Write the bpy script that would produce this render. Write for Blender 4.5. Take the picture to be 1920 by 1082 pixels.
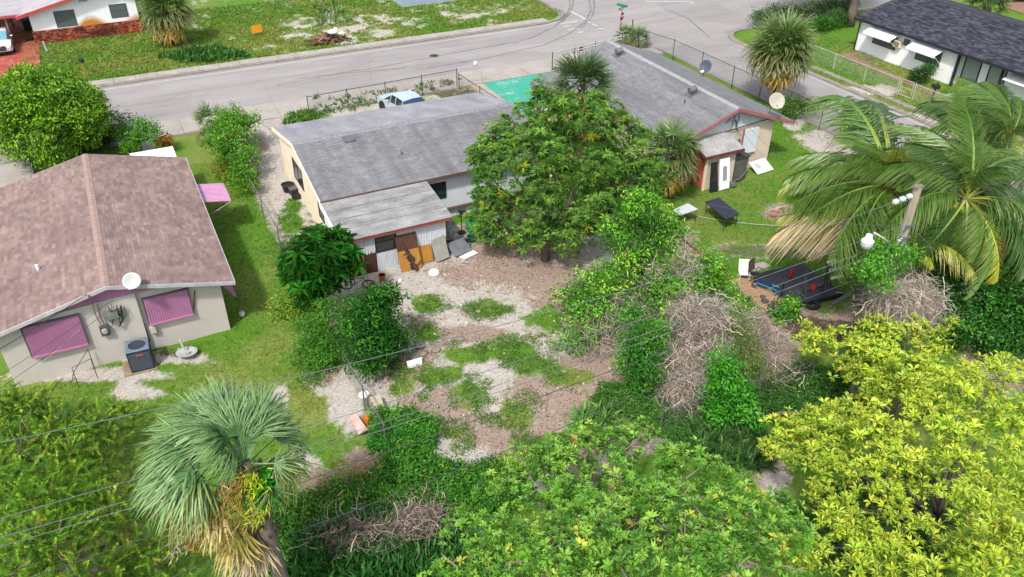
import bpy, bmesh, math, random
import numpy as np
from mathutils import Vector, Matrix
R=math.radians; PI=math.pi
random.seed(7); rng=np.random.default_rng(11)
for o in list(bpy.data.objects): bpy.data.objects.remove(o)
sc=bpy.context.scene; COL=sc.collection
# ---------------- camera, sky, sun, exposure ----------------
# world: X along the street, Y across it (away), Z up; drone at (0,0,21)
CF,CT,CR,CY,CH=1530.,R(34.0),R(-0.37),R(26.8),21.0
def cam_axes():
    c,s=math.cos(CT),math.sin(CT)
    F=np.array([math.sin(CY)*c,math.cos(CY)*c,-s]); r0=np.array([math.cos(CY),-math.sin(CY),0]); d0=np.cross(F,r0)
    r=math.cos(CR)*r0+math.sin(CR)*d0; d=-math.sin(CR)*r0+math.cos(CR)*d0
    return r,d,F
AR,AD,AF=cam_axes()
cam=bpy.data.cameras.new('camera'); cam.sensor_width=36; cam.lens=36*CF/1920; cam.clip_end=2000; cam.clip_start=.5
co=bpy.data.objects.new('camera',cam); COL.objects.link(co); sc.camera=co
m=Matrix.Identity(4)
for i in range(3):
    m[i][0]=AR[i]; m[i][1]=-AD[i]; m[i][2]=-AF[i]
m[2][3]=CH; co.matrix_world=m
SUN=Vector((-.44,-.40,.80)).normalized()
w=bpy.data.worlds.new('World'); sc.world=w; w.use_nodes=True
nt=w.node_tree; sk=nt.nodes.new('ShaderNodeTexSky'); sk.sky_type='NISHITA'; sk.sun_disc=False
sk.sun_elevation=math.asin(SUN.z); sk.sun_rotation=math.atan2(SUN.x,SUN.y); sk.air_density=1.0; sk.dust_density=2.5; sk.ozone_density=1.0
bg=nt.nodes['Background']; hs=nt.nodes.new('ShaderNodeHueSaturation'); hs.inputs['Saturation'].default_value=.42; nt.links.new(sk.outputs[0],hs.inputs['Color']); nt.links.new(hs.outputs[0],bg.inputs[0]); bg.inputs[1].default_value=.15
sl=bpy.data.lights.new('sun','SUN'); sl.energy=2.2; sl.angle=R(4); sl.color=(1,.95,.87)
so=bpy.data.objects.new('sun',sl); COL.objects.link(so); so.rotation_euler=SUN.to_track_quat('Z','Y').to_euler()
sc.view_settings.view_transform='Standard'; sc.view_settings.look='None'; sc.view_settings.gamma=1; sc.view_settings.use_curve_mapping=False
sc.view_settings.exposure=.9
sc.render.engine='CYCLES'; sc.cycles.max_bounces=6; sc.cycles.transparent_max_bounces=8
# survey helpers: where a sight line of the drone meets the ground (or a wall plane)
def ray(x,y): return AR*(x-960)/CF+AD*(y-541)/CF+AF
def G(x,y,z=0.):
    d=ray(x,y); t=(z-CH)/d[2]; return Vector((t*d[0],t*d[1],z))
def onY(x,y,Y):
    d=ray(x,y); t=Y/d[1]; return Vector((t*d[0],Y,CH+t*d[2]))
def onX(x,y,X):
    d=ray(x,y); t=X/d[0]; return Vector((X,t*d[1],CH+t*d[2]))
def seen(p,mx=0):
    q=np.array(p)-np.array([0,0,CH]); zz=q@AF
    if zz<1: return False
    u=960+CF*(q@AR)/zz; v=541+CF*(q@AD)/zz
    return -mx<u<1920+mx and -mx<v<1082+mx
# ---------------- colour / materials ----------------
LK=.66   # measured colours are of lit surfaces; this brings them down to base colours
def L(r,g,b,k=1.):
    k*=LK
    f=lambda c:(c/255/12.92 if c/255<=.04045 else ((c/255+.055)/1.055)**2.4)*k
    return (f(r),f(g),f(b),1)
def lerp(a,b,t): return tuple(a[i]*(1-t)+b[i]*t for i in range(3))+(1,)
class N:
    def __init__(s,name):
        s.m=bpy.data.materials.new(name); s.m.use_nodes=True; s.t=s.m.node_tree; s.p=s.t.nodes['Principled BSDF']; s.out=s.t.nodes['Material Output']
    def n(s,ty,**k):
        x=s.t.nodes.new(ty)
        for a,b in k.items(): setattr(x,a,b)
        return x
    def l(s,a,b): s.t.links.new(a,b)
    def coord(s): return s.n('ShaderNodeTexCoord').outputs['Object']
    def pos(s): return s.n('ShaderNodeNewGeometry').outputs['Position']
    def noise(s,scale,detail=4,rough=.6,vec=None,dist=0):
        x=s.n('ShaderNodeTexNoise'); x.inputs['Scale'].default_value=scale; x.inputs['Detail'].default_value=detail; x.inputs['Roughness'].default_value=rough; x.inputs['Distortion'].default_value=dist
        if vec is not None: s.l(vec,x.inputs['Vector'])
        return x.outputs['Fac']
    def ramp(s,fac,stops):
        x=s.n('ShaderNodeValToRGB'); e=x.color_ramp.elements
        while len(e)<len(stops): e.new(.5)
        for i,(p,c) in enumerate(stops): e[i].position=p; e[i].color=c if len(c)==4 else tuple(c)+(1,)
        s.l(fac,x.inputs[0]); return x.outputs[0]
    def rng(s,fac,a,b,c=0,d=1):
        x=s.n('ShaderNodeMapRange'); x.clamp=True
        for i,v in zip(('From Min','From Max','To Min','To Max'),(a,b,c,d)): x.inputs[i].default_value=v
        s.l(fac,x.inputs[0]); return x.outputs[0]
    def mix(s,f,a,b,mode='MIX'):
        x=s.n('ShaderNodeMix',data_type='RGBA',blend_type=mode)
        for inp,v in ((x.inputs[0],f),(x.inputs[6],a),(x.inputs[7],b)):
            if isinstance(v,(int,float)): inp.default_value=v
            elif isinstance(v,tuple): inp.default_value=v
            else: s.l(v,inp)
        return x.outputs[2]
    def math(s,op,a,b=0.):
        x=s.n('ShaderNodeMath',operation=op)
        for i,v in enumerate((a,b)):
            if isinstance(v,(int,float)): x.inputs[i].default_value=v
            else: s.l(v,x.inputs[i])
        return x.outputs[0]
    def map(s,vec,scale):
        x=s.n('ShaderNodeMapping'); x.inputs['Scale'].default_value=scale; s.l(vec,x.inputs[0]); return x.outputs[0]
    def bump(s,h,st=.3,d=.02):
        x=s.n('ShaderNodeBump'); x.inputs['Strength'].default_value=st; x.inputs['Distance'].default_value=d; s.l(h,x.inputs['Height']); s.l(x.outputs[0],s.p.inputs['Normal'])
    def fin(s,col=None,rough=.8,spec=.3,metal=0):
        if col is not None:
            if isinstance(col,tuple): s.p.inputs['Base Color'].default_value=col
            else: s.l(col,s.p.inputs['Base Color'])
        s.p.inputs['Roughness'].default_value=rough; s.p.inputs['Specular IOR Level'].default_value=spec; s.p.inputs['Metallic'].default_value=metal
        return s.m
_pm={}
def pm(name,c1,c2=None,scale=3.,rough=.8,bump=.15,metal=0,spec=.3,stretch=(1,1,1),fine=30.):
    """worn surface: two tones mixed by coarse and fine noise"""
    if name in _pm: return _pm[name]
    n=N(name); c2=c2 or tuple(x*.72 for x in c1[:3])+(1,)
    v=n.map(n.pos(),stretch)
    a=n.noise(scale,6,.65,v); b=n.noise(fine,3,.6,v)
    f=n.rng(n.math('ADD',n.math('MULTIPLY',a,.7),n.math('MULTIPLY',b,.3)),.35,.68)
    if bump: n.bump(b,bump,.01)
    _pm[name]=n.fin(n.mix(f,c1,c2),rough,spec,metal); return _pm[name]
def attr_mat(name,rough=.85,bump=.2,fine=40,amt=.35,spec=.2,scale=1.2,coarse=.25,tint=None):
    """colour from the mesh's own per-piece colour, with grain"""
    n=N(name); a=n.n('ShaderNodeAttribute',attribute_name='Col').outputs['Color']
    p=n.pos(); b=n.noise(fine,3,.6,p); c=n.noise(scale,5,.6,p)
    k=n.math('ADD',n.rng(b,.3,.7,1-amt,1+amt*.6),n.rng(c,.3,.7,-coarse,coarse))
    col=n.mix(1.,a,n.n('ShaderNodeCombineColor').outputs[0],'MULTIPLY')
    cc=[x for x in n.t.nodes if x.bl_idname=='ShaderNodeCombineColor'][0]
    for i in range(3): n.l(k,cc.inputs[i])
    if tint:
        d=n.rng(n.noise(tint[1],5,.65,n.map(p,tint[2])),tint[3],tint[4]); col=n.mix(n.math('MULTIPLY',d,tint[5]),col,tint[0])
    n.bump(b,bump,.01); return n.fin(col,rough,spec)
def leaf_mat(name,rough=.45,trans=.3,spec=.35,sat=1.):
    n=N(name); a=n.n('ShaderNodeAttribute',attribute_name='Col').outputs['Color']
    n.fin(a,rough,spec)
    t=n.n('ShaderNodeBsdfTranslucent'); g=n.mix(.5,a,(.25,.42,.02,1)); 
    n.l(n.mix(1.,g,(.9,.9,.9,1),'MULTIPLY'),t.inputs[0])
    ms=n.n('ShaderNodeMixShader'); ms.inputs[0].default_value=trans
    n.l(n.p.outputs[0],ms.inputs[1]); n.l(t.outputs[0],ms.inputs[2]); n.l(ms.outputs[0],n.out.inputs[0]); return n.m
# ---------------- mesh helpers ----------------
class B:
    def __init__(s): s.v=[]; s.f=[]
    def add(s,vs,fs):
        n=len(s.v); s.v+=[tuple(v) for v in vs]; s.f+=[tuple(i+n for i in f) for f in fs]; return s
    def slab(s,p,u,v,w):
        p,u,v,w=map(Vector,(p,u,v,w))
        return s.add([p,p+u,p+u+v,p+v,p+w,p+u+w,p+u+v+w,p+v+w],[(3,2,1,0),(4,5,6,7),(0,1,5,4),(1,2,6,5),(2,3,7,6),(3,0,4,7)])
    def box(s,x0,y0,z0,x1,y1,z1): return s.slab((x0,y0,z0),(x1-x0,0,0),(0,y1-y0,0),(0,0,z1-z0))
    def obox(s,c,sz,rz=0):
        c=Vector(c); a=Vector((math.cos(rz),math.sin(rz),0)); b=Vector((-math.sin(rz),math.cos(rz),0))
        return s.slab(c-a*sz[0]/2-b*sz[1]/2,a*sz[0],b*sz[1],(0,0,sz[2]))
    def tube(s,pts,r,n=6,cap=True):
        pts=[Vector(p) for p in pts]; k=len(pts); rs=r if isinstance(r,(list,tuple)) else [r]*k
        vs=[];ref=None
        for i,p in enumerate(pts):
            t=(pts[min(i+1,k-1)]-pts[max(i-1,0)])
            t=t.normalized() if t.length>1e-9 else Vector((0,0,1))
            if ref is None: ref=t.orthogonal().normalized()
            a=(ref-t*ref.dot(t)); a=a.normalized() if a.length>1e-6 else t.orthogonal().normalized(); ref=a; b=t.cross(a)
            vs+=[p+(a*math.cos(2*PI*j/n)+b*math.sin(2*PI*j/n))*rs[i] for j in range(n)]
        fs=[(i*n+j,i*n+(j+1)%n,(i+1)*n+(j+1)%n,(i+1)*n+j) for i in range(k-1) for j in range(n)]
        if cap: fs+=[tuple(range(n-1,-1,-1)),tuple((k-1)*n+j for j in range(n))]
        return s.add(vs,fs)
    def lathe(s,prof,n=16,c=(0,0,0),mat=None):
        c=Vector(c); vs=[]
        for r,z in prof:
            for j in range(n):
                q=Vector((r*math.cos(2*PI*j/n),r*math.sin(2*PI*j/n),z))
                vs.append((mat@q if mat else q)+c)
        k=len(prof); fs=[(i*n+j,i*n+(j+1)%n,(i+1)*n+(j+1)%n,(i+1)*n+j) for i in range(k-1) for j in range(n)]
        if prof[0][0]>1e-4: fs.append(tuple(range(n-1,-1,-1)))
        if prof[-1][0]>1e-4: fs.append(tuple((k-1)*n+j for j in range(n)))
        return s.add(vs,fs)
    def prism(s,poly,d):
        """closed planar 3D polygon extruded by vector d"""
        poly=[Vector(p) for p in poly]; d=Vector(d); n=len(poly)
        return s.add(poly+[p+d for p in poly],[tuple(range(n-1,-1,-1)),tuple(range(n,2*n))]+[(i,(i+1)%n,n+(i+1)%n,n+i) for i in range(n)])
    def ball(s,c,r,n=8,m=6):
        rx,ry,rz=r if isinstance(r,(tuple,list)) else (r,r,r); c=Vector(c); vs=[c+Vector((0,0,-rz))]
        for i in range(1,m):
            a=-PI/2+PI*i/m
            vs+=[c+Vector((rx*math.cos(a)*math.cos(2*PI*j/n),ry*math.cos(a)*math.sin(2*PI*j/n),rz*math.sin(a))) for j in range(n)]
        vs.append(c+Vector((0,0,rz))); fs=[(0,1+(j+1)%n,1+j) for j in range(n)]
        for i in range(m-2): fs+=[(1+i*n+j,1+i*n+(j+1)%n,1+(i+1)*n+(j+1)%n,1+(i+1)*n+j) for j in range(n)]
        t=len(vs)-1; fs+=[(1+(m-2)*n+j,1+(m-2)*n+(j+1)%n,t) for j in range(n)]
        return s.add(vs,fs)
    def ring(s,c,r,t,ax=Vector((0,1,0)),n=20,k=6):
        ax=Vector(ax).normalized(); a=ax.orthogonal().normalized(); b=ax.cross(a); c=Vector(c); vs=[]
        for i in range(n):
            e=a*math.cos(2*PI*i/n)+b*math.sin(2*PI*i/n)
            vs+=[c+e*(r+t*math.cos(2*PI*j/k))+ax*t*math.sin(2*PI*j/k) for j in range(k)]
        return s.add(vs,[(i*k+j,((i+1)%n)*k+j,((i+1)%n)*k+(j+1)%k,i*k+(j+1)%k) for i in range(n) for j in range(k)])
def link(name,me,parent=None,loc=None):
    o=bpy.data.objects.new(name,me); COL.objects.link(o)
    if parent is not None: o.parent=parent
    if loc is not None: o.location=loc
    return o
def wloc(o):
    p=Vector((0,0,0)); 
    while o is not None: p+=o.location; o=o.parent
    return p
def mk(name,b,mat,parent=None,smooth=False,world=True,cols=None):
    """one mesh object; world=True: b is in world coordinates and parent chain is unrotated"""
    off=wloc(parent) if (parent is not None and world) else Vector((0,0,0))
    me=bpy.data.meshes.new(name); me.from_pydata([(v[0]-off.x,v[1]-off.y,v[2]-off.z) for v in b.v],[],b.f)
    bm=bmesh.new(); bm.from_mesh(me); bmesh.ops.recalc_face_normals(bm,faces=bm.faces); bm.to_mesh(me); bm.free()
    if smooth:
        for p in me.polygons: p.use_smooth=True
    if cols is not None:
        at=me.color_attributes.new('Col','FLOAT_COLOR','POINT'); at.data.foreach_set('color',np.array(cols,dtype=np.float32).ravel())
    me.materials.append(mat); return link(name,me,parent)
def npmesh(name,V,F,mat,parent=None,C=None,world=True,smooth=False):
    off=np.array(wloc(parent)) if (parent is not None and world) else np.zeros(3)
    V=np.asarray(V,dtype=np.float32)-off.astype(np.float32); F=np.asarray(F,dtype=np.int32); me=bpy.data.meshes.new(name)
    me.vertices.add(len(V)); me.vertices.foreach_set('co',V.ravel()); k=F.shape[1]
    me.loops.add(F.size); me.loops.foreach_set('vertex_index',F.ravel()); me.polygons.add(len(F))
    me.polygons.foreach_set('loop_start',np.arange(0,F.size,k,dtype=np.int32))
    me.polygons.foreach_set('use_smooth',np.full(len(F),bool(smooth)))
    me.update(calc_edges=True)
    if C is not None:
        C=np.asarray(C,dtype=np.float32)
        if C.shape[1]==3: C=np.concatenate([C,np.ones((len(C),1),np.float32)],1)
        at=me.color_attributes.new('Col','FLOAT_COLOR','POINT'); at.data.foreach_set('color',C.ravel())
    me.materials.append(mat); return link(name,me,parent)
def tag(o,label=None,cat=None,group=None,kind=None):
    if label: o['label']=label
    if cat: o['category']=cat
    if group: o['group']=group
    if kind: o['kind']=kind
    return o
def thing(name,label,cat,loc=(0,0,0),rz=0,group=None):
    o=bpy.data.objects.new(name,None); COL.objects.link(o); o.location=loc; o.rotation_euler=(0,0,rz); o.empty_display_size=.3
    return tag(o,label,cat,group)
def struct(name,b,mat,parent=None,**k):
    o=mk(name,b,mat,parent,**k); 
    if parent is None: o['kind']='structure'
    return o
# value noise for ground masks
_tab=np.random.default_rng(3).random((256,256))
def vn(x,y,s=1.):
    x=np.asarray(x)/s; y=np.asarray(y)/s; xi=np.floor(x).astype(int); yi=np.floor(y).astype(int); fx=x-xi; fy=y-yi
    fx=fx*fx*(3-2*fx); fy=fy*fy*(3-2*fy); t=lambda a,b:_tab[a%256,b%256]
    return (t(xi,yi)*(1-fx)+t(xi+1,yi)*fx)*(1-fy)+(t(xi,yi+1)*(1-fx)+t(xi+1,yi+1)*fx)*fy
def fbm(x,y,s=1.): return .5*vn(x,y,s)+.28*vn(x+37,y+11,s/2.1)+.15*vn(x+5,y+71,s/4.3)+.07*vn(x+9,y+3,s/9)
def text(s,parent,loc,size,mat,rot=(R(90),0,0),name='lettering'):
    cu=bpy.data.curves.new(name,'FONT'); cu.body=s; cu.size=size; cu.extrude=.004; cu.align_x='CENTER'; cu.align_y='CENTER'; tmp=bpy.data.objects.new('tmp',cu); COL.objects.link(tmp); bpy.context.view_layer.update(); dg=bpy.context.evaluated_depsgraph_get(); me=bpy.data.meshes.new_from_object(tmp.evaluated_get(dg)); bpy.data.objects.remove(tmp); me.materials.clear(); me.materials.append(mat); o=link(name,me,parent,loc); o.rotation_euler=rot; return o
# ================= ground =================
def uv(x,y,z=0):
    qx,qy,qz=x,y,z-CH; zz=np.maximum(qx*AF[0]+qy*AF[1]+qz*AF[2],1.)
    return 960+CF*(qx*AR[0]+qy*AR[1]+qz*AR[2])/zz, 541+CF*(qx*AD[0]+qy*AD[1]+qz*AD[2])/zz
# surveyed patches of bare sand (s), leaf litter (l), grass (g), dark soil (d): sight-line centre and half-extents
PATCH=[('s',760,560,110,30),('s',745,640,30,45),('s',900,690,70,24),('s',855,850,52,26),('s',925,742,34,22),('s',1035,650,60,22),('s',950,600,60,14),('s',850,600,40,14),('s',700,520,120,16),
 ('l',1000,510,150,38),('l',1070,560,90,30),('l',1080,770,95,34),('l',980,810,80,34),('l',880,625,60,18),('l',780,680,40,40),('l',820,770,70,40),('l',1180,430,60,90),('l',940,470,70,30),('l',1240,470,60,45),('l',1010,740,70,40),('l',1130,700,80,50),('l',900,800,60,30),
 ('g',800,570,26,16),('g',918,578,32,16),('g',802,622,22,14),('g',872,665,44,20),('g',962,662,50,24),('g',820,700,50,20),('g',885,740,34,22),('g',970,770,34,26),('g',848,808,24,12),('g',1000,828,26,12),('g',758,722,24,20),('g',1066,706,46,14),('g',1030,600,50,26),('g',1000,690,40,16),('g',1240,760,120,40),('g',740,800,60,30),
 ('s',515,300,26,70),('s',550,410,34,70),('s',490,250,20,30),('g',550,385,16,12),('g',545,418,26,20),('g',535,470,18,26),('g',470,330,14,10),('l',480,275,30,24),
 ('s',180,702,150,12),('s',310,672,90,10),('s',250,735,40,14),('d',330,660,40,10),
 ('s',1560,262,60,24),('s',1620,300,60,20),('s',1490,228,20,14),('l',1470,400,40,18),('s',1470,395,24,8),('d',1420,470,120,16),
 ('l',1580,610,110,30),('d',1540,620,80,26),('l',1440,640,60,60),('l',1890,690,80,50),('s',1885,680,30,14),('l',1440,890,46,34),('s',1455,910,24,34),('l',1330,820,60,24),
 ('s',620,55,60,22),('s',560,65,30,10),('s',700,40,40,12),('s',780,40,30,10),('s',880,20,50,10),('s',690,60,50,14),
 ('s',650,770,28,34),('s',640,720,40,26),('l',600,900,70,22),('s',520,760,20,40),('s',560,860,40,14),('l',600,700,30,20),('d',520,880,40,20),('l',680,860,30,20),
 ('s',640,210,18,10),('s',745,205,60,16),('d',850,175,60,14),('s',690,220,40,10),
 ('s',1640,170,50,10),('s',1720,220,60,10),('d',1620,110,60,8)]
def ground_w(x,y):
    x=np.asarray(x,float); y=np.asarray(y,float); n1=fbm(x,y,2.2); n2=fbm(x+50,y+20,.7)
    g=np.ones_like(x)*.95; l=np.zeros_like(x); d=np.zeros_like(x)
    box=lambda x0,x1,y0,y1,s=.5: np.clip(1-np.maximum(np.maximum(x0-x,x-x1),np.maximum(y0-y,y-y1))/s-.0,0,1)
    mid=np.clip(box(5.9,20.3,16.6,34,.6)+ (n2-.5)*.6,0,1)*(box(5.9,20.3,16.6,34,.6)>0)
    g=g*(1-mid)+mid*(.18+.5*(n1-.45)); l=l*(1-mid)+mid*np.clip(.42+3.2*(fbm(x+9,y+60,2.0)-.5),0,1)
    side=box(5.5,8,34,52,.3); g=g*(1-side*.75); l=np.maximum(l,side*.3)
    u,v=uv(x,y); lush=np.clip((fbm(x+3,y+8,3.2)-.17)*2.3,0,1)
    fro=box(5.5,24,45,52.5,.5); g=g-fro*.35*n1*2
    for c,px,py,rx,ry in PATCH:
        e=np.sqrt(((u-px)/rx)**2+((v-py)/ry)**2)+(n2-.5)*1.0+(n1-.5)*.7
        k=np.clip((1.45-e)/.9,0,1); k=k*k*(3-2*k)
        if c=='s': g=g*(1-k*.95); l=l*(1-k*.9)
        elif c=='l': l=np.maximum(l,k*.95); g=g*(1-k*.8)
        elif c=='g': g=np.maximum(g,k*.95)
        else: d=np.maximum(d,k*.9); g=g*(1-.5*k)
    far=box(4,37,65.4,90,.3); g=np.maximum(g,far*.62); g=g-far*np.clip((fbm(x,y,1.1)-.5)*4,0,1)*.5
    return np.clip(g,0,1),np.clip(l,0,1),np.clip(d,0,1),lush
HARD=[(-200,300,52.7,65.3),(40.3,47.5,-100,56),(38.9,52,64,140),(24.0,28.6,45,52.8),(7.9,10.4,50.4,53),(-30,-3.1,43.6,53)]
def hard(x,y):
    h=np.zeros(np.shape(x),bool)
    for a,b,c,d in HARD: h|=(x>a-.3)&(x<b+.3)&(y>c-.3)&(y<d+.3)
    return h
gx=np.concatenate([[-600,-300,-150,-80,-50,-35,-25,-18],np.arange(-14,62,.2),[65,70,80,95,120,160,260,420,700]])
gy=np.concatenate([[-400,-150,-60,-25,-8,0,3],np.arange(5,82,.2),[85,90,100,115,140,180,260,420,800]])
GX,GY=np.meshgrid(gx,gy); fxg,fyg=GX.ravel(),GY.ravel()
gw=ground_w(fxg,fyg); gz=(fbm(fxg,fyg,1.6)-.5)*.09+(vn(fxg,fyg,.45)-.5)*.03-.03
gz=np.where(hard(fxg,fyg),-.06,gz); gz[(abs(fxg)>62)|(fyg>84)]=-.06
nx,ny=len(gx),len(gy); ii=np.arange((ny-1)*nx).reshape(ny-1,nx)[:,:-1].ravel()
n=N('ground_soil_grass'); a=n.n('ShaderNodeAttribute',attribute_name='Col'); sp=n.n('ShaderNodeSeparateColor'); n.l(a.outputs['Color'],sp.inputs[0]); lush_o=a.outputs['Alpha']
p=n.pos(); f1=n.noise(9,6,.7,p); f2=n.noise(38,4,.65,p); f3=n.noise(1.1,5,.6,p); f4=n.noise(3.3,5,.65,p)
f5=n.noise(16,5,.7,p)
sand=n.mix(n.rng(f2,.3,.75),L(196,188,180,.95),L(228,221,214,1.)); sand=n.mix(n.rng(f1,.42,.72,0,.6),sand,L(130,112,98,.9))
sand=n.mix(n.rng(f4,.5,.72,0,.5),sand,L(176,158,146,.9))
lit=n.mix(n.rng(n.noise(26,3,.75,p,1.5),.32,.68),L(118,97,87,1.),L(206,186,172,1.05)); lit=n.mix(n.rng(f4,.4,.65,0,.6),lit,L(158,130,117,1.)); lit=n.mix(n.rng(f5,.5,.7,0,.5),lit,L(176,164,152,.85))
gr=n.mix(n.rng(f2,.3,.7),L(60,98,24,1.1),L(104,152,44,1.2)); gr2=n.mix(n.rng(f1,.3,.7),L(98,122,48,1.1),L(146,154,82,1.1)); gr=n.mix(n.rng(n.math('ADD',n.math('MULTIPLY',lush_o,.7),n.math('MULTIPLY',f4,.5)),.4,.9),gr2,gr)
gr=n.mix(n.rng(f5,.52,.75,0,.4),gr,L(156,144,114,.9))
dk=n.mix(n.rng(f1,.3,.7),L(62,52,42),L(112,98,84))
nA=n.noise(1.3,8,.72,p,.3); nB=n.noise(4.6,6,.7,p,.4); nC=n.noise(17,4,.7,p)
sub_=lambda x,k: n.math('MULTIPLY',n.math('SUBTRACT',x,.5),k)
jit=n.math('ADD',n.math('ADD',sub_(nA,1.7),sub_(nB,1.5)),sub_(nC,1.1)); jit2=n.math('ADD',n.math('ADD',sub_(nA,-1.5),sub_(nB,1.7)),sub_(f5,1.2))
base=n.mix(n.rng(n.math('ADD',sp.outputs[1],jit2),.28,.74),sand,lit)
base=n.mix(n.rng(n.math('ADD',sp.outputs[2],jit),.42,.8),base,dk)
base=n.mix(n.rng(n.math('ADD',sp.outputs[0],jit),.28,.7),base,gr)
n.bump(n.math('ADD',f2,f1),.5,.04); GM=n.fin(base,.95,.1)
gnd=npmesh('ground',np.stack([fxg,fyg,gz],1),np.stack([ii,ii+1,ii+nx+1,ii+nx],1),GM,None,np.stack([gw[0],gw[1],gw[2],gw[3]],1),smooth=True); gnd['kind']='structure'
# ================= streets =================
n=N('old_asphalt'); p=n.pos(); a1=n.noise(.35,6,.65,n.map(p,(.25,1,1))); a2=n.noise(45,3,.7,p); a3=n.noise(2.2,6,.7,p)
c=n.mix(n.rng(a1,.35,.65),L(172,166,166,.86),L(192,187,186,.86)); c=n.mix(n.rng(a2,.3,.7,0,.3),c,L(140,135,134)); c=n.mix(n.rng(a3,.55,.72,0,.3),c,L(150,145,146))
a4=n.noise(.8,4,.6,n.map(p,(.12,1.4,1)),.4); c=n.mix(n.rng(a4,.5,.7,0,.4),c,L(150,144,144,.86)); a5=n.noise(.11,2,.4,p); c=n.mix(n.rng(a5,.53,.56,0,.16),c,L(126,122,124,.86))
vo=n.n('ShaderNodeTexVoronoi',feature='DISTANCE_TO_EDGE'); vo.inputs['Scale'].default_value=.22; n.l(n.mix(.25,p,n.n('ShaderNodeTexNoise').outputs['Color']),vo.inputs['Vector'])
c=n.mix(n.rng(vo.outputs['Distance'],.0,.006,.35,0),c,L(110,105,104)); n.bump(a2,.25,.01); ASPH=n.fin(c,.9,.2)
def arc(cx,cy,r,a0,a1,k=10): return [(cx+r*math.cos(R(a0+(a1-a0)*i/k)),cy+r*math.sin(R(a0+(a1-a0)*i/k))) for i in range(k+1)]
out=[(-200,55.6)]+arc(38.6,53.7,1.9,90,0)+[(40.5,-60),(47.25,-60)]+arc(50.4,52.2,3.15,180,90)+[(300,55.35),(300,71),(66,71)]+arc(54,75,4,-90,-180)+[(50,150),(38.4,150)]+arc(35.4,67.6,3,0,-75)+[(-200,63.9)]
road=B().prism([(x,y,-.05) for x,y in out],(0,0,.06)); struct('road',road,ASPH)
CONC=pm('worn_concrete',L(206,200,192,.85),L(168,160,150,.85),1.1,.92,.2,fine=22); CONC2=pm('pale_concrete',L(216,208,202,.74),L(188,178,170,.74),.8,.92,.2,fine=18)
KERB=pm('kerb_concrete',L(190,182,172,.8),L(140,132,122,.8),2,.92,.2)
def slabs(parent,x0,x1,y0,y1,z,step,mat,along='x'):
    a,b=(x0,x1) if along=='x' else (y0,y1); t=a
    while t<b-.05:
        e=min(t+step,b); dz=random.uniform(-.012,.012)
        bb=B().box(t+.018,y0,-.05,e-.018,y1,z+dz) if along=='x' else B().box(x0,t+.018,-.05,x1,e-.018,z+dz)
        mk('slab',bb,mat,parent); t=e
wk=struct('sidewalk',B().box(-30,52.72,-.06,40.2,55.58,.03),KERB); slabs(wk,-3,40.2,52.7,54.3,.07,1.55,CONC2)
slabs(wk,-3,38,54.34,55.55,.05,3.1,CONC2)
fw=struct('far_sidewalk',B().box(-30,64.2,-.06,36,65.35,.08),KERB); slabs(fw,-3,36,64.3,65.3,.12,1.5,CONC)
struct('kerb',B().prism([(x,y,-.05) for x,y in [(-30,63.9),(35.6,63.92)]+arc(35.4,67.6,3.55,-75,-5)[1:]+arc(35.4,67.6,3.25,-5,-75)+[(35.6,64.15),(-30,64.15)]],(0,0,.17)),KERB)
struct('side_street_kerb',B().prism([(x,y,-.05) for x,y in [(47.2,-40)]+arc(50.4,52.2,3.2,180,90)+[(75,55.4),(75,55.1)]+arc(50.4,52.2,2.75,90,180)+[(47.55,-40)]],(0,0,.15)),KERB)
struct('broken_edging',B().box(48.45,20,-.05,48.95,45,.07),pm('crumbled_concrete',L(196,190,176,.8),L(120,116,96,.8),3,.95,.5,fine=14))
DIRT=pm('brick_dust_path',L(186,150,126,.8),L(136,110,88,.8),2,.95,.5,fine=14)
struct('path',B().prism([(x,y,-.05) for x,y in [(52.2,35),(53.1,35),(53.0,40),(53.5,45.5),(55,45.7),(55,46.2),(52.7,46.3),(52.2,40)]],(0,0,.075)),DIRT)
# paint on the road
PAINT=pm('road_paint',L(232,230,226,.8),L(196,192,190,.8),3,.85,0,fine=30)
YEL=pm('faded_yellow_paint',L(206,192,158,.85),L(186,180,172,.85),1.2,.9,0,fine=30)
def strip(pts,wd,z=.014,th=.004):
    b=B(); pts=[Vector((x,y,z)) for x,y in pts]; V=[]
    for i,p in enumerate(pts):
        t=(pts[min(i+1,len(pts)-1)]-pts[max(i-1,0)]).normalized(); s=Vector((-t.y,t.x,0))*wd/2; V+=[p-s,p+s]
    return b.add(V,[(2*i,2*i+1,2*i+3,2*i+2) for i in range(len(pts)-1)])
struct('edge_line',strip([(-30,63.35),(20,63.35),(35,63.5),(36.6,64.1)],.16),PAINT)
b=B()
for i in range(24): 
    q=strip([(-3+i*1.1,59.6),(-2.3+i*1.1,59.6)],.1); b.add(q.v,q.f)
struct('centre_line',b,YEL)
struct('side_street_edge_line',strip([(46.9,-30),(46.9,50),(47.3,53)],.1),PAINT)
b=B()
for px,py,qx,qy,wd in [(1071,22,1100,37,.3),(1050,45,1083,40,.25),(1055,50,1070,48,.25),(1064,56,1085,53,.25),(1083,61,1094,60,.25),(1120,54,1132,54,.25),(1110,45,1120,49,.22),(1205,60,1221,66,.4),(1102,40,1106,43,.2),(1153,65,1160,66,.2)]:
    q=strip([tuple(G(px,py)[:2]),tuple(G(qx,qy)[:2])],wd); b.add(q.v,q.f)
struct('stop_marking',b,PAINT)
b=B()
for px,py,qx,qy,wd in [(1210,3,1300,3,.3),(1300,3,1296,8,.2)]:
    q=strip([tuple(G(px,py)[:2]),tuple(G(qx,qy)[:2])],wd); b.add(q.v,q.f)
struct('far_edge_line',b,PAINT)
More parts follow.
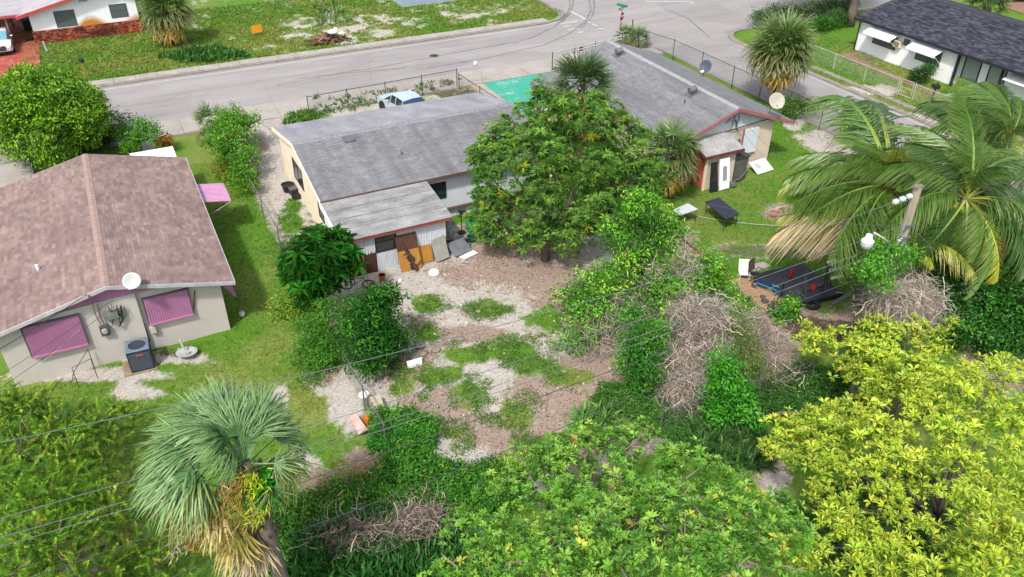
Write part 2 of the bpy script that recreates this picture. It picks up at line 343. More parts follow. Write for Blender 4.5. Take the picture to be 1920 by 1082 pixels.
n=N('tyre_rubber_marks'); tr=n.n('ShaderNodeBsdfTransparent'); ms=n.n('ShaderNodeMixShader'); p=n.pos(); n.fin(L(96,92,92),.8)
n.l(n.rng(n.noise(1.5,5,.7,p),.35,.7,.06,.5),ms.inputs[0]); n.l(tr.outputs[0],ms.inputs[1]); n.l(n.p.outputs[0],ms.inputs[2]); n.l(ms.outputs[0],n.out.inputs[0]); SKID=n.m
b=B()
for pts in ([(960,82),(1000,70),(1040,50),(1062,30),(1069,12),(1066,-10)],[(960,98),(1020,85),(1070,62),(1098,40),(1108,20),(1104,-5)],[(1052,44),(1070,24),(1075,5),(1072,-10)],[(1090,52),(1110,32),(1115,12),(1112,-5)],[(560,148),(700,128),(850,100),(960,80)],[(800,128),(900,112),(960,98)],[(1240,15),(1290,35),(1330,70)],[(520,160),(640,138),(760,128)]):
    q=strip([tuple(G(x,y)[:2]) for x,y in pts],.17,.018); b.add(q.v,q.f)
struct('tyre_marks',b,SKID)
cv=thing('manhole_cover','round iron manhole cover in the road surface','manhole cover',tuple(G(814,105)[:2])+(.011,))
IRON=pm('cast_iron',L(70,66,66),L(104,98,94),6,.7,.3,metal=.4)
b=B().lathe([(0,.012),(.30,.012),(.30,0)],20); mk('cover',b,IRON,cv,world=False)
b=B().lathe([(.31,0),(.31,.016),(.40,.014),(.40,0)],20); mk('rim',b,pm('iron_rim',L(120,114,110),None,6),cv,world=False)
b=B()
for i in range(-2,3): b.box(-.24,i*.1-.02,.012,.24,i*.1+.02,.02)
mk('tread',b,IRON,cv,world=False)
# drives
n=N('worn_teal_paint'); p=n.pos(); f=n.noise(.55,6,.7,p,.6); f2=n.noise(6,5,.7,p)
c=n.mix(n.rng(f2,.35,.65),L(60,186,156,.8),L(88,200,174,.8)); c=n.mix(n.rng(n.math('ADD',f,n.math('MULTIPLY',n.math('SUBTRACT',f2,.5),.4)),.54,.68,0,.9),c,L(196,220,206,.85)); TEAL=n.fin(c,.8,.3)
dw=struct('teal_driveway',B().box(24.15,46,-.05,28.55,52.66,.05),TEAL)
struct('white_path',B().box(23.2,45.5,-.05,24.1,52.66,.06),CONC2)
struct('teal_side_path',B().prism([(28.9,52.6,-.05),(31.5,52.6,-.05),(30,50.5,-.05),(28.9,50.5,-.05)],(0,0,.09)),TEAL)
struct('narrow_driveway',B().prism([(7.9,52.66,-.05),(10.3,52.66,-.05),(10.4,50.6,-.05),(8.4,50.2,-.05)],(0,0,.09)),CONC2)
struct('concrete_driveway',B().prism([(-30,43.8,-.05),(-4.4,43.8,-.05),(-4.0,46,-.05),(-5.2,48,-.05),(-5.6,52.66,-.05),(-30,52.66,-.05)],(0,0,.08)),CONC2)
struct('garden_path',B().box(.55,49,-.05,1.25,52.6,.05),CONC)
n=N('red_painted_concrete'); p=n.pos(); f=n.noise(.8,6,.7,p); c=n.mix(n.rng(f,.35,.6),L(168,62,48,.85),L(206,112,98,.85)); c=n.mix(n.rng(n.noise(1.3,5,.7,p),.58,.7,0,.8),c,L(214,170,160,.85)); REDC=n.fin(c,.85)
struct('red_driveway',B().box(-14,65.4,-.05,-4.7,86,.06),REDC)
# ================= shared materials =================
WHITE=pm('white_paint',L(230,231,234,1.35),L(206,209,214,1.35),1.2,.7,.08); WHITE2=pm('fresh_white_paint',L(246,246,247,1.3),L(232,233,236,1.3),1.,.6,.05)
CREAM=pm('cream_stucco',L(240,228,204,1.3),L(226,210,182,1.3),1.3,.9,.3,fine=26); BEIGE=pm('beige_stucco',L(214,206,200,1.08),L(198,190,183,1.08),.8,.92,.25,fine=26)
BLUEW=pm('pale_blue_stucco',L(214,220,228,1.35),L(196,204,214,1.35),.9,.9,.2,fine=26); TAN=pm('tan_stucco',L(224,208,190,1.2),L(206,188,168,1.2),1.,.9,.25,fine=26)
PINK=pm('pink_painted_metal',L(204,142,182,1.02),L(188,124,166,1.02),1.5,.55,.08); PINKL=pm('pale_pink_canvas',L(236,180,220,.95),L(220,160,204,.95),2,.6,.05)
FASC=pm('white_fascia',L(222,218,222,.95),L(176,170,176,.95),2,.7,.1); REDF=pm('faded_red_fascia',L(182,102,84,.9),L(152,78,68,.9),2,.7,.15); PINKF=pm('pink_red_fascia',L(196,128,132,.95),L(168,100,106,.95),2,.7,.1)
DARKG=N('dark_glass').fin(L(46,54,58),.12,.6); GREYG=N('grey_glass').fin(L(112,122,126,.8),.15,.6); BLACK=pm('black_plastic',L(30,30,34),L(46,46,50),4,.5,.1); STEEL=pm('galvanised_steel',L(176,178,180,.8),L(130,132,134,.8),4,.45,.1,metal=.6)
RUST=pm('rusty_iron',L(86,60,46),L(56,42,36),6,.85,.3); WOOD=pm('weathered_wood',L(176,150,122,.8),L(130,106,84,.8),3,.9,.3,stretch=(1,6,6)); GREYW=pm('grey_old_wood',L(172,164,154,.8),L(120,112,104,.8),2.5,.92,.4,stretch=(6,6,.6)); DARKI=N('dark_interior').fin(L(22,20,20),.9)
SH_PINK=attr_mat('brown_pink_shingle',amt=.25,coarse=.15,tint=(L(112,90,96),.45,(1,1,1),.45,.75,.5)); SH_GREY=attr_mat('grey_shingle',amt=.2,coarse=.12,tint=(L(112,112,116),.9,(1.5,.16,.5),  .38,.7,.85)); SH_DARK=attr_mat('charcoal_shingle')
# ================= houses =================
def shingles(roof,O,u,s,Lu,Ls,mat,tones,wd,ex,singles=0,lam=False,th=.016):
    """courses of tabs on a slope: O eave corner, u along eave, s up the slope"""
    O,u,s=Vector(O),Vector(u).normalized(),Vector(s).normalized(); nn=u.cross(s).normalized()
    if nn.z<0: nn=-nn
    tabs=[]; rows=int(Ls/ex)
    for r in range(rows):
        x=-(wd*.5 if (r%2 and not lam) else random.uniform(0,wd))
        rt=random.uniform(-.03,.03)
        while x<Lu:
            w_=wd*random.choice((.75,1,1.35)) if lam else wd
            a=max(x,0); b_=min(x+w_,Lu)
            if b_-a>.05:
                t=random.randrange(len(tones)); tabs.append((a,b_-a,r*ex,t,rt))
            x+=w_
    cen=lambda t:O+u*(t[0]+t[1]/2)+s*(t[2]+ex/2)
    order=sorted(tabs,key=lambda t:(0 if seen(cen(t)) else 1,(cen(t)-Vector((0,0,CH))).length))
    near,rest=order[:singles],order[singles:]
    def shape(w_): # local: x along u, y up slope, z normal; lower edge stands proud
        g=.004; return [(g,0,.004),(w_-g,0,.004),(w_-g,ex*1.12,.001),(g,ex*1.12,.001),(g,0,th),(w_-g,0,th),(w_-g,ex*1.12,.005),(g,ex*1.12,.005)]
    FS=[(4,5,6,7),(0,1,5,4),(1,2,6,5),(3,0,4,7)]
    cache={}; M=Matrix((u,s,nn)).transposed().to_4x4(); rw=wloc(roof)
    for a,w_,y,t,rt in near:
        k=(round(w_,2),t)
        if k not in cache:
            me=bpy.data.meshes.new('shingle'); me.from_pydata(shape(k[0]),[],FS); at=me.color_attributes.new('Col','FLOAT_COLOR','POINT')
            at.data.foreach_set('color',np.array([tones[t]]*8,dtype=np.float32).ravel()); me.materials.append(mat); cache[k]=me
        o=link('shingle',cache[k],roof); mm=M.copy(); mm.translation=O+u*a+s*y-rw; o.matrix_local=mm
    if rest:
        V=[];F=[];C=[]; MM=np.array([u,s,nn])
        for i,(a,w_,y,t,rt) in enumerate(rest):
            V.append(np.array(shape(w_))+np.array([a,y,0])); F.append(np.array(FS)+8*i); C.append(np.array([tones[t]]*8)*(1+rt))
        V=np.concatenate(V)@MM+np.array(O); o=npmesh('shingle_field',V,np.concatenate(F),mat,roof,np.concatenate(C)); o['kind']='stuff'
def window(parent,c,u,v,nrm,rows,cols,fm,gm,fr=.05,name='window',d=.05,bar=.035):
    """c lower-left corner; u,v edge vectors"""
    c,u,v,nrm=Vector(c),Vector(u),Vector(v),Vector(nrm).normalized(); ul,vl=u.length,v.length; uu,vv=u/ul,v/vl; b=B(); e=nrm*d
    b.slab(c-nrm*.02,uu*ul,vv*fr,e); b.slab(c+vv*(vl-fr)-nrm*.02,uu*ul,vv*fr,e); b.slab(c+vv*fr-nrm*.02,uu*fr,vv*(vl-2*fr),e); b.slab(c+uu*(ul-fr)+vv*fr-nrm*.02,uu*fr,vv*(vl-2*fr),e)
    cw=(ul-2*fr)/cols; rh=(vl-2*fr)/rows
    for i in range(1,rows): b.slab(c+uu*fr+vv*(fr+i*rh-bar/2)-nrm*.02,uu*(ul-2*fr),vv*bar,e*.9)
    for i in range(1,cols): b.slab(c+uu*(fr+i*cw-bar/2)+vv*fr-nrm*.02,uu*bar,vv*(vl-2*fr),e*.93)
    f=mk(name,b,fm,parent)
    for i in range(rows):
        for j in range(cols): mk('pane',B().slab(c+uu*(fr+j*cw+.002)+vv*(fr+i*rh+.002)-nrm*.018,uu*(cw-.004),vv*(rh-.004),nrm*.03),gm,f)
    return f
def ribbed(c,u,v,nrm,k,d=.03,duty=.62):
    """corrugated / boarded panel"""
    c,u,v,nrm=Vector(c),Vector(u),Vector(v),Vector(nrm).normalized(); b=B(); st=u/k
    for i in range(k): b.slab(c+st*(i+(1-duty)/2),st*duty,v,nrm*d)
    return b.slab(c,u,v,nrm*d*.45)
def gable_roof(root,xr,ze,zr,x0,x1,y0,y1,deckm,name='roof',th=.12):
    """ridge along Y at xr"""
    b=B(); b.prism([(x0,y0,ze-th),(xr,y0,zr-th),(x1,y0,ze-th),(x1,y0,ze),(xr,y0,zr),(x0,y0,ze)],(0,y1-y0,0)); return mk(name,b,deckm,root)
DECK=pm('roof_underlay',L(120,112,110),L(90,84,84),2,.9)
# ---- pink-shuttered house ----
PT=[L(*c,.82) for c in [(176,150,143),(168,143,137),(182,157,148),(162,136,131),(170,148,145),(178,152,141),(158,135,131),(186,164,156)]]
hp=thing('house','beige single storey house with brown pink shingle roof and closed pink shutters','house',(-2.2,36.5,0))
mk('wall',B().prism([(-6.3,30.16,-.1),(-1.33,30.16,-.1),(-1.33,30.16,2.93),(-5.4,30.16,2.75),(-6.3,30.16,2.55)],(0,.25,0)),BEIGE,hp)
mk('wall',B().box(-1.33,30.32,-.1,1.85,30.5,2.62).prism([(-1.33,30.32,2.62),(1.85,30.32,2.62),(-.4,30.32,2.93),(-1.33,30.32,2.93)],(0,.18,0)),BEIGE,hp)
mk('wall',B().box(1.65,30.5,-.1,1.85,42.5,2.5),BEIGE,hp); mk('wall',B().box(-6.3,30.41,-.1,-6.1,42.5,2.5),BEIGE,hp); mk('wall',B().box(-6.1,42.3,-.1,1.65,42.5,2.5),BEIGE,hp)
gp_=B(); k=64
for i in range(k):
    xa,xb=-6.2+7.95*i/k,-6.2+7.95*(i+1)/k-.03; z=lambda x:3.62-abs(x+2.2)*.242-.16
    if z(xb)>2.95 and z(xa)>2.95: gp_.prism([(xa,30.12,2.92),(xb,30.12,2.92),(xb,30.12,z(xb)),(xa,30.12,z(xa))],(0,.05,0))
gp_.prism([(-5.3,30.14,2.92),(.9,30.14,2.92),(-2.2,30.14,3.5)],(0,.2,0)); mk('gable_siding',gp_,PINK,hp)
rf=gable_roof(hp,-2.2,2.56,3.68,-6.78,2.38,29.82,43.05,DECK)
for sx,x0 in ((1,2.38),(-1,-6.78)):
    shingles(rf,(x0,43.05,2.565),(0,-1,0),(-2.2-x0,0,1.12),13.23,4.71,SH_PINK,PT,.34,.142,300 if sx>0 else 0,lam=True)
capb=B()
for i in range(44):
    y=29.84+i*.3
    capb.prism([(-2.36,y,3.668),(-2.2,y,3.712),(-2.04,y,3.668),(-2.04,y,3.652),(-2.2,y,3.69),(-2.36,y,3.652)],(0,.28,0))
mk('ridge_cap',capb,attr_mat('pink_ridge_shingle') if 0 else pm('pink_ridge_shingle',L(196,168,158,.86),L(170,142,134,.86),3,.9,.2),hp)
fb=B()
for sx,x0 in ((1,2.4),(-1,-6.8)): fb.prism([(x0,29.76,2.44),(-2.2,29.76,3.56),(-2.2,29.76,3.71),(x0,29.76,2.59)],(0,.05,0))
fb.box(2.385,29.82,2.43,2.42,43.05,2.57); mk('fascia',fb,FASC,hp)
def shutter(px4,Y,k,sl,lab=None):
    a,b_,c_,d_=[onY(x,y,Y) for x,y in px4]; u=b_-d_*0-a; x0,x1=min(a.x,d_.x),max(b_.x,c_.x); zt=(a.z+b_.z)/2; zb=(c_.z+d_.z)/2
    o=mk('shutter',ribbed((x0,Y,zb),(x1-x0,0,0),(0,.06,zt-zb),(0,-1,0),k,.06,.6),PINK,hp)
    if lab: o['label']=lab
    mk('track',B().box(x0-.05,Y-.03,zb-.03,x0-.012,Y+.2,zt+.03).box(x1+.012,Y-.03,zb-.03,x1+.05,Y+.2,zt+.03).box(x0-.05,Y-.02,zt+.032,x1+.05,Y+.2,zt+.07),pm('grey_track',L(120,110,120),None,4),o)
    mk('lower_lip',B().box(x0,Y-.1,zb-.05,x1,Y-.062,zb+.03),PINK,o)
shutter([(40,616),(146,594),(165,643),(62,669)],30.06,26,0)
shutter([(270,563),(351,544),(362,588),(281,607)],30.22,18,0)
mk('awning',ribbed((1.9,40.15,2.36),(0,-2.1,0),(1.85,.3,-.46),(0,0,1),14,.04),PINKL,hp)
mk('awning',ribbed((1.9,31.9,2.15),(0,-1.4,0),(.45,0,-.75),(.8,0,.4),8,.04),PINK,hp)
mk('awning_arm',B().tube([(1.86,38.05,1.2),(3.7,38.35,1.86)],.02),STEEL,hp)
mk('awning_arm',B().tube([(1.86,40.1,1.2),(3.7,40.4,1.86)],.02),STEEL,hp)
mk('porch_roof',B().box(-.2,42.6,2.3,2.0,45.2,2.42),WHITE,hp)
vp=thing('vent_pipe','short white vent pipe standing on the brown shingle roof','vent',tuple(Vector((-4.6,33.3,3.08)))); vp.parent=hp; del vp['category']; vp['label']='short white vent pipe'
vp.location=Vector((-4.6,33.3,3.07))-hp.location
mk('pipe',B().tube([(0,0,-.05),(0,0,.28)],.06,8),WHITE2,vp,world=False); mk('collar',B().lathe([(.16,0),(.07,.08),(.06,.08)],10),STEEL,vp,world=False)
cz=lambda px,py,Y=30.12: onY(px,py,Y)
cd=B(); cd.tube([cz(165,553,29.7),cz(172,566,29.95),cz(179,590,30.06),cz(191,613,30.06)],.025).tube([cz(181,568,29.95),cz(187,590,30.06),cz(197,611,30.06)],.03); mk('conduit',cd,pm('old_conduit',L(176,168,160,.8),L(120,110,104),4),hp)
p=cz(196,617); mt=mk('electric_meter',B().box(p.x-.16,29.98,p.z-.24,p.x+.16,30.14,p.z+.2),pm('grey_metal_box',L(120,124,126),L(92,94,96),3,.5,.1,metal=.3),hp); mk('meter_dial',B().lathe([(0,.1),(.1,.09),(.12,0)],14,(p.x,29.98,p.z),Matrix.Rotation(R(90),4,'X')),pm('meter_glass',L(190,194,196),None,3,.2),mt)
p=cz(208,588); mk('junction_box',B().box(p.x-.27,29.96,p.z-.17,p.x+.24,30.14,p.z+.13),pm('grey_green_box',L(150,156,152),L(110,116,112),3,.6),hp)
cb=B()
for i in range(16):
    a=cz(205+random.uniform(-4,30),572+random.uniform(-4,6),30.05); bq=cz(214+random.uniform(-8,20),590+random.uniform(-10,28),30.05); mid=(a+bq)/2+Vector((random.uniform(-.15,.15),-.08,random.uniform(-.1,.1)))
    cb.tube([a,mid,bq],.012,4)
cb.tube([cz(226,575,30.05),cz(230,600,30.05),cz(224,612,30.05)],.03,5).tube([cz(270,607,30.2),cz(281,640,30.25)],.025,5)
tag(mk('cable_tangle',cb,pm('black_cable',L(52,52,56),None,4,.6),hp),kind='stuff')
p=cz(287,617,30.25); mk('wall_box',B().box(p.x-.12,30.14,p.z-.14,p.x+.1,30.32,p.z+.12),pm('ivory_box',L(222,214,196),None,3),hp)
mk('wall_pipe',B().tube([cz(365,545,30.26),cz(363,586,30.26)],.025,6),pm('dark_pipe',L(110,100,100),None,4),hp)
# ---- long grey-roofed house with the lean-to shed addition ----
GT=[L(*c,.82) for c in [(162,163,168),(155,156,162),(169,170,174),(149,150,156),(159,160,166),(166,167,172)]]
hm=thing('house','cream house with long grey shingle roof and white board lean-to in the sandy yard','house',(13.8,40,0))
X0,X1=7.62,19.8
mk('wall',B().prism([(X0,35.35,-.1),(X0,44.6,-.1),(X0,44.6,2.45),(X0,39.95,3.45),(X0,35.35,2.45)],(.2,0,0)),CREAM,hm)
mk('wall',B().box(X0+.2,35.35,-.1,X1,35.55,2.45),BLUEW,hm); mk('wall',B().box(X0+.2,44.4,-.1,X1,44.6,2.45),CREAM,hm); mk('wall',B().prism([(X1-.2,35.55,-.1),(X1-.2,44.4,-.1),(X1-.2,44.4,2.45),(X1-.2,39.95,3.45),(X1-.2,35.55,2.45)],(.2,0,0)),CREAM,hm)
rb=B().prism([(7.4,34.95,2.5),(7.4,39.95,3.5),(7.4,44.9,2.5),(7.4,44.9,2.62),(7.4,39.95,3.62),(7.4,34.95,2.62)],(12.75,0,0)); rm=mk('roof',rb,DECK,hm)
shingles(rm,(7.4,34.95,2.625),(1,0,0),(0,5,1),12.75,5.09,SH_GREY,GT,.305,.142,300)
n=N('smooth_grey_roof'); p=n.pos(); c=n.mix(n.rng(n.noise(.9,6,.7,n.map(p,(1,.35,1))),.35,.65),L(150,150,158,.85),L(186,186,194,.85)); c=n.mix(n.rng(n.noise(2.2,5,.7,n.map(p,(.5,1,1))),.56,.72,0,.6),c,L(208,206,210,.85)); RROOF=n.fin(c,.85)
mk('roof_sheet',B().prism([(7.4,39.96,3.63),(7.4,44.92,2.637),(7.4,44.92,2.625),(7.4,39.96,3.615)],(12.75,0,0)),RROOF,hm)
cb=B()
for i in range(42): x=7.4+i*.304; cb.prism([(x,39.75,3.592),(x,39.95,3.65),(x,40.15,3.612),(x,40.15,3.60),(x,39.95,3.63),(x,39.75,3.575)],(.29,0,0))
mk('ridge_cap',cb,pm('grey_ridge',L(168,168,174,.85),L(140,140,148,.85),3,.9,.2),hm)
mk('fascia',B().box(12.8,34.9,2.44,20.15,34.945,2.63).box(7.36,34.9,2.46,12.8,34.945,2.63),pm('brown_fascia',L(120,96,88),L(92,74,70),2),hm)
mk('bargeboard',B().prism([(7.33,34.95,2.44),(7.33,39.95,3.46),(7.33,44.9,2.44),(7.33,44.9,2.64),(7.33,39.95,3.64),(7.33,34.95,2.64)],(.06,0,0)),CREAM,hm)
def wx(pts,X,root,rows,cols,fm=BLACK,gm=DARKG):
    q=[onX(x,y,X) for x,y in pts]; y0=max(a.y for a in q); y1=min(a.y for a in q); z0=min(a.z for a in q); z1=max(a.z for a in q); return y0,y1,z0,z1
window(hm,(X0,41.6,.95),(0,-2.0,0),(0,0,1.2),(-1,0,0),1,2,pm('dark_window_frame',L(60,66,64),None,4),DARKG,.06)
window(hm,(X0,36.6,1.0),(0,-1.1,0),(0,0,1.1),(-1,0,0),1,1,BLACK,DARKG,.06)
window(hm,(12.95,35.35,1.15),(1.05,0,0),(0,0,.95),(0,-1,0),1,1,pm('dark_window_frame',L(60,66,64),None,4),DARKG,.05)
mk('ledge',B().box(13.2,35.2,.42,19.8,35.34,.56),pm('brown_fascia',L(120,96,88),None,2),hm)
for px,py in ((655,268),):
    p=G(px,py,3.35); v_=thing('roof_vent',None,None,p-hm.location); v_.parent=hm
    mk('vent_hood',B().prism([(-.28,-.25,.02),(-.28,.25,.06),(-.28,.25,.3),(-.28,-.25,.22)],(.56,0,0)),STEEL,v_,world=False); mk('flashing',B().box(-.4,-.42,0.0,.4,.35,.03),STEEL,v_,world=False)
p=G(753,290,3.1); mk('roof_pipe',B().tube([p-Vector((0,0,.12)),p+Vector((0,0,.2))],.05,8),STEEL,hm)
# lean-to shed addition
SX0,SX1,SY=7.55,12.55,31.98
PLK=pm('chalky_white_boards',L(218,221,228,1.3),L(186,191,200,1.3),4,.85,.2,stretch=(3,3,.5)); 
mk('shed_side_wall',B().prism([(SX0,SY+.1,-.1),(SX0,35.3,-.1),(SX0,35.3,2.42),(SX0,SY+.1,2.06)],(.12,0,0)),WHITE,hm)
mk('shed_side_wall',B().prism([(SX1-.12,SY+.1,-.1),(SX1-.12,35.3,-.1),(SX1-.12,35.3,2.42),(SX1-.12,SY+.1,2.06)],(.12,0,0)),WHITE,hm)
def boards(x0,x1,z0,z1,k,jag=0):
    b=B(); st=(x1-x0)/k
    for i in range(k): b.box(x0+i*st+.008,SY-random.uniform(0,.012),z0,x0+(i+1)*st-.008,SY+.06,z1+(random.uniform(-jag,0) if jag else 0))
    return b.box(x0,SY+.03,z0,x1,SY+.1,z1-jag)
mk('board_wall',boards(10.05,SX1,-.05,2.08,20),PLK,hm); mk('board_wall',boards(SX0,9.0,1.0,2.08,12),PLK,hm)
o=mk('board_wall',boards(9.02,10.04,-.05,.95,9),PLK,hm)
rot=B()
for i in range(30):
    x=7.75+i*.042; h=.9+.25*vn(np.array(i*.37),np.array(3.1))+random.uniform(-.1,.12)+(.3 if i in(4,5) else 0); rot.box(x,SY-.02-random.uniform(0,.02),-.05,x+.036,SY+.02,float(h))
rot.box(SX0,SY+.0,-.05,9.0,SY+.1,1.0); o=mk('rotten_panel',rot,pm('flaking_brown_board',L(128,78,68,.85),L(74,48,46,.85),5,.95,.6,fine=20,stretch=(2,2,1)),hm); o['label']='rotten reddish brown bare boards at the foot of the wall'
mk('corner_post',B().box(SX0-.14,SY-.1,-.1,SX0+.02,SY+.02,2.1),WHITE2,hm)
f=window(hm,(9.0,SY-.01,.98),(1.04,0,0),(0,0,1.06),(0,-1,0),2,1,BLACK,DARKG,.05)
zr=lambda y:2.16+(y-31.74)*.122
sheet=pm('mineral_roll_roofing',L(194,194,194,.85),L(122,121,122,.85),1.3,.92,.3,fine=11,stretch=(.55,1.3,1)); rr=mk('shed_roof',B().prism([(7.4,31.74,zr(31.74)-.1),(7.4,34.9,zr(34.9)-.1),(7.4,34.9,zr(34.9)-.01),(7.4,31.74,zr(31.74)-.01)],(5.38,0,0)),GREYW,hm)
for i in range(4):
    ya=34.9-i*.8; yb=max(ya-.86,31.7); z=.004*(i+1); mk('roofing_strip',B().prism([(7.38,yb,zr(yb)+z),(7.38,ya,zr(ya)+z-.004),(7.38,ya,zr(ya)+z+.008),(7.38,yb,zr(yb)+z+.012)],(5.42,0,0)),sheet,rr)
tar=pm('dark_lap_stain',L(112,110,110),L(176,174,172),2.2,.9,fine=9)
for i in range(1,4):
    ya=34.9-i*.8+.02; mk('lap_seam',B().prism([(7.39,ya-.05,zr(ya-.05)+.03),(7.39,ya,zr(ya)+.03),(7.39,ya,zr(ya)+.036),(7.39,ya-.05,zr(ya-.05)+.036)],(5.4,0,0)),tar,rr)
mk('shed_fascia',B().box(7.42,31.72,1.93,12.76,31.77,2.11),REDF,hm); mk('drip_edge',B().box(7.36,31.68,2.115,12.8,31.74,2.17),FASC,hm); mk('bargeboard',B().prism([(7.3,31.7,1.98),(7.3,34.92,2.38),(7.3,34.92,2.6),(7.3,31.7,2.18)],(.07,0,0)),WHITE2,hm)
# ---- grey hipless house on the corner lot ----
hr=thing('house','tan house with broad grey shingle gable roof, pink trim and white boarded window','house',(30,40,0))
ZE,ZR=2.62,4.12
mk('wall',B().box(27.0,33.15,-.1,33.75,33.35,2.72),TAN,hr); mk('wall',B().box(33.55,33.35,-.1,33.75,46,2.6),TAN,hr); mk('wall',B().box(27.0,33.35,-.1,27.2,46,2.6),CREAM,hr); mk('wall',B().box(27.2,45.8,-.1,33.55,46,2.6),CREAM,hr)
gs=B()
for i in range(40):
    xa=26.9+i*.18; xb=xa+.16; z=lambda x:ZR-.17-abs(x-30.55)*(ZR-ZE)/4.2
    if z(xa)>2.78 and z(xb)>2.78: gs.prism([(xa,33.12,2.73),(xb,33.12,2.73),(xb,33.12,z(xb)),(xa,33.12,z(xa))],(0,.06,0))
gs.prism([(27.1,33.15,2.722),(34,33.15,2.722),(30.55,33.15,3.93)],(0,.15,0)); mk('gable_siding',gs,BLUEW,hr)
rb=B().prism([(26.35,32.72,ZE-.12),(30.55,32.72,ZR-.12),(34.8,32.72,ZE-.12),(34.8,32.72,ZE),(30.55,32.72,ZR),(26.35,32.72,ZE)],(0,13.6,0))
rb.prism([(24.7,40.3,2.0),(26.4,40.3,2.515),(26.4,40.3,2.635),(24.7,40.3,2.12)],(0,6.0,0)); rr_=mk('roof',rb,DECK,hr)
shingles(rr_,(26.35,46.32,ZE+.004),(0,-1,0),(4.2,0,1.5),13.6,4.46,SH_GREY,GT,.305,.142,300); shingles(rr_,(34.8,46.32,ZE+.004),(0,-1,0),(-4.25,0,1.5),13.6,4.5,SH_GREY,GT,.305,.142,0)
shingles(rr_,(24.7,46.3,2.125),(0,-1,0),(1.7,0,.515),6.0,1.77,SH_GREY,GT,.305,.142,0)
cb=B()
for i in range(45): y=32.74+i*.302; cb.prism([(30.36,y,ZR-.045),(30.55,y,ZR+.03),(30.74,y,ZR-.045),(30.74,y,ZR-.06),(30.55,y,ZR+.01),(30.36,y,ZR-.06)],(0,.29,0))
mk('ridge_cap',cb,pm('pale_ridge',L(196,196,200,.85),L(160,160,166,.85),3,.9,.2),hr)
fb=B()
for x0,s_ in ((26.3,1),(34.85,-1)): fb.prism([(x0,32.66,ZE-.2),(30.55,32.66,ZR-.18),(30.55,32.66,ZR+.01),(x0,32.66,ZE)],(0,.055,0))
mk('fascia',fb,PINKF,hr); mk('fascia',B().box(24.62,40.3,1.94,24.68,46.3,2.1),PINKF,hr)
[mk('porch_post',B().box(24.95,y,0,25.1,y+.15,2.0),REDF,hr) for y in (41,45.6)]; mk('porch_rail',B().box(24.9,44.2,.7,25.1,45.6,1.0),WHITE2,hr)
a,b_,c_,d_=[onY(x,y,33.1) for x,y in ((1402,242),(1431,234),(1429,275),(1396,284))]
bw=mk('boarded_window',B().box(31.55,33.06,1.0,32.6,33.13,2.5),BLUEW,hr); mk('frame',B().box(31.5,33.04,.98,31.545,33.14,2.55).box(31.55,33.05,.93,32.6,33.14,.995),PINKF,bw)
for px,py,z in ((1160,108,3.7),(1297,180,3.75)):
    p=G(px,py,z); zz=ZR-abs(p.x-30.55)*.357; p.z=zz; t_=thing('roof_vent',None,None,p-hr.location); t_.parent=hr; mk('vent_drum',B().tube([(-.22,-.0,.2),(.22,0,.28)],.19,14),STEEL,t_,world=False); mk('flashing',B().slab((-.35,-.3,-.1),(.7,0,.25),(0,.6,0),(0,0,.03)),STEEL,t_,world=False)
p=G(1283,197,3.5); mk('roof_pipe',B().tube([(p.x,p.y,3.2),(p.x,p.y,3.85)],.05,8),STEEL,hr)
# lean-to on the corner house
mk('annex_wall',B().box(28.15,31.95,-.1,30.15,32.1,2.05),TAN,hr); mk('annex_wall',B().prism([(30.0,32.1,-.1),(30.0,33.14,-.1),(30.0,33.14,2.4),(30.0,32.1,2.05)],(.15,0,0)),TAN,hr)
mk('annex_wall',B().prism([(28.15,32.1,-.1),(28.15,33.14,-.1),(28.15,33.14,2.45),(28.15,32.1,2.05)],(.15,0,0)),pm('coral_paint',L(236,122,106,.95),L(214,98,86,.95),2,.7,.1),hr)
mk('annex_post',B().box(28.02,31.86,-.1,28.14,31.98,2.05),CREAM,hr)
dr=mk('door',B().box(28.08,32.15,.0,28.14,33.0,1.95),pm('coral_paint',L(236,122,106),None,2),hr); mk('handle',B().box(28.03,32.22,.95,28.08,32.28,1.0),STEEL,dr)
ar=mk('annex_roof',B().prism([(27.8,31.72,2.06),(27.8,33.1,2.56),(27.8,33.1,2.64),(27.8,31.72,2.14)],(2.65,0,0)),DECK,hr)
shingles(ar,(27.8,31.72,2.145),(1,0,0),(0,1.38,.5),2.65,1.47,attr_mat('pale_grey_shingle'),[lerp(t,L(210,206,204),.55) for t in GT],.305,.142,120)
mk('annex_fascia',B().box(27.78,31.66,2.0,30.47,31.715,2.13).prism([(27.73,31.66,2.0),(27.73,33.1,2.52),(27.73,33.1,2.66),(27.73,31.66,2.14)],(.06,0,0)),pm('maroon_trim',L(130,66,66),None,3),hr)
wb=B()
for i in range(9):
    a=onY(1372+random.uniform(-10,14),210+random.uniform(-3,6),33.05); q=onY(1362+random.uniform(-6,30),240+random.uniform(-14,20),33.05); wb.tube([a,(a+q)/2+Vector((random.uniform(-.3,.3),-.08,-.15)),q],.014,4)
wb.tube([onY(1360,248,33.05),onY(1400,235,33.04),onY(1445,222,33.05)],.025,5); tag(mk('cable_tangle',wb,pm('black_cable',L(52,52,56),None,4,.6),hr),kind='stuff')
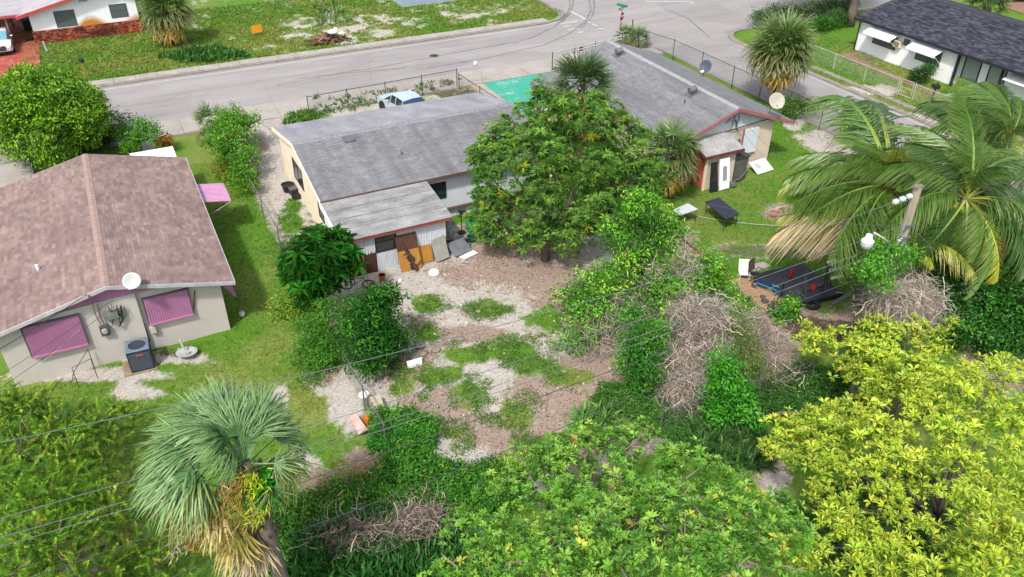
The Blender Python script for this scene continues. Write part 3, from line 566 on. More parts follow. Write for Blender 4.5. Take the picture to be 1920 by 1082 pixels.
# ---- charcoal-roofed white house, far right ----
CT_=[L(*c,.8) for c in [(78,80,92),(66,68,80),(90,92,104),(58,60,72),(100,100,112)]]
hd=thing('house','white house with charcoal shingle roof and raised white window awnings','house',(60,40,0))
mk('wall',B().box(55,37.9,-.1,55.2,46.8,2.5),WHITE2,hd); mk('wall',B().box(55.9,24,-.1,56.1,37.88,2.5),WHITE2,hd); mk('wall',B().box(55.0,37.7,-.1,55.9,37.88,2.5),WHITE2,hd)
mk('wall',B().prism([(55.2,46.6,-.1),(65,46.6,-.1),(65,46.6,2.5),(60,46.6,3.6),(55.2,46.6,2.5)],(0,.2,0)),WHITE2,hd); mk('wall',B().box(65.0,24,-.1,65.2,46.8,2.5),WHITE2,hd)
rb=B().prism([(54.45,24,2.46),(60.1,24,3.75),(65.7,24,2.46),(65.7,24,2.6),(60.1,24,3.9),(54.45,24,2.6)],(0,23.1,0)); rd=mk('roof',rb,pm('charcoal_trim',L(44,48,58),None,3),hd)
shingles(rd,(54.45,47.1,2.605),(0,-1,0),(5.65,0,1.3),18,5.8,SH_DARK,CT_,.34,.145,0,lam=True); shingles(rd,(65.7,47.1,2.605),(0,-1,0),(-5.6,0,1.3),18,5.75,SH_DARK,CT_,.34,.145,0,lam=True)
mk('ridge_cap',B().prism([(59.85,24,3.86),(60.1,24,3.94),(60.35,24,3.86)],(0,23.1,0)),pm('charcoal_ridge',L(70,72,84,.8),None,3),hd)
mk('gutter',B().box(54.38,24,2.44,54.445,47.1,2.6).box(54.45,47.105,2.44,60,47.15,2.58),pm('charcoal_trim',L(44,48,58),None,3),hd); mk('downpipe',B().tube([(54.85,46.75,0),(54.85,46.75,2.5)],.06,6),pm('charcoal_trim',L(44,48,58),None,3),hd)
def awn(y0,y1,zt,z0,z1,cols):
    window(hd,(55,y0,z0),(0,y1-y0,0),(0,0,z1-z0),(-1,0,0),2,cols,pm('grey_window_frame',L(96,100,104),None,4),GREYG,.06)
    ya,yb=max(y0,y1)+.2,min(y0,y1)-.2
    a=mk('awning',ribbed((54.98,ya,zt),(0,yb-ya,0),(-1.05,0,-.38),(-.35,0,1),12,.03),WHITE2,hd); mk('valance',B().box(53.92,yb,zt-.52,53.95,ya,zt-.38),WHITE2,a)
    mk('brace',B().tube([(54.95,yb+.03,z0+.2),(53.96,yb+.03,zt-.42)],.018,4).tube([(54.95,ya-.03,z0+.2),(53.96,ya-.03,zt-.42)],.018,4),WHITE2,a)
awn(45.3,43.0,2.3,.95,1.95,2); awn(41.1,38.9,2.3,.9,2.0,2)
window(hd,(55,42.5-.1,1.6),(0,-.55,0),(0,0,.5),(-1,0,0),1,1,pm('grey_window_frame',L(96,100,104),None,4),GREYG,.05)
ac=mk('window_unit',B().box(54.65,42.45,1.35,55.0,43.05,1.85),CREAM,hd); lv=B()
for i in range(7): lv.box(54.62,42.5,1.4+i*.06,54.648,43.0,1.43+i*.06)
mk('grille',lv,pm('tan_grille',L(170,156,136),None,4),ac)
for y in (36.9,34.9):
    window(hd,(55.9,y+.7,.05),(0,-1.4,0),(0,0,2.3),(-1,0,0),1,1,pm('charcoal_trim',L(44,48,58),None,3),pm('frosted_green_glass',L(176,196,190),None,2,.25),.1,name='glass_door')
[mk('porch_post',B().box(54.75,y,0,54.9,y+.15,2.45),pm('charcoal_trim',L(44,48,58),None,3),hd) for y in (37.3,33.8)]
mk('door_canopy',ribbed((55.85,33.6,2.2),(0,-2.6,0),(-1.3,0,-.45),(-.3,0,1),12,.03),WHITE2,hd)
# ---- white house with stained wall, far left ----
hl=thing('house','white house with orange stained wall above a brick base and two front windows','house',(-1,80,0))
n=N('rust_stained_white_wall'); p=n.pos(); sx=n.n('ShaderNodeSeparateXYZ'); n.l(p,sx.inputs[0]); X_,Z_=sx.outputs[0],sx.outputs[2]
h1=n.math('SUBTRACT',1.75,n.math('MULTIPLY',n.math('POWER',n.math('ABSOLUTE',n.math('SUBTRACT',X_,-.45)),2.),.5)); h2=n.math('SUBTRACT',1.5,n.math('MULTIPLY',n.math('ABSOLUTE',n.math('SUBTRACT',X_,3.1)),.4))
hh=n.math('MAXIMUM',h1,h2); s_=n.rng(n.math('ADD',n.math('SUBTRACT',hh,Z_),n.math('MULTIPLY',n.math('SUBTRACT',n.noise(2,4,.6,p),.5),.5)),-.12,.4)
STW=n.fin(n.mix(s_,n.mix(n.rng(n.noise(1,5,.6,p),.35,.65),L(224,228,236,1.35),L(240,240,240,1.3)),n.mix(n.noise(4,4,.6,p),L(222,158,72),L(200,120,40))),.85)
mk('wall',B().prism([(-4.85,77,.95),(3.25,77,.95),(3.25,77,3.4),(1.5,77,3.9),(-4.85,77,2.45)],(0,.2,0)),STW,hl); mk('wall',B().box(3.05,77.2,-.1,3.25,90,3.4),WHITE,hl); mk('wall',B().box(-4.85,77.2,-.1,-4.65,90,2.5),WHITE,hl)
n=N('stained_brick'); a=n.n('ShaderNodeAttribute',attribute_name='Col').outputs['Color']; p=n.pos(); f=n.noise(.55,5,.6,p,1); BRK=n.fin(n.mix(n.rng(f,.45,.62,0,.85),a,L(70,28,24)),.9)
V=[];F=[];C=[]; k=0
for r in range(13):
    for i in range(41):
        x=-4.95+i*.203+(.1 if r%2 else 0); x1=min(x+.19,3.35); y=76.9-random.uniform(0,.012)
        V+=[(x,y,r*.078+.0),(x1,y,r*.078),(x1,y,r*.078+.066),(x,y,r*.078+.066),(x,77.0,r*.078),(x1,77,r*.078),(x1,77,r*.078+.066),(x,77,r*.078+.066)]
        F+=[[k+j for j in q] for q in ((0,1,2,3),(3,2,6,7),(0,3,7,4),(1,5,6,2))]; c=random.choice([L(176,84,48),L(150,66,40),L(196,112,74),L(206,140,110),L(130,52,36)]); C+=[c]*8; k+=8
base=mk('brick_base',B().box(-4.95,76.93,-.1,3.3,77.0,1.02),pm('red_mortar',L(150,96,76),None,3),hl); o=npmesh('brick_course',V,F,BRK,base,C); o['kind']='stuff'
gf=pm('grey_window_frame',L(96,100,104),None,4)
window(hl,(-3.05,77,1.1),(1.55,0,0),(0,0,1.3),(0,-1,0),3,1,gf,GREYG,.07); window(hl,(1.15,77,1.35),(1.35,0,0),(0,0,1.1),(0,-1,0),2,1,gf,GREYG,.07)
rb=B().prism([(-5.7,76.4,2.3),(1.5,76.4,4.05),(4.0,76.4,3.4),(4.0,76.4,3.52),(1.5,76.4,4.17),(-5.7,76.4,2.42)],(0,14,0)); mk('roof',rb,pm('pale_grey_roof',L(206,200,204,.9),L(180,172,178,.9),1,.9),hl)
mk('fascia',B().prism([(-5.75,76.33,2.2),(1.5,76.33,3.96),(1.5,76.33,4.18),(-5.75,76.33,2.44)],(0,.06,0)).prism([(4.05,76.33,3.3),(1.5,76.33,3.96),(1.5,76.33,4.18),(4.05,76.33,3.54)],(0,.06,0)),pm('red_trim',L(206,92,88),L(180,70,70),2),hl)
mk('carport_roof',B().slab((-12,76.8,2.5),(7.2,0,-.1),(0,9,0),(0,0,.12)),pm('pale_grey_roof',L(206,200,204),None,1),hl); mk('carport_fascia',B().box(-12,76.7,2.32,-4.86,76.78,2.5),pm('red_trim',L(206,92,88),None,2),hl)
[mk('carport_post',B().box(x,76.9,0,x+.12,77.02,2.4),GREYW,hl) for x in (-6.6,-10)]
text('2008',hl,Vector((-.65,76.985,3.0))-hl.location,.34,BLACK,name='house_number')
# ---- pale blue house beyond the weedy lot ----
hb=thing('house','pale blue walled house corner beyond the weedy vacant lot','house',(30,79,0))
mk('wall',B().box(26.0,74.6,-.1,35.5,74.8,2.6),pm('light_blue_stucco',L(186,202,224,.9),L(170,188,212,.9),1,.9),hb); mk('wall',B().box(26.0,74.8,-.1,26.2,84,2.6),pm('light_blue_stucco',L(186,202,224),None,1),hb); mk('wall',B().box(35.3,74.8,-.1,35.5,84,2.6),pm('light_blue_stucco',L(186,202,224),None,1),hb)
mk('roof',B().prism([(25.5,74.1,2.5),(25.5,79.4,3.8),(25.5,84.6,2.5),(25.5,84.6,2.65),(25.5,79.4,3.95),(25.5,74.1,2.65)],(10.5,0,0)),WHITE,hb)
window(hb,(29,74.6,1.0),(1.4,0,0),(0,0,1.1),(0,-1,0),2,2,gf,GREYG,.06); window(hb,(33,74.6,1.0),(1.4,0,0),(0,0,1.1),(0,-1,0),2,2,gf,GREYG,.06)
# ================= vegetation =================
LEAF=leaf_mat('broad_leaf'); PALM=leaf_mat('palm_leaf',.4,.2,.4); TWIG=pm('grey_bark',L(150,138,126,.8),L(104,92,82,.8),5,.95,.5,fine=20,stretch=(3,3,.7)); DRYT=attr_mat('dry_twig',.95,.1,40,.25)
BARK=pm('brown_bark',L(128,108,92,.8),L(84,70,60,.8),6,.95,.6,fine=24,stretch=(3,3,.6))
def nrmz(a): return a/np.maximum(np.linalg.norm(a,axis=1,keepdims=True),1e-9)
def leafgeo(P,D,U,ln,wd,C,fold=.25,droop=.15,mid=.5):
    """folded diamond leaves. P base, D direction, U rough up"""
    n=len(P); D=nrmz(D); S=nrmz(np.cross(D,U)); Nn=np.cross(S,D); ln=np.broadcast_to(ln,(n,))[:,None]; wd=np.broadcast_to(wd,(n,))[:,None]
    a=P; b=P+D*ln*mid+S*wd/2+Nn*wd*fold; c=P+D*ln-Nn*ln*droop; d=P+D*ln*mid-S*wd/2+Nn*wd*fold
    V=np.stack([a,b,c,d],1).reshape(-1,3); i=np.arange(n)*4
    F=np.concatenate([np.stack([i,i+2,i+1],1),np.stack([i,i+3,i+2],1)]); return V,F,np.repeat(C,4,0)
def randdir(n,up=0.):
    d=rng.normal(size=(n,3)); d=nrmz(d); d[:,2]+=up; return nrmz(d)
def pal(cols,wts,n):
    c=np.array([x[:3] for x in cols]); return c[rng.choice(len(cols),n,p=np.array(wts)/sum(wts))]
def crown(name,parent,blobs,dens,cr,per,ll,lw,cols,wts,mode='spray',fill=.5,mat=None,jit=.22,lump=.3,upb=.35,tipc=None,droop=.15,inner=None):
    """blobs: (centre, (rx,ry,rz)). clumps of leaves over and inside lumpy ellipsoids"""
    Ps=[];Os=[];YO=[]
    for c,r in blobs:
        r=np.array(r if isinstance(r,(tuple,list)) else (r,r,r*.85)); area=4*PI*((r[0]*r[1])**1.6/3+(r[0]*r[2])**1.6/3+(r[1]*r[2])**1.6/3)**(1/1.6)
        k=max(int(area*dens),4); d=randdir(k,upb); h=1+lump*(2*vn(d[:,0]*2.3+c[0],d[:,1]*2.3+d[:,2]*2+c[1],.8)-1)
        rad=np.where(rng.random(k)<fill,rng.uniform(.35,.95,k),rng.uniform(.86,1.06,k)); Ps.append(np.array(c)+d*r*(h*rad)[:,None]); Os.append(d); YO.append(d[:,2]*.9+(rad-.85)*1.5)
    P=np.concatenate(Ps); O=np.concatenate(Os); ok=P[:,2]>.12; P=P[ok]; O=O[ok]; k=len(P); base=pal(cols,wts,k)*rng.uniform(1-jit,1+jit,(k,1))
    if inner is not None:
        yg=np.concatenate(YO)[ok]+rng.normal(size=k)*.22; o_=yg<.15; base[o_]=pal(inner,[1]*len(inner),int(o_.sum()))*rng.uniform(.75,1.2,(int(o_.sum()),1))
    up=np.array([0,0,1.])
    if mode=='rosette':
        ax=nrmz(O*.5+up*.9+rng.normal(size=(k,3))*.25); t=nrmz(np.cross(ax,rng.normal(size=(k,3)))); s=np.cross(ax,t); sz=rng.uniform(.55,1.35,k)
        VV=[];FF=[];CC=[]; nb=0
        for j in range(per):
            a=2*PI*(j+rng.uniform(-.25,.25,k))/per*1.618*2; el=rng.uniform(.15,.95,k)
            D=(t*np.cos(a)[:,None]+s*np.sin(a)[:,None])*np.cos(el)[:,None]+ax*np.sin(el)[:,None]; C=base*rng.uniform(.8,1.2,(k,1))
            if tipc is not None: C=C*(1-np.clip(el*1.1-.2,0,.8)[:,None])+np.array(tipc[:3])*np.clip(el*1.1-.2,0,.8)[:,None]*rng.uniform(.8,1.2,(k,1))
            v,f,c=leafgeo(P+D*.02,D,ax,ll*sz,lw*sz,C,.2,droop); VV.append(v);FF.append(f+nb);CC.append(c); nb+=len(v)
        V,F,C=np.concatenate(VV),np.concatenate(FF),np.concatenate(CC)
    else:
        Q=np.repeat(P,per,0); OO=np.repeat(O,per,0); m_=len(Q); Q=Q+rng.normal(size=(m_,3))*cr*np.array([1,1,.7])
        D=nrmz(OO*.7+rng.normal(size=(m_,3))*.8+np.array([0,0,-.25])); U=nrmz(OO*.5+up+rng.normal(size=(m_,3))*.4); C=np.repeat(base,per,0)*rng.uniform(.75,1.25,(m_,1))
        V,F,C=leafgeo(Q,D,U,ll*rng.uniform(.7,1.25,m_),lw*rng.uniform(.8,1.2,m_),C,.22,droop)
    return npmesh(name,V,F,mat or LEAF,parent,C)
def limbs(parent,base,tips,r0,mat=None,name='trunk',fork=.35,wob=.25,stem=0):
    b=B(); base=Vector(base)
    if stem: b.tube([base-Vector((0,0,.2)),base+Vector((.04,0,stem*.5)),base+Vector((0,.03,stem+.15))],[r0*1.15,r0*.9,r0*.85],9); base=base+Vector((0,0,stem)); r0*=.6
    for i,t in enumerate(tips):
        t=Vector(t); q=base.lerp(t,fork)+Vector((random.uniform(-wob,wob),random.uniform(-wob,wob),.1)); st=base+Vector((random.uniform(-.08,.08),random.uniform(-.08,.08),-.15)) if i else base-Vector((0,0,.15))
        b.tube([st,base.lerp(q,.5)+Vector((random.uniform(-.05,.05),0,0)),q,q.lerp(t,.5)+Vector((random.uniform(-wob,wob),random.uniform(-wob,wob),.1)),t],[r0,r0*.8,r0*.6,r0*.38,r0*.12],7)
    return mk(name,b,mat or BARK,parent,smooth=True)
def gb(px,py,z,r): 
    p=G(px,py,z); return (tuple(p),r)
def lumps(blobs,k=6,f=.44,keep=.6):
    out=[]
    for c,r in blobs:
        c=np.array(c); r=np.array(r); out.append((tuple(c-np.array([0,0,r[2]*.15])),tuple(r*keep))); d=randdir(k,.25)
        for q in d: s_=f*rng.uniform(.55,1.25); out.append((tuple(c+q*r*(1-s_*.55)*rng.uniform(.8,1.28)),tuple(r*s_)))
    return out
def tree(name,label,cat,base,blobs,r0,group=None,tmat=None,dens=6,cr=.2,per=14,ll=.16,lw=.06,cols=None,wts=None,trunk=True,sub=6,stem=0,**k):
    base=Vector((base[0],base[1],0)); t=thing(name,label,cat,base,0,group)
    if trunk: limbs(t,base,[Vector(b[0])+Vector((random.uniform(-.3,.3),random.uniform(-.3,.3),.1)) for b in blobs],r0,tmat,stem=stem)
    crown('crown',t,lumps(blobs,sub) if sub else blobs,dens*(.5 if sub else 1),cr,per,ll,lw,cols,wts,**k); return t
g_=lambda r,g,b,k=.62: L(r,g,b,k/LK*1.12)
# rounded dense tree by the left street corner
tree('round_tree','big dense dome-shaped green tree behind the brown roof','tree',G(90,300),[gb(85,220,2.9,(3.0,3.0,2.4)),gb(65,195,3.4,(2.2,2.2,1.9)),gb(125,220,2.9,(1.9,1.9,1.8))],.22,sub=0,lump=.12,dens=24,cr=.17,per=11,ll=.2,lw=.1,cols=[g_(122,170,34,.72),g_(94,148,28,.68),g_(146,188,46,.74),g_(60,106,24)],wts=[4,3,2,2],fill=.35)
tree('clipped_tree','small clipped bright green tree with a pale stem by the front walk','tree',G(243,288),[gb(243,252,1.35,(1.25,1.2,.85))],.09,tmat=TWIG,dens=24,cr=.14,per=10,ll=.15,lw=.08,cols=[g_(98,168,34),g_(70,140,26),g_(120,186,50)],wts=[3,3,1],fill=.4)
tree('shrub','dark green hedge shrub behind the clipped bright tree','shrub',G(200,272),[gb(200,248,.9,(1.3,.9,.8)),gb(222,240,.9,(.9,.8,.8)),gb(180,262,.6,(1.,.7,.6))],.06,dens=14,ll=.16,lw=.07,cols=[g_(60,104,34),g_(44,82,28),g_(86,128,44)],wts=[3,2,1])
tree('shrub','thin dark green bushes along the wire fence by the big dome tree','shrub',G(150,290),[gb(150,268,.8,(.9,.6,.8)),gb(170,285,.6,(.9,.6,.6)),gb(120,285,.7,(1,.6,.7))],.05,dens=12,ll=.18,lw=.06,cols=[g_(70,110,40),g_(52,88,34)],wts=[1,1])
tree('croton_bush','small round croton bush with orange and yellow leaves','bush',G(305,282),[gb(306,267,.55,(.62,.6,.55))],.05,dens=36,cr=.1,per=8,ll=.17,lw=.06,cols=[g_(206,128,30,.7),g_(170,80,28,.7),g_(150,150,40,.7),g_(90,96,30,.7)],wts=[3,2,2,2])
tree('shrub','tall bright green shrubs at the corner of the left side yard','shrub',G(446,340),[gb(432,240,1.9,(1.15,1.1,1.15)),gb(450,232,1.6,(1.,1,1)),gb(436,272,1.6,(1.,.9,1.1)),gb(447,305,1.1,(.8,.8,.9)),gb(462,340,.7,(.85,.8,.7)),gb(415,255,1.3,(.9,.9,.9))],.07,dens=13,cr=.2,per=13,ll=.2,lw=.085,cols=[g_(88,160,34),g_(64,134,28),g_(120,180,50),g_(160,176,52)],wts=[4,3,2,1])
tree('shrub','yellow tinged ferny bush in front of the tall side yard shrubs','shrub',G(432,330),[gb(425,312,.5,(.8,.6,.55)),gb(440,325,.4,(.5,.5,.4))],.03,dens=16,ll=.24,lw=.05,cols=[g_(172,158,60),g_(150,172,60),g_(196,150,70)],wts=[2,3,1])
# schefflera by the shed: whorls of long drooping leaflets
t=thing('umbrella_tree','dark glossy umbrella tree with drooping leaf whorls beside the white shed','tree',G(612,585)); bs=[gb(597,505,2.6,(1.35,1.3,1.35)),gb(580,520,2.2,(1.1,1.1,1.1)),gb(612,490,2.9,(1.1,1.1,1.05)),gb(600,470,3.2,(.9,.9,.8))]
limbs(t,G(612,585),[b[0] for b in bs],.1,TWIG)
crown('crown',t,bs,9,.2,11,.42,.12,[g_(34,112,28,.6),g_(28,92,24,.6),g_(56,140,40,.6),g_(24,76,22,.6)],[4,3,2,2],mode='rosette',fill=.3,upb=.5,droop=.45)
tree('shrub','airy light green bush left of the dark lychee-like shrub','shrub',G(600,680),[gb(600,630,1.1,(1.25,1.1,1.1)),gb(585,650,.9,(1.,1,.9)),gb(620,605,1.3,(.9,.9,.9)),gb(590,690,.4,(.8,.7,.5))],.05,dens=15,cr=.2,per=16,ll=.13,lw=.05,cols=[g_(88,158,40),g_(70,138,34),g_(118,176,58)],wts=[3,3,1])
tree('shrub','dark green leafy shrub standing by the end of the wire fence','shrub',G(692,690),[gb(690,610,1.7,(1.2,1.1,1.2)),gb(700,585,2.1,(1.0,.95,1.0)),gb(685,650,1.1,(1.2,1.1,1.)),gb(720,630,1.3,(.9,.9,1)),gb(700,560,2.7,(.6,.6,.6))],.08,dens=14,cr=.2,per=15,ll=.22,lw=.065,cols=[g_(40,112,32,.6),g_(30,88,26,.6),g_(66,146,44,.6),g_(96,170,56,.6)],wts=[4,3,2,1],mode='spray',droop=.3)
tree('shrub','pale yellowish green bush below the umbrella tree','shrub',G(548,590),[gb(540,572,.7,(.8,.7,.7)),gb(562,585,.6,(.7,.6,.6))],.04,dens=15,ll=.16,lw=.07,cols=[g_(150,180,56),g_(116,166,48),g_(176,184,76)],wts=[2,3,1])
tree('seedling','bright rosette of young leaves at the foot of the dark shrub','plant',G(690,712),[gb(690,688,.6,(.35,.35,.3))],.02,dens=14,cr=.1,per=9,ll=.32,lw=.09,cols=[g_(84,176,52),g_(110,190,70)],wts=[1,1],mode='rosette')
# mango
mb=[gb(1060,225,6.2,(2.1,2.1,1.5)),gb(1000,240,5.6,(1.7,1.7,1.4)),gb(1145,262,5.4,(1.8,1.8,1.4)),gb(945,300,4.6,(1.4,1.5,1.3)),gb(1030,300,5.2,(1.9,1.9,1.5)),gb(1120,330,4.6,(1.7,1.7,1.3)),gb(925,360,3.2,(1.1,1.2,1.0)),gb(945,415,2.0,(1.6,1.4,1.2)),gb(1045,430,2.0,(1.5,1.3,1.0)),gb(990,440,1.5,(1.1,1.0,.8)),gb(1085,440,1.8,(1.1,1.,.9)),gb(1200,310,4.6,(1.4,1.4,1.2)),gb(1195,360,3.4,(1.2,1.2,1.1)),gb(1105,400,3.0,(1.3,1.3,1.)),gb(1010,370,3.8,(1.4,1.4,1.1)),gb(905,425,1.6,(1.1,1.,.9)),gb(1170,390,2.6,(1.2,1.2,1.2)),gb(1225,340,4.2,(1.2,1.2,1.2)),gb(910,320,3.9,(1.,1.,1.))]
mango=tree('mango_tree','large spreading mango tree with reddish fruit in the middle of the yard','tree',G(1022,486),mb,.2,tmat=TWIG,stem=1.5,dens=10.5,cr=.26,per=11,ll=.23,lw=.055,mode='rosette',sub=7,upb=.3,cols=[g_(108,152,66,.86),g_(86,132,56,.84),g_(134,174,78,.88),g_(58,94,38,.7),g_(174,180,58,.8),g_(160,128,72,.7)],wts=[5,4,3,3,.35,.15],fill=.45,lump=.4,droop=.45)
b=B()
for i in range(70):
    c,r=random.choice(mb); d=Vector(randdir(1,.1)[0]); a=Vector(c)+Vector((d.x*r[0],d.y*r[1],d.z*r[2]))*.55; q=Vector(c)+Vector((d.x*r[0],d.y*r[1],d.z*r[2]))*random.uniform(.9,1.0); b.tube([a,a.lerp(q,.5)+Vector((random.uniform(-.15,.15),0,.1)),q],[.03,.022,.01],4)
tag(mk('branches',b,TWIG,mango),kind='stuff'); fm=attr_mat('ripening_fruit',.5,.05); fr=B().ball((0,0,0),(.07,.07,.095),8,6); fme=None
for px,py,z in [(1065,228,6.4),(1030,225,6.8),(1043,226,6.6),(908,240,5.3),(960,237,6),(926,257,4.8),(916,263,4.7),(1068,218,7),(1071,294,5.6),(1156,341,4.6),(1181,350,4.2),(1180,308,5.0),(898,325,3.4),(960,310,5),(950,308,4.8),(924,385,2.4),(982,452,1.3),(993,450,1.2),(988,447,1.3),(1024,455,1.2),(1030,452,1.2),(1016,456,1.1),(1008,430,1.9),(975,455,1.1),(1033,330,5.2),(950,438,1.8),(934,445,1.4),(946,432,1.8)]:
    if fme is None:
        o=mk('fruit',fr,fm,mango,True,False,[L(*random.choice([(214,150,128),(204,120,96),(190,180,130)]),.8)]*len(fr.v)); fme=[o.data]
        me=o.data.copy(); me.color_attributes['Col'].data.foreach_set('color',np.array([L(222,176,150,.8)]*len(fr.v),dtype=np.float32).ravel()); fme.append(me)
    else: o=link('fruit',random.choice(fme),mango)
    o.location=G(px,py,z)-wloc(mango)
# bright tree cluster right of the mango
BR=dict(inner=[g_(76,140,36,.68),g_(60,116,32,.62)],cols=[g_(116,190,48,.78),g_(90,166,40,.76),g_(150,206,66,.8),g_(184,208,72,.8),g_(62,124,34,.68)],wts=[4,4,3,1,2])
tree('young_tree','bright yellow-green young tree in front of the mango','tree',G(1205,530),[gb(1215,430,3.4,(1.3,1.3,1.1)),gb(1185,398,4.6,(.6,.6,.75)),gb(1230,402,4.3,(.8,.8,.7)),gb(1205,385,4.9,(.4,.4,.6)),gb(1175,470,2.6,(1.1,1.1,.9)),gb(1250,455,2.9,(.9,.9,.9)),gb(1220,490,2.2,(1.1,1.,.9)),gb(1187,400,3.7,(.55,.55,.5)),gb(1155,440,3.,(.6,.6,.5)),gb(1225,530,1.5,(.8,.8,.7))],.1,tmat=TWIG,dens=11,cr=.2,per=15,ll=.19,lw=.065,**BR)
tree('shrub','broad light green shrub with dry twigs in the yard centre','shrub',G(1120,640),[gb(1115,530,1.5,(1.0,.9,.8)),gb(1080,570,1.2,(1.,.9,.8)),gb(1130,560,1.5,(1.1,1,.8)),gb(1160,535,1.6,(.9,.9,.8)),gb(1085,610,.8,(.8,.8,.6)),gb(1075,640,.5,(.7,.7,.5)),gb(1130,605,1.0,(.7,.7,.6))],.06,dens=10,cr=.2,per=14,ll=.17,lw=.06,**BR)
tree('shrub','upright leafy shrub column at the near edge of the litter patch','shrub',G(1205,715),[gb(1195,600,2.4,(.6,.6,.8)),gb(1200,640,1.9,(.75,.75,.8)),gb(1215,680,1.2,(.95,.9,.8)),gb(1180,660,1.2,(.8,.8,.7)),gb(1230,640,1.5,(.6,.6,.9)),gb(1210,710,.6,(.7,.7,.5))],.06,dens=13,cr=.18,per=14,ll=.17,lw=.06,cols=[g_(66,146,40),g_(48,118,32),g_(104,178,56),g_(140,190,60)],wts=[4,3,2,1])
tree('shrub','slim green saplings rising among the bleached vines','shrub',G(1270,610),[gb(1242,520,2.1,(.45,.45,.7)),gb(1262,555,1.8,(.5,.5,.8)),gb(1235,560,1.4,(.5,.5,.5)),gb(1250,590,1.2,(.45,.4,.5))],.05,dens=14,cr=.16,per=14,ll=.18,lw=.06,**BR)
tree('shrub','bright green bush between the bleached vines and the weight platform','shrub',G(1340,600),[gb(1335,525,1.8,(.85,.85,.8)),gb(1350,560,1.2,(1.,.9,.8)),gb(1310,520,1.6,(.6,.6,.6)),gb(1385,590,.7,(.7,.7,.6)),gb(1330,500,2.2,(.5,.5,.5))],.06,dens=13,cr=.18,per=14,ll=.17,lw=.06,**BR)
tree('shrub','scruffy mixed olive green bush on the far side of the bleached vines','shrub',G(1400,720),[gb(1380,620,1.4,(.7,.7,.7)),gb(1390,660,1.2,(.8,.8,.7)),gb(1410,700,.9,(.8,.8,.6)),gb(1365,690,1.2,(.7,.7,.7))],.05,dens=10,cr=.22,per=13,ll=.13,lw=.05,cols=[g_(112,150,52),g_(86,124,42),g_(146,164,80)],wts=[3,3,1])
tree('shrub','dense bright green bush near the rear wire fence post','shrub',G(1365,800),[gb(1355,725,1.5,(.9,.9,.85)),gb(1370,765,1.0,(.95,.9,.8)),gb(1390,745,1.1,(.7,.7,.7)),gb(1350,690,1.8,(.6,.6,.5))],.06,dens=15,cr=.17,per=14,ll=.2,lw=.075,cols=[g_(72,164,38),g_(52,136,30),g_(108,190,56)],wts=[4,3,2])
tree('shrub','small leafy shoots beside the dark weightlifting mats','plant',G(1485,600),[gb(1480,575,.6,(.5,.5,.45)),gb(1470,592,.35,(.5,.4,.3))],.03,dens=16,cr=.14,per=12,ll=.2,lw=.07,**BR)
tree('shrub','bushy green vine mound around the foot of the utility pole','shrub',G(1635,560),[gb(1650,478,3.0,(.9,.8,.7)),gb(1640,505,2.4,(.9,.9,.8)),gb(1690,490,2.6,(.9,.9,.8)),gb(1750,470,2.4,(1.1,1.,.8)),gb(1780,500,2.0,(1.,1.,.9)),((22.3,15.0,3.3),(.75,.6,.75)),((22.9,15.1,2.7),(.8,.7,.8)),((21.9,15.0,2.3),(.8,.7,.9)),((22.6,14.7,1.6),(1.,.8,.9)),(tuple(onY(1650,488,15.0)),(.6,.4,.5)),(tuple(onY(1628,502,14.9)),(.55,.4,.45)),(tuple(onY(1685,482,15.1)),(.5,.4,.45)),(tuple(onY(1655,520,14.9)),(.6,.4,.5))],.05,dens=13,cr=.18,per=14,ll=.13,lw=.07,cols=[g_(98,176,46),g_(72,146,38),g_(130,194,60)],wts=[3,3,1])
tree('hedge','thick dark green vine-covered thicket at the right edge','hedge',G(1830,640),[gb(1800,560,1.8,(1.6,1.5,1.5)),gb(1850,600,1.5,(1.7,1.5,1.4)),gb(1880,540,2.2,(1.8,1.6,1.5)),gb(1930,580,2.2,(1.6,1.5,1.4)),gb(1800,620,1.0,(1.3,1.1,1.)),gb(1920,500,2.4,(1.4,1.4,1.4)),gb(1870,640,.8,(1.2,1.,.8)),gb(1760,530,1.6,(.8,.8,1.2))],.1,dens=12,cr=.2,per=15,ll=.15,lw=.08,cols=[g_(62,138,40,.58),g_(44,108,32,.58),g_(92,164,52,.58),g_(30,76,26,.58)],wts=[4,4,2,2],fill=.3)
tree('hedge','low green thicket continuing beyond the vine-covered thicket','hedge',(39,15.5),[((36,17,1.5),(1.8,1.6,1.4)),((39,15,1.4),(2.0,1.6,1.4)),((42,17.5,1.6),(2.,1.8,1.5)),((38,19,1.4),(1.6,1.5,1.3))],.1,dens=9,cr=.22,per=13,ll=.18,lw=.09,cols=[g_(62,138,40,.58),g_(44,108,32,.58),g_(92,164,52,.58)],wts=[4,4,2],fill=.3)
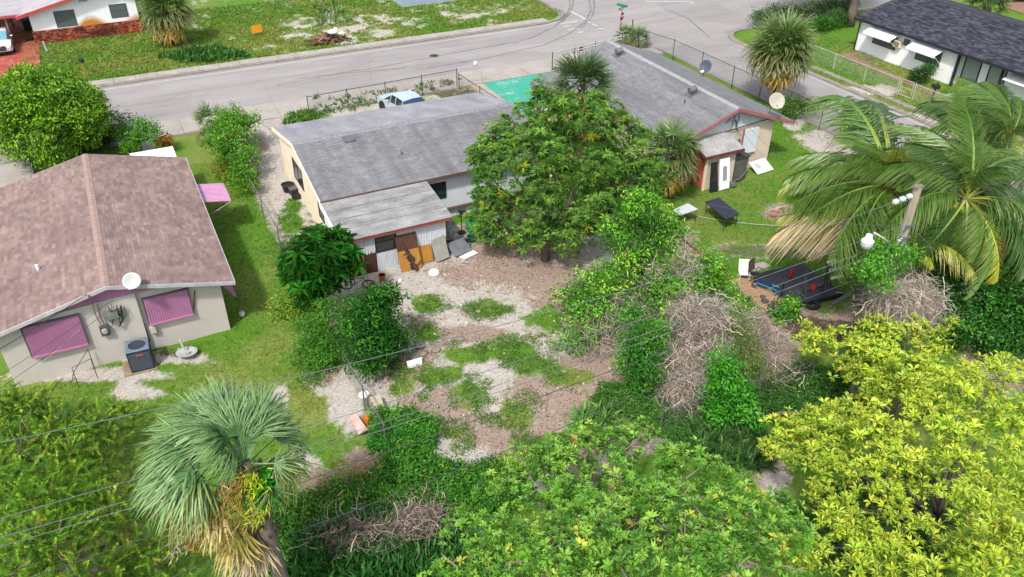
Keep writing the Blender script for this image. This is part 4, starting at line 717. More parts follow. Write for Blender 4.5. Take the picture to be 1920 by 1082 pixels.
# street side small plants, far side
tree('shrub','dark spreading bush by the side street fence near the bushy palm','shrub',G(1490,222),[gb(1495,200,.9,(1.0,.8,.7)),gb(1515,198,.9,(.7,.6,.5)),gb(1478,205,.8,(.6,.6,.7))],.05,dens=13,ll=.18,lw=.07,cols=[g_(90,140,40),g_(60,104,34),g_(140,176,60)],wts=[3,3,1])
tree('bush','round lime green bush on the sandy verge of the side street','bush',G(1600,262),[gb(1600,244,.75,(.95,.9,.7))],.05,dens=22,cr=.14,per=11,ll=.17,lw=.07,cols=[g_(120,182,44),g_(92,158,36),g_(154,200,64)],wts=[3,2,1])
tree('bush','clipped round dark green bush against the charcoal-roofed house','bush',G(1725,146),[gb(1725,134,.75,(1.,1.,.75))],.05,dens=26,cr=.12,per=10,ll=.16,lw=.08,cols=[g_(54,110,34),g_(40,86,28)],wts=[1,1])
tree('bush','low spreading dark bush by the thick trunked street tree','bush',G(1560,56),[gb(1552,42,.6,(1.9,1.3,.8))],.05,dens=12,ll=.2,lw=.1,cols=[g_(62,126,30),g_(48,104,26)],wts=[1,1])
vb=[]
for i in range(16):
    s_=i/15; vb.append(gb(1424+s_*170+random.uniform(-3,3),34-s_*26+random.uniform(-3,2),.7,(.75,.6,random.uniform(.45,.8))))
tree('vine_hedge','straggly grey-green vine hedge growing over the far street fence','hedge',G(1430,52),vb,.03,dens=7,ll=.22,lw=.09,cols=[g_(96,126,76),g_(70,100,56),g_(140,150,120)],wts=[3,3,1],trunk=False)
tt=thing('street_tree','thick grey trunked tree at the far right street corner','tree',G(1592,48)); p=G(1592,48)
mk('trunk',B().tube([p-Vector((0,0,.2)),p+Vector((.05,0,1.2)),p+Vector((.1,.1,2.6)),p+Vector((.3,.3,4))],[.5,.38,.34,.3],10).tube([p+Vector((.1,.1,2.4)),p+Vector((.9,-.6,3.9)),p+Vector((1.6,-1.2,5))],[.25,.2,.12],8),TWIG,tt,smooth=True)
crown('crown',tt,[((p.x-2,p.y+2.5,6.8),(3,3,2)),((p.x+2.5,p.y+3.5,6.5),(3,3,2)),((p.x-.5,p.y-.2,4.5),(1.3,1.2,.9)),((p.x+1.6,p.y-.4,4.7),(1.3,1.2,.9))],7,.3,12,.24,.12,[g_(72,122,40),g_(54,96,34),g_(100,146,52)],[3,3,1])
# conifer thicket, bottom left: foxtail sprays
def foxtails(name,parent,blobs,dens,sl,nl,k,cols,wts):
    VV=[];FF=[];CC=[];nb=0; P=[];O=[]
    for c,r in blobs:
        r=np.array(r); n_=int(4*PI*(r.mean()**2)*dens); d=randdir(n_,.5); rad=np.where(rng.random(n_)<.35,rng.uniform(.4,.9,n_),rng.uniform(.85,1.08,n_)); P.append(np.array(c)+d*r*rad[:,None]); O.append(d)
    P=np.concatenate(P);O=np.concatenate(O); ok=P[:,2]>.2; P=P[ok];O=O[ok]; n_=len(P); base=pal(cols,wts,n_)*rng.uniform(.75,1.25,(n_,1)); up=np.array([0,0,1.])
    D=nrmz(O*np.array([1,1,.3])+rng.normal(size=(n_,3))*.45+up*.25); L_=sl*rng.uniform(.6,1.2,n_); curl=rng.uniform(.1,.55,n_)
    for j in range(k):
        t=(j+.5)/k; Q=P+D*(L_*t)[:,None]+up*((L_*curl*(t-t*t*.9)))[:,None]; T=nrmz(D+up*(curl*(1-1.8*t))[:,None])
        s=nrmz(np.cross(T,up+rng.normal(size=(n_,3))*.2)); w_=np.cross(s,T); a=rng.uniform(0,2*PI,n_)
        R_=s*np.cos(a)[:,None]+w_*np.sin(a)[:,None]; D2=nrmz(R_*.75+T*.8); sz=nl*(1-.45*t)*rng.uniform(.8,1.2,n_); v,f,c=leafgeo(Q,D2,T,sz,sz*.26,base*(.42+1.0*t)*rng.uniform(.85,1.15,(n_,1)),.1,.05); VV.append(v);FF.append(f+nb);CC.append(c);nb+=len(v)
    return npmesh(name,np.concatenate(VV),np.concatenate(FF),LEAF,parent,np.concatenate(CC))
CT2=[g_(126,172,48,.84),g_(98,150,42,.8),g_(158,188,62,.86),g_(66,112,34,.7),g_(150,164,56,.8)]; CW=[4,4,2,2,2]
def conifer(label,base,blobs,n_br):
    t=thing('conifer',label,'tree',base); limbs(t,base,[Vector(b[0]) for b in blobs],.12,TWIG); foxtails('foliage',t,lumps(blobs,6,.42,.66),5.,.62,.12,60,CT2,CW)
    b=B()
    for i in range(n_br):
        c,r=random.choice(blobs); d=Vector(randdir(1,.6)[0]); q=Vector(c)+Vector((d.x*r[0],d.y*r[1],d.z*r[2]))*1.02; b.tube([Vector(c),Vector(c).lerp(q,.6)+Vector((0,0,.1)),q+Vector((random.uniform(-.5,.5),random.uniform(-.3,.3),.05))],[.03,.022,.008],4)
    tag(mk('bare_branches',b,TWIG,t),kind='stuff')
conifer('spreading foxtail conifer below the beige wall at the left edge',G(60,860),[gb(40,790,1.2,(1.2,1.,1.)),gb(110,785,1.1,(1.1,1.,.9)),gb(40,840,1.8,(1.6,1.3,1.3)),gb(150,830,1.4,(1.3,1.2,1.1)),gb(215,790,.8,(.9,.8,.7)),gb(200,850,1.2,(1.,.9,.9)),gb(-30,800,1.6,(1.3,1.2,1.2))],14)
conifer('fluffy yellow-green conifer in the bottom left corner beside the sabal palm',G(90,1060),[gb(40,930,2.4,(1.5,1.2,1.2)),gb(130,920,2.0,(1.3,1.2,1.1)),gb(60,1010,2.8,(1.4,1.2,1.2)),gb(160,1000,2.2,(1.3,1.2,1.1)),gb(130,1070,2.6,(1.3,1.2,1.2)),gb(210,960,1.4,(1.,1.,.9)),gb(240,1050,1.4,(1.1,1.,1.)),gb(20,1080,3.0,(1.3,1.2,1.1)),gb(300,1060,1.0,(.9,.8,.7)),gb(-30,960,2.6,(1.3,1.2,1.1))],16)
# bottom centre broad green tree (almond-like tips)
GT2=[gb(930,1010,3.6,(1.3,1.2,1.)),gb(1010,930,3.6,(1.4,1.3,1.)),gb(1075,880,3.2,(1.2,1.1,.9)),gb(1150,840,2.6,(1.,.95,.8)),gb(1180,930,3.8,(1.5,1.3,1.)),gb(1100,980,4.4,(1.6,1.4,1.1)),gb(1280,900,3.2,(1.2,1.1,.9)),gb(1260,990,4.3,(1.5,1.3,1.1)),gb(1360,1000,4.,(1.3,1.2,1.)),gb(1180,1060,5.0,(1.5,1.3,1.1)),gb(1020,1060,4.6,(1.5,1.3,1.1)),gb(900,1070,3.8,(1.1,1.,.9)),gb(1330,1070,4.8,(1.4,1.2,1.1)),gb(1430,1040,4.0,(1.2,1.1,1.)),gb(1200,800,2.0,(.7,.7,.6)),gb(1110,810,1.8,(.7,.6,.6)),gb(1370,920,2.8,(.8,.8,.7)),gb(1450,960,2.6,(.8,.8,.7)),gb(980,870,2.0,(.9,.8,.6))]
bt=tree('broadleaf_tree','wide mid green leafy tree filling the bottom centre of the view','tree',G(1130,1010),GT2,.22,tmat=TWIG,dens=16,cr=.14,per=9,ll=.165,lw=.07,cols=[g_(116,170,58,.72),g_(92,148,48,.68),g_(148,190,76,.76),g_(68,120,42,.64),g_(196,204,80,.78),g_(216,156,70,.76)],wts=[5,4,3,2.5,.35,.02],mode='rosette',fill=.4,lump=.45,upb=.45)
b=B()
for i in range(46):
    c,r=random.choice(GT2[:14]); d=Vector(randdir(1,.3)[0]); a=Vector(c)-Vector((0,0,.5)); q=Vector(c)+Vector((d.x*r[0],d.y*r[1],d.z*r[2]))*1.03; m_=a.lerp(q,.55)+Vector((random.uniform(-.2,.2),random.uniform(-.2,.2),.15)); b.tube([a,m_,q],[.04,.028,.012],4).tube([m_,m_.lerp(q,.6)+Vector((random.uniform(-.4,.4),random.uniform(-.4,.4),.2))],[.018,.008],4)
tag(mk('branches',b,pm('pale_branch',L(188,176,160,.85),L(140,126,112,.85),5,.9),bt),kind='stuff')
# yellow-green trees, bottom right
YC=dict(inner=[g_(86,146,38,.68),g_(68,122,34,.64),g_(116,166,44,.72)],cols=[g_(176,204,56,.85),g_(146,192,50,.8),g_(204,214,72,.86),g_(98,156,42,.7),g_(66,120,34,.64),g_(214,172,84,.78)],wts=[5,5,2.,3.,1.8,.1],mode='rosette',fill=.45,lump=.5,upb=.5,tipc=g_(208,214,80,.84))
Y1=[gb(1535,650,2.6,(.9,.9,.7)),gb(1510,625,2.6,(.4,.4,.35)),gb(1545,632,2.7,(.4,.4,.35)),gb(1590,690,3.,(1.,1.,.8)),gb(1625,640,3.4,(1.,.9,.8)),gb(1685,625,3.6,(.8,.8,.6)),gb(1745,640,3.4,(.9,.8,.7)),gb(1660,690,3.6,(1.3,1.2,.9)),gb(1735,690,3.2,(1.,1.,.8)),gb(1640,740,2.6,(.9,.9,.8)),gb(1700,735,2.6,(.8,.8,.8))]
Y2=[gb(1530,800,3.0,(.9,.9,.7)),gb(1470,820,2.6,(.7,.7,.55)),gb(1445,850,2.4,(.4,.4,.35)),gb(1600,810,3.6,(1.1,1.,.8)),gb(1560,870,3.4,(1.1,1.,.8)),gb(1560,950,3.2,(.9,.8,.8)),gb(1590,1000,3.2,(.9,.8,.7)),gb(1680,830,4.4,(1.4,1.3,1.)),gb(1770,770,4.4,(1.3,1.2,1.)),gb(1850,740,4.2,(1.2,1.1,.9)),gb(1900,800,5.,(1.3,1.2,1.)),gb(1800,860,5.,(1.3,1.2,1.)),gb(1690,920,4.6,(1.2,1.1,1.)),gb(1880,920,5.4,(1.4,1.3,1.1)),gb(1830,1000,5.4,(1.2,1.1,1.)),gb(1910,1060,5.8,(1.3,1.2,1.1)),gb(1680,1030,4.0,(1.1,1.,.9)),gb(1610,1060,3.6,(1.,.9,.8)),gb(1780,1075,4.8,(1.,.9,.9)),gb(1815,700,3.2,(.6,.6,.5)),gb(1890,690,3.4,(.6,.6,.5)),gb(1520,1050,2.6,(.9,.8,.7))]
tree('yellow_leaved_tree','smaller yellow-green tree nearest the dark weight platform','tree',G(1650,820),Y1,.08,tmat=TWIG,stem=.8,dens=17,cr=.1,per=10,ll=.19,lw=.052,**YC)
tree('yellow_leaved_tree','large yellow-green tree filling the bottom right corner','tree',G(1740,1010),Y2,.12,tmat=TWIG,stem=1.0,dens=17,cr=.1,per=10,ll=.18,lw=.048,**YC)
# ---- palms ----
def fan_frond(pet,bl,nb,spread,col,colt,droop,seed):
    r=np.random.default_rng(seed); V=[];F=[];C=[]; k=0
    def strip(pts,side,ws,c):
        nonlocal k
        for (p,w_,cc) in zip(pts,ws,c): V.extend([p-side*w_,p+side*w_]); C.extend([cc,cc])
        for i in range(len(pts)-1): F.append([k+2*i,k+2*i+1,k+2*i+3,k+2*i+2])
        k+=2*len(pts)
    pts=[np.array([pet*t,0,-pet*.12*t*t]) for t in (0,.5,1)]; strip(pts,np.array([0,1.,0]),[.03,.022,.016],[np.array(col)*1.1]*3); hub=pts[-1]
    for i in range(nb):
        u=(i+.5)/nb*2-1; a=u*spread/2+r.uniform(-.05,.05); ln=bl*(1-.28*abs(u)**1.5)*r.uniform(.88,1.08); d=np.array([math.cos(a),math.sin(a),0.]); side=np.array([-math.sin(a),math.cos(a),0.]); P=[];dr=droop*r.uniform(.4,1.7); fo=.06*abs(u); sb_=r.normal()*.13
        for t in (0,.35,.65,.85,1.): P.append(hub+d*ln*t*(1-.25*dr*t*t)+np.array([0,0,ln*(.10*t-fo*t-dr*t**2.4)])+side*ln*sb_*t*t)
        cc=np.array(col)*r.uniform(.8,1.2); ct=np.array(colt)*r.uniform(.8,1.15); strip(P,side+np.array([0,0,r.uniform(-.3,.3)]),[.006,bl*.66/nb,bl*.56/nb,bl*.34/nb,.002],[cc,cc,cc*.6+ct*.4,cc*.3+ct*.7,ct])
    return np.array(V),np.array(F),np.array(C)
def variants(maker,n): return [maker(i) for i in range(n)]
def meshdata(name,vfc,mat):
    o=npmesh(name,vfc[0],vfc[1],mat,None,vfc[2],world=False); me=o.data; bpy.data.objects.remove(o); return me
def add_frond(parent,me,loc,az,el,roll=0,s=1.,name='frond',label=None):
    o=link(name,me,parent,loc); o.rotation_euler=(roll,-el,az); o.scale=(s,s,s)
    if label: o['label']=label
    return o
FG=lambda col,tip,dr,pet=.9,bl=1.15,nb=26,sp=R(230),k=4,s0=0:[meshdata('frond',fan_frond(pet,bl,nb,sp,col[:3],tip[:3],dr,s0+i),PALM) for i in range(k)]
GRN=FG(g_(92,128,66),g_(150,164,100),.3); GRNd=FG(g_(84,112,58),g_(160,150,90),.6,s0=20); YELf=FG(g_(196,168,72,.75),g_(210,160,80,.75),.6,k=3,s0=40); DEAD=FG(g_(170,150,124,.75),g_(196,172,146,.75),-.15,.7,1.0,26,R(75),k=3,s0=60)
SABG=FG(g_(100,144,86,.64),g_(152,182,120,.7),.75,1.05,1.35,40,R(160),6,80); SABd=FG(g_(96,132,72,.66),g_(176,180,112,.72),1.,.95,1.3,36,R(170),4,90); SABy=FG(g_(176,170,86,.72),g_(206,176,122,.75),.2,.9,1.25,30,R(120),3,100)
def fan_palm(label,base,h,lean,n1,n2,ny,nd,s,sets,tr=.17,boots=True,wind=0.,name='fan_palm',group=None,trunkmat=None):
    base=Vector((base[0],base[1],0)); t=thing(name,label,'palm',base,0,group); top=Vector((lean[0],lean[1],h)); mid=top*.5+Vector((lean[0]*.1,lean[1]*.1,0))
    mk('trunk',B().tube([Vector((0,0,-.1)),mid*.5+Vector((0,0,0)),mid,top*.8,top],[tr*1.2,tr,tr,tr*1.05,tr*.5],10),trunkmat or BARK,t,world=False,smooth=True)
    if boots:
        b=B()
        for i in range(34):
            z=h*(.62+.38*i/34); a=i*2.4; c=top*(z/h); d=Vector((math.cos(a),math.sin(a),0)); b.tube([c+d*tr*.6,c+d*(tr+.07)+Vector((0,0,.1)),c+d*(tr+.16)+Vector((0,0,.26))],[.06,.05,.025],4)
        mk('leaf_boots',b,pm('split_leaf_boots',L(118,100,92,.85),L(66,54,50,.85),8,.95),t,world=False)
    g0=0
    for cnt,st,e0,e1 in ((n1,sets[0],20,78),(n2,sets[1],-30,22),(ny,sets[2],-62,-35),(nd,sets[3],-84,-66)):
        for i in range(cnt):
            az=i*2.399+random.uniform(-.25,.25)+g0; e=e0+(e1-e0)*((i+.5)/cnt) if cnt else 0; 
            d=Vector((math.cos(az),math.sin(az)))
            add_frond(t,random.choice(st),top+Vector((d.x*tr*.5,d.y*tr*.5,random.uniform(-.1,.15) - (.35 if e0<-30 else 0))),az+wind*random.uniform(.2,1)*math.sin(2.7-az),R(e),random.uniform(-.4,.4),s*random.uniform(.85,1.1))
        g0+=.7
    return t
PS=(GRN,GRNd,YELf,DEAD)
fan_palm('bushy fan palm with a rough trunk standing by the side street',G(1447,196)[:2],3.8,(0,0),44,34,10,3,1.32,PS)
fan_palm('fan palm on the front lawn of the stained white house',G(325,84)[:2],2.7,(0,0),30,22,8,0,1.3,PS)
fan_palm('dark fan palm rising behind the mango against the grey roof',(22.9,36.9),5.2,(0,0),24,16,2,0,1.1,([meshdata('frond',fan_frond(.9,1.15,26,R(230),g_(70,98,62)[:3],g_(120,140,92)[:3],.25,200+i),PALM) for i in range(3)],GRNd,YELf,DEAD))
fan_palm('drooping fan palm beside the coral door annex',(25.7,32.1),2.6,(0,0),18,22,10,2,1.,PS)
fan_palm('small fan palm among the tall side yard shrubs',G(405,262)[:2],1.0,(0,0),9,6,0,0,.85,PS,.1,False)
for px,py in ((1172,84),(1196,88)): fan_palm('small fan palm at the corner fence, %s'%('by the stop sign' if px<1180 else 'right of the bare post'),G(px,py)[:2],.7,(0,0),12,9,0,0,.62,PS,.08,False,group='small corner palms')
fan_palm('shaggy fan palm behind the charcoal-roofed house by the parked truck',(66.8,44.5),2.6,(0,0),18,12,0,0,1.1,PS)
# hero sabal
SP=G(462,868,6.6); sb=fan_palm('large silver-green sabal palm leaning over the bottom left yard',(SP.x+.25,SP.y-.5),6.6,(-.25,.5),0,0,0,0,1.,(SABG,SABd,SABy,DEAD),.2,True,name='sabal_palm',trunkmat=pm('smooth_grey_palm_trunk',L(150,136,128,.95),L(110,96,90,.95),3,.9,.4,fine=16))
def sweep(n_,st,a0,a1,e0,e1,s0,s1,dz=0):
    for i in range(n_):
        az=R(a0+(a1-a0)*((i*.618)%1)+random.uniform(-5,5)); e=R(e0+(e1-e0)*((i*.381+.1)%1)); add_frond(sb,random.choice(st),Vector((-.25+math.cos(az)*.12,.5+math.sin(az)*.12,6.6+dz+random.uniform(-.15,.15))),az,e,random.uniform(-.7,.7),random.uniform(s0,s1)*.94)
sweep(30,SABG,78,192,14,60,.85,1.14); sweep(12,SABG,30,90,5,50,.78,.98); sweep(6,SABd,170,205,-2,26,.95,1.1); sweep(7,SABd,-50,30,-40,15,.62,.85,-.1); sweep(16,SABG,30,230,60,88,.55,.85); sweep(3,SABy,185,215,-40,-20,1.,1.1,-.3); sweep(3,SABy,196,222,-66,-50,1.05,1.25,-.9); sweep(7,DEAD,190,228,-84,-64,1.25,1.55,-1.3); sweep(2,SABd,300,330,-75,-60,.7,.8,-.4)
def stalk(parent,loc,az,ln,dr,col,name,k=260,lab=None):
    P=[];D=[]; t=np.sort(rng.random(k)); d=np.array([math.cos(az),math.sin(az),0]); c=np.outer(t*ln*.75,d)+np.outer(-dr*t**1.6,[0,0,1])
    sp=.05+.2*np.sin(t*PI)[:,None]; P=c+rng.normal(size=(k,3))*sp+np.array(loc); D=rng.normal(size=(k,3))*.6+np.array([0,0,-.9])
    v,f,cc=leafgeo(P,D,np.array([[1,0,.2]]).repeat(k,0),rng.uniform(.12,.3,k),.03,np.array([col[:3]])*rng.uniform(.6,1.3,(k,1)),.05,.2); o=npmesh(name,v,f,LEAF,parent,cc,world=False)
    o['kind']='stuff'
    if lab: o['label']=lab
tl=np.array((-.25,.5,6.5))
stalk(sb,tl+[-.3,-.2,-.1],R(196),1.9,1.3,g_(170,136,72,.75),'flower_stalk',420,'brown dried flower stalk'); stalk(sb,tl+[-.2,-.3,-.1],R(222),1.3,1.5,g_(160,128,66,.75),'flower_stalk',360,'brown dried flower stalk'); stalk(sb,tl+[0,-.3,0],R(262),.5,1.2,g_(190,200,50,.8),'flower_stalk',320,'fresh lime yellow flower stalk'); stalk(sb,tl+[-.2,-.2,-.1],R(180),2.6,1.8,g_(196,176,166,.7),'flower_stalk',200,'pale bleached flower stalk')
crown('creeper',sb,[(tuple(Vector((SP.x+.1,SP.y-.25,5.85))),(.3,.3,.35))],30,.1,8,.26,.11,[g_(56,170,40),g_(40,140,34)],[1,1])
# coconut palms
def coco_frond(ln,col,tip,arch,droop,seed,dry=False):
    r=np.random.default_rng(seed); V=[];F=[];C=[];k=0
    rp=lambda t: np.array([ln*(t-.14*arch*t**3),0,ln*(.28*arch*t-.62*arch*t*t)]); n_=76; prev=None
    ts=np.linspace(0,1,12)
    for i,t in enumerate(ts):
        p=rp(t); w_=.042*(1-t)+.008; V+= [p+np.array([0,-w_,0]),p+np.array([0,w_,0]),p+np.array([0,0,-w_])]; C+=[np.array(g_(176,182,84,.74)[:3])*max(.0,1-1.4*t)+np.array(col)*1.3*min(1.,1.4*t)]*3
        if i: F+=[[k-3,k-2,k+1,k],[k-2,k-1,k+2,k+1],[k-1,k-3,k,k+2]]
        k+=3
    for i in range(n_):
        t=.17+.83*i/(n_-1); p=rp(t); tg=rp(min(t+.01,1.))-rp(t-.01); tg/=np.linalg.norm(tg); l_=.98*math.sin(PI*min(1,(t*.92+.08)))**.6*ln/4.2*r.uniform(.85,1.1)+.08
        for s in (-1,1):
            if r.random()<.04: continue
            d=np.array([0,s,0])*.85+tg*.62+np.array([0,0,-.12]); d/=np.linalg.norm(d); dr=droop*r.uniform(.5,1.9); d=d+r.normal(size=3)*.09; P=[p+d*l_*q*(1-.25*dr*q)+np.array([0,0,-dr*l_*q*q]) for q in (0,.4,.75,1.)]; c=np.array(col)*r.uniform(.75,1.2); ct=c*.5+np.array(tip)*.5
            wv=np.cross(d,[0,0,1]); wv/=np.linalg.norm(wv)+1e-9; wv=wv+np.array([0,0,.35*s])
            for q,(pp,w_) in enumerate(zip(P,(.01,.018,.013,.002))): V+=[pp-wv*w_,pp+wv*w_]; C+=[c if q<2 else ct]*2
            for q in range(3): F.append([k+2*q,k+2*q+1,k+2*q+3,k+2*q+2])
            k+=8
    return np.array(V),np.array(F),np.array(C)
CG=[meshdata('frond',coco_frond(4.15,g_(94,132,54,.6)[:3],g_(134,156,76,.64)[:3],1.0+.15*i,.55,300+i),PALM) for i in range(4)]; CD=[meshdata('frond',coco_frond(3.8,g_(66,100,44,.66)[:3],g_(96,122,60,.7)[:3],1.15,.75,320+i),PALM) for i in range(3)]; CYl=[meshdata('frond',coco_frond(3.9,g_(158,168,60,.72)[:3],g_(196,184,92,.74)[:3],1.1,.7,330+i),PALM) for i in range(3)]; CB=[meshdata('frond',coco_frond(3.4,g_(198,176,134,.75)[:3],g_(214,190,156,.75)[:3],1.5,1.1,340+i),PALM) for i in range(2)]
def coco(label,top,base,fr,nuts):
    base=Vector((base[0],base[1],0)); t=thing('coconut_palm',label,'palm',base); tp=Vector(top)-base
    mk('trunk',B().tube([Vector((0,0,-.1)),tp*.3+Vector((.15,.1,0)),tp*.7+Vector((.1,.05,0)),tp],[.2,.15,.13,.16],10),TWIG,t,world=False,smooth=True)
    for az,el,st,s in fr: add_frond(t,random.choice(st),tp,R(az)+random.uniform(-.24,.24),R(el)+random.uniform(-.16,.16),random.uniform(-.6,.6),s*random.uniform(.78,1.1))
    gm=pm('green_coconut',L(150,160,50,.85),L(110,126,40,.85),6,.5)
    for i in range(9): add_frond(t,random.choice(CD if i%2 else CG),tp+Vector((0,0,.1)),i*2.4,R(random.uniform(48,82)),random.uniform(-.6,.6),random.uniform(.5,.72))
    for i in range(nuts):
        a=i*2.2+3.6; mk('coconut',B().ball(tp+Vector((math.cos(a)*.28,math.sin(a)*.28,-.38-.12*(i%2))),(.13,.13,.17),10,8),gm,t,world=False,smooth=True)
    return t
# frond azimuths: 0 = along the street to the right, 90 = away from the drone
TA=G(1672,355,6.0); coco('leaning coconut palm behind the utility pole with yellowing low fronds',TA,(TA.x+.4,TA.y+.3),[(150,35,CG,1.),(180,20,CG,1.05),(200,-5,CG,1.),(120,50,CG,.9),(215,-25,CYl,1.),(228,-40,CYl,1.05),(206,-34,CB,1.05),(236,-30,CB,.95),(165,0,CD,1.),(135,10,CD,1.),(100,25,CG,.9),(70,40,CG,.85),(190,45,CG,.9),(245,-10,CYl,.9),(260,-45,CYl,.9),(280,-55,CYl,.8),(300,-30,CD,.8),(60,5,CD,.9),(20,10,CD,.8),(175,68,CYl,.8),(110,72,CG,.8),(338,-30,CYl,.75),(145,28,CG,1.05),(160,52,CG,.95),(188,8,CG,1.1),(172,-12,CYl,1.05),(210,15,CG,1.),(195,-22,CD,1.05),(85,30,CG,1.),(222,-6,CG,.95),(238,-48,CYl,.9),(205,-15,CG,1.1),(218,-20,CD,1.05),(230,-12,CG,1.),(198,2,CG,1.15),(186,-18,CG,1.1),(250,-30,CG,.9),(265,-20,CG,.85),(152,14,CG,1.1),(128,32,CG,1.)],2)
TB=G(1812,372,6.2); coco('tall coconut palm bearing green coconuts at the right edge',TB,(TB.x+.3,TB.y+.2),[(95,45,CG,1.1),(120,30,CD,1.1),(150,20,CD,1.05),(175,10,CG,1.),(60,40,CD,1.1),(30,25,CG,1.05),(0,15,CD,1.05),(335,-5,CG,1.),(310,-25,CD,1.),(285,-35,CG,1.),(255,-50,CYl,.8),(225,-40,CG,.8),(195,-20,CD,.85),(75,70,CG,1.),(140,60,CD,1.),(20,55,CG,1.),(350,35,CD,1.),(105,10,CD,1.1),(45,10,CD,1.05),(320,10,CG,1.05),(270,-20,CYl,.95),(240,-15,CG,.9),(85,25,CD,1.15),(110,38,CG,1.1),(135,45,CG,1.),(165,32,CD,1.),(70,20,CD,1.15),(55,55,CG,1.),(10,-8,CG,1.),(298,-8,CG,1.),(345,-30,CYl,.9),(25,0,CD,1.1)],7)
add_frond(bpy.data.objects['coconut_palm.001'],meshdata('frond',coco_frond(2.6,g_(186,110,66,.75)[:3],g_(176,104,62,.75)[:3],1.6,1.2,399),PALM),G(1885,430,5.2)-wloc(bpy.data.objects['coconut_palm.001']),R(-20),R(-62),0,.85,label='brown dead frond')
TC=G(1890,265,6.6); coco('dense dark coconut palm at the upper right edge behind the fruiting one',TC,(TC.x+.2,TC.y+.2),[(a,e,CD if i%3 else CG,1.05) for i,(a,e) in enumerate([(100,50),(130,40),(160,30),(185,15),(75,55),(50,45),(205,0),(225,-20),(145,12),(115,20),(90,30),(170,48),(120,65),(195,35),(240,-35),(60,20),(30,30),(0,20),(330,0),(300,-25),(270,-30),(180,-15),(155,-10)])],3)
def frond_to(parent,me,p0,p1,el,ln=3.6,lab=None):
    d=Vector(p1)-Vector(p0); hd=math.hypot(d.x,d.y); add_frond(parent,me,Vector(p0)-wloc(parent),math.atan2(d.y,d.x),R(el),random.uniform(-.2,.2),hd/(ln*.8),label=lab)
PA=bpy.data.objects['coconut_palm']; hub=(TA.x,TA.y,TA.z)
for p1,z1,st,el in (((1475,395),3.6,CG,22),((1480,470),2.6,CG,8),((1520,300),4.2,CG,30),((1450,440),3,CYl,12),((1580,260),5,CD,30)): frond_to(PA,random.choice(st),hub,G(*p1,z1),el,4.3)
lo=G(1702,452,4.2)
for p1,z1,st,el,lab in (((1452,508),1.6,CB,24,'drooping bleached tan frond'),((1490,482),2.2,CYl,22,None),((1500,530),1.4,CB,22,'drooping bleached tan frond'),((1560,540),1.4,CYl,14,None),((1720,560),2.2,CYl,10,None),((1790,560),2.4,CYl,14,None)): frond_to(PA,random.choice(st),lo,G(*p1,z1),el,3.7,lab)
# variegated rosette plant
vp_=thing('variegated_plant','yellow and green striped rosette plant behind the bottom green tree','plant',G(950,900)); 
for i in range(46):
    az=i*2.4; el=R(15+60*(i/46)); ln=.75*random.uniform(.8,1.15); r_=np.random.default_rng(i); pts=[(0,0),(.3,.055),(.7,.06),(1,.003)]; V=[];F=[];C=[]
    for j,(t,w_) in enumerate(pts):
        z=.15*t-.55*t*t; 
        for q,sg in enumerate((-1,-.45,.45,1)): V.append((ln*t,sg*w_*1.2,z+.02*abs(sg))); C.append(g_(212,200,86,.75)[:3] if q in(0,3) else g_(92,140,40)[:3])
    for j in range(3):
        for q in range(3): F.append([4*j+q,4*j+q+1,4*j+q+5,4*j+q+4])
    o=npmesh('leaf',V,F,PALM,vp_,np.array(C),world=False); o.rotation_euler=(0,-el,az); o.location=(0,0,.15)
# ---- ground layer ----
def inpoly(px,poly):
    u,v=px; ins=np.zeros(len(u),bool); n_=len(poly)
    for i in range(n_):
        x0,y0=poly[i]; x1,y1=poly[(i+1)%n_]; c=((y0>v)!=(y1>v)); 
        with np.errstate(divide='ignore',invalid='ignore'): ins^=c&(u<(x1-x0)*(v-y0)/(y1-y0+1e-12)+x0)
    return ins
def scatter(n_,x0,x1,y0,y1):
    return rng.uniform(x0,x1,n_),rng.uniform(y0,y1,n_)
def blocked(x,y):
    b=hard(x,y)
    for a0,a1,c0,c1 in ((-7,2,30,43),(7.4,20,31.8,45),(26.9,34,31.8,46.2),(55,66,20,47),(-5,3.5,76.8,90),(25.8,36,74.4,85)): b|=(x>a0)&(x<a1)&(y>c0)&(y<c1)
    return b
def gz_at(x,y): return (fbm(x,y,1.6)-.5)*.09+(vn(x,y,.45)-.5)*.03-.03
def turf(name,n_,x0,x1,y0,y1,h,wd,k,thr,label):
    x,y=scatter(n_,x0,x1,y0,y1); g,l,d,lu=ground_w(x,y); u,v=uv(x,y); ok=(~blocked(x,y))&(u>-60)&(u<1980)&(v>-30)&(v<1130)&(g+ (fbm(x,y,.5)-.5)*.9>thr+rng.random(len(x))*.25); x,y,lu,g=x[ok],y[ok],lu[ok],g[ok]; n_=len(x)
    P=np.repeat(np.stack([x,y,gz_at(x,y)],1),k,0); m_=len(P); P[:,:2]+=rng.normal(size=(m_,2))*.05; D=nrmz(rng.normal(size=(m_,3))*np.array([.75,.75,.2])+np.array([0,0,.85])); lu=np.repeat(lu,k)[:,None]
    c=np.array(g_(146,156,66,.62)[:3])*(1-lu)+np.array(g_(98,148,40,.62)[:3])*lu; c=c*rng.uniform(.5,1.45,(m_,1)); dry=rng.random(m_)<.14; c[dry]=np.array(g_(184,168,110,.6)[:3])
    S=nrmz(np.cross(D,rng.normal(size=(m_,3)))); hh=(h*rng.uniform(.5,1.3,m_)*(.7+.5*np.repeat(g,k)))[:,None]; V=np.stack([P-S*wd,P+S*wd,P+D*hh],1).reshape(-1,3); i=np.arange(m_)*3
    o=npmesh(name,V,np.stack([i,i+1,i+2],1),LEAF,None,np.repeat(c,3,0)); return tag(o,label,'grass',None,'stuff')
turf('lawn_grass',75000,-8,40,13,48,.09,.012,5,.38,'short green and yellowish lawn grass around the houses')
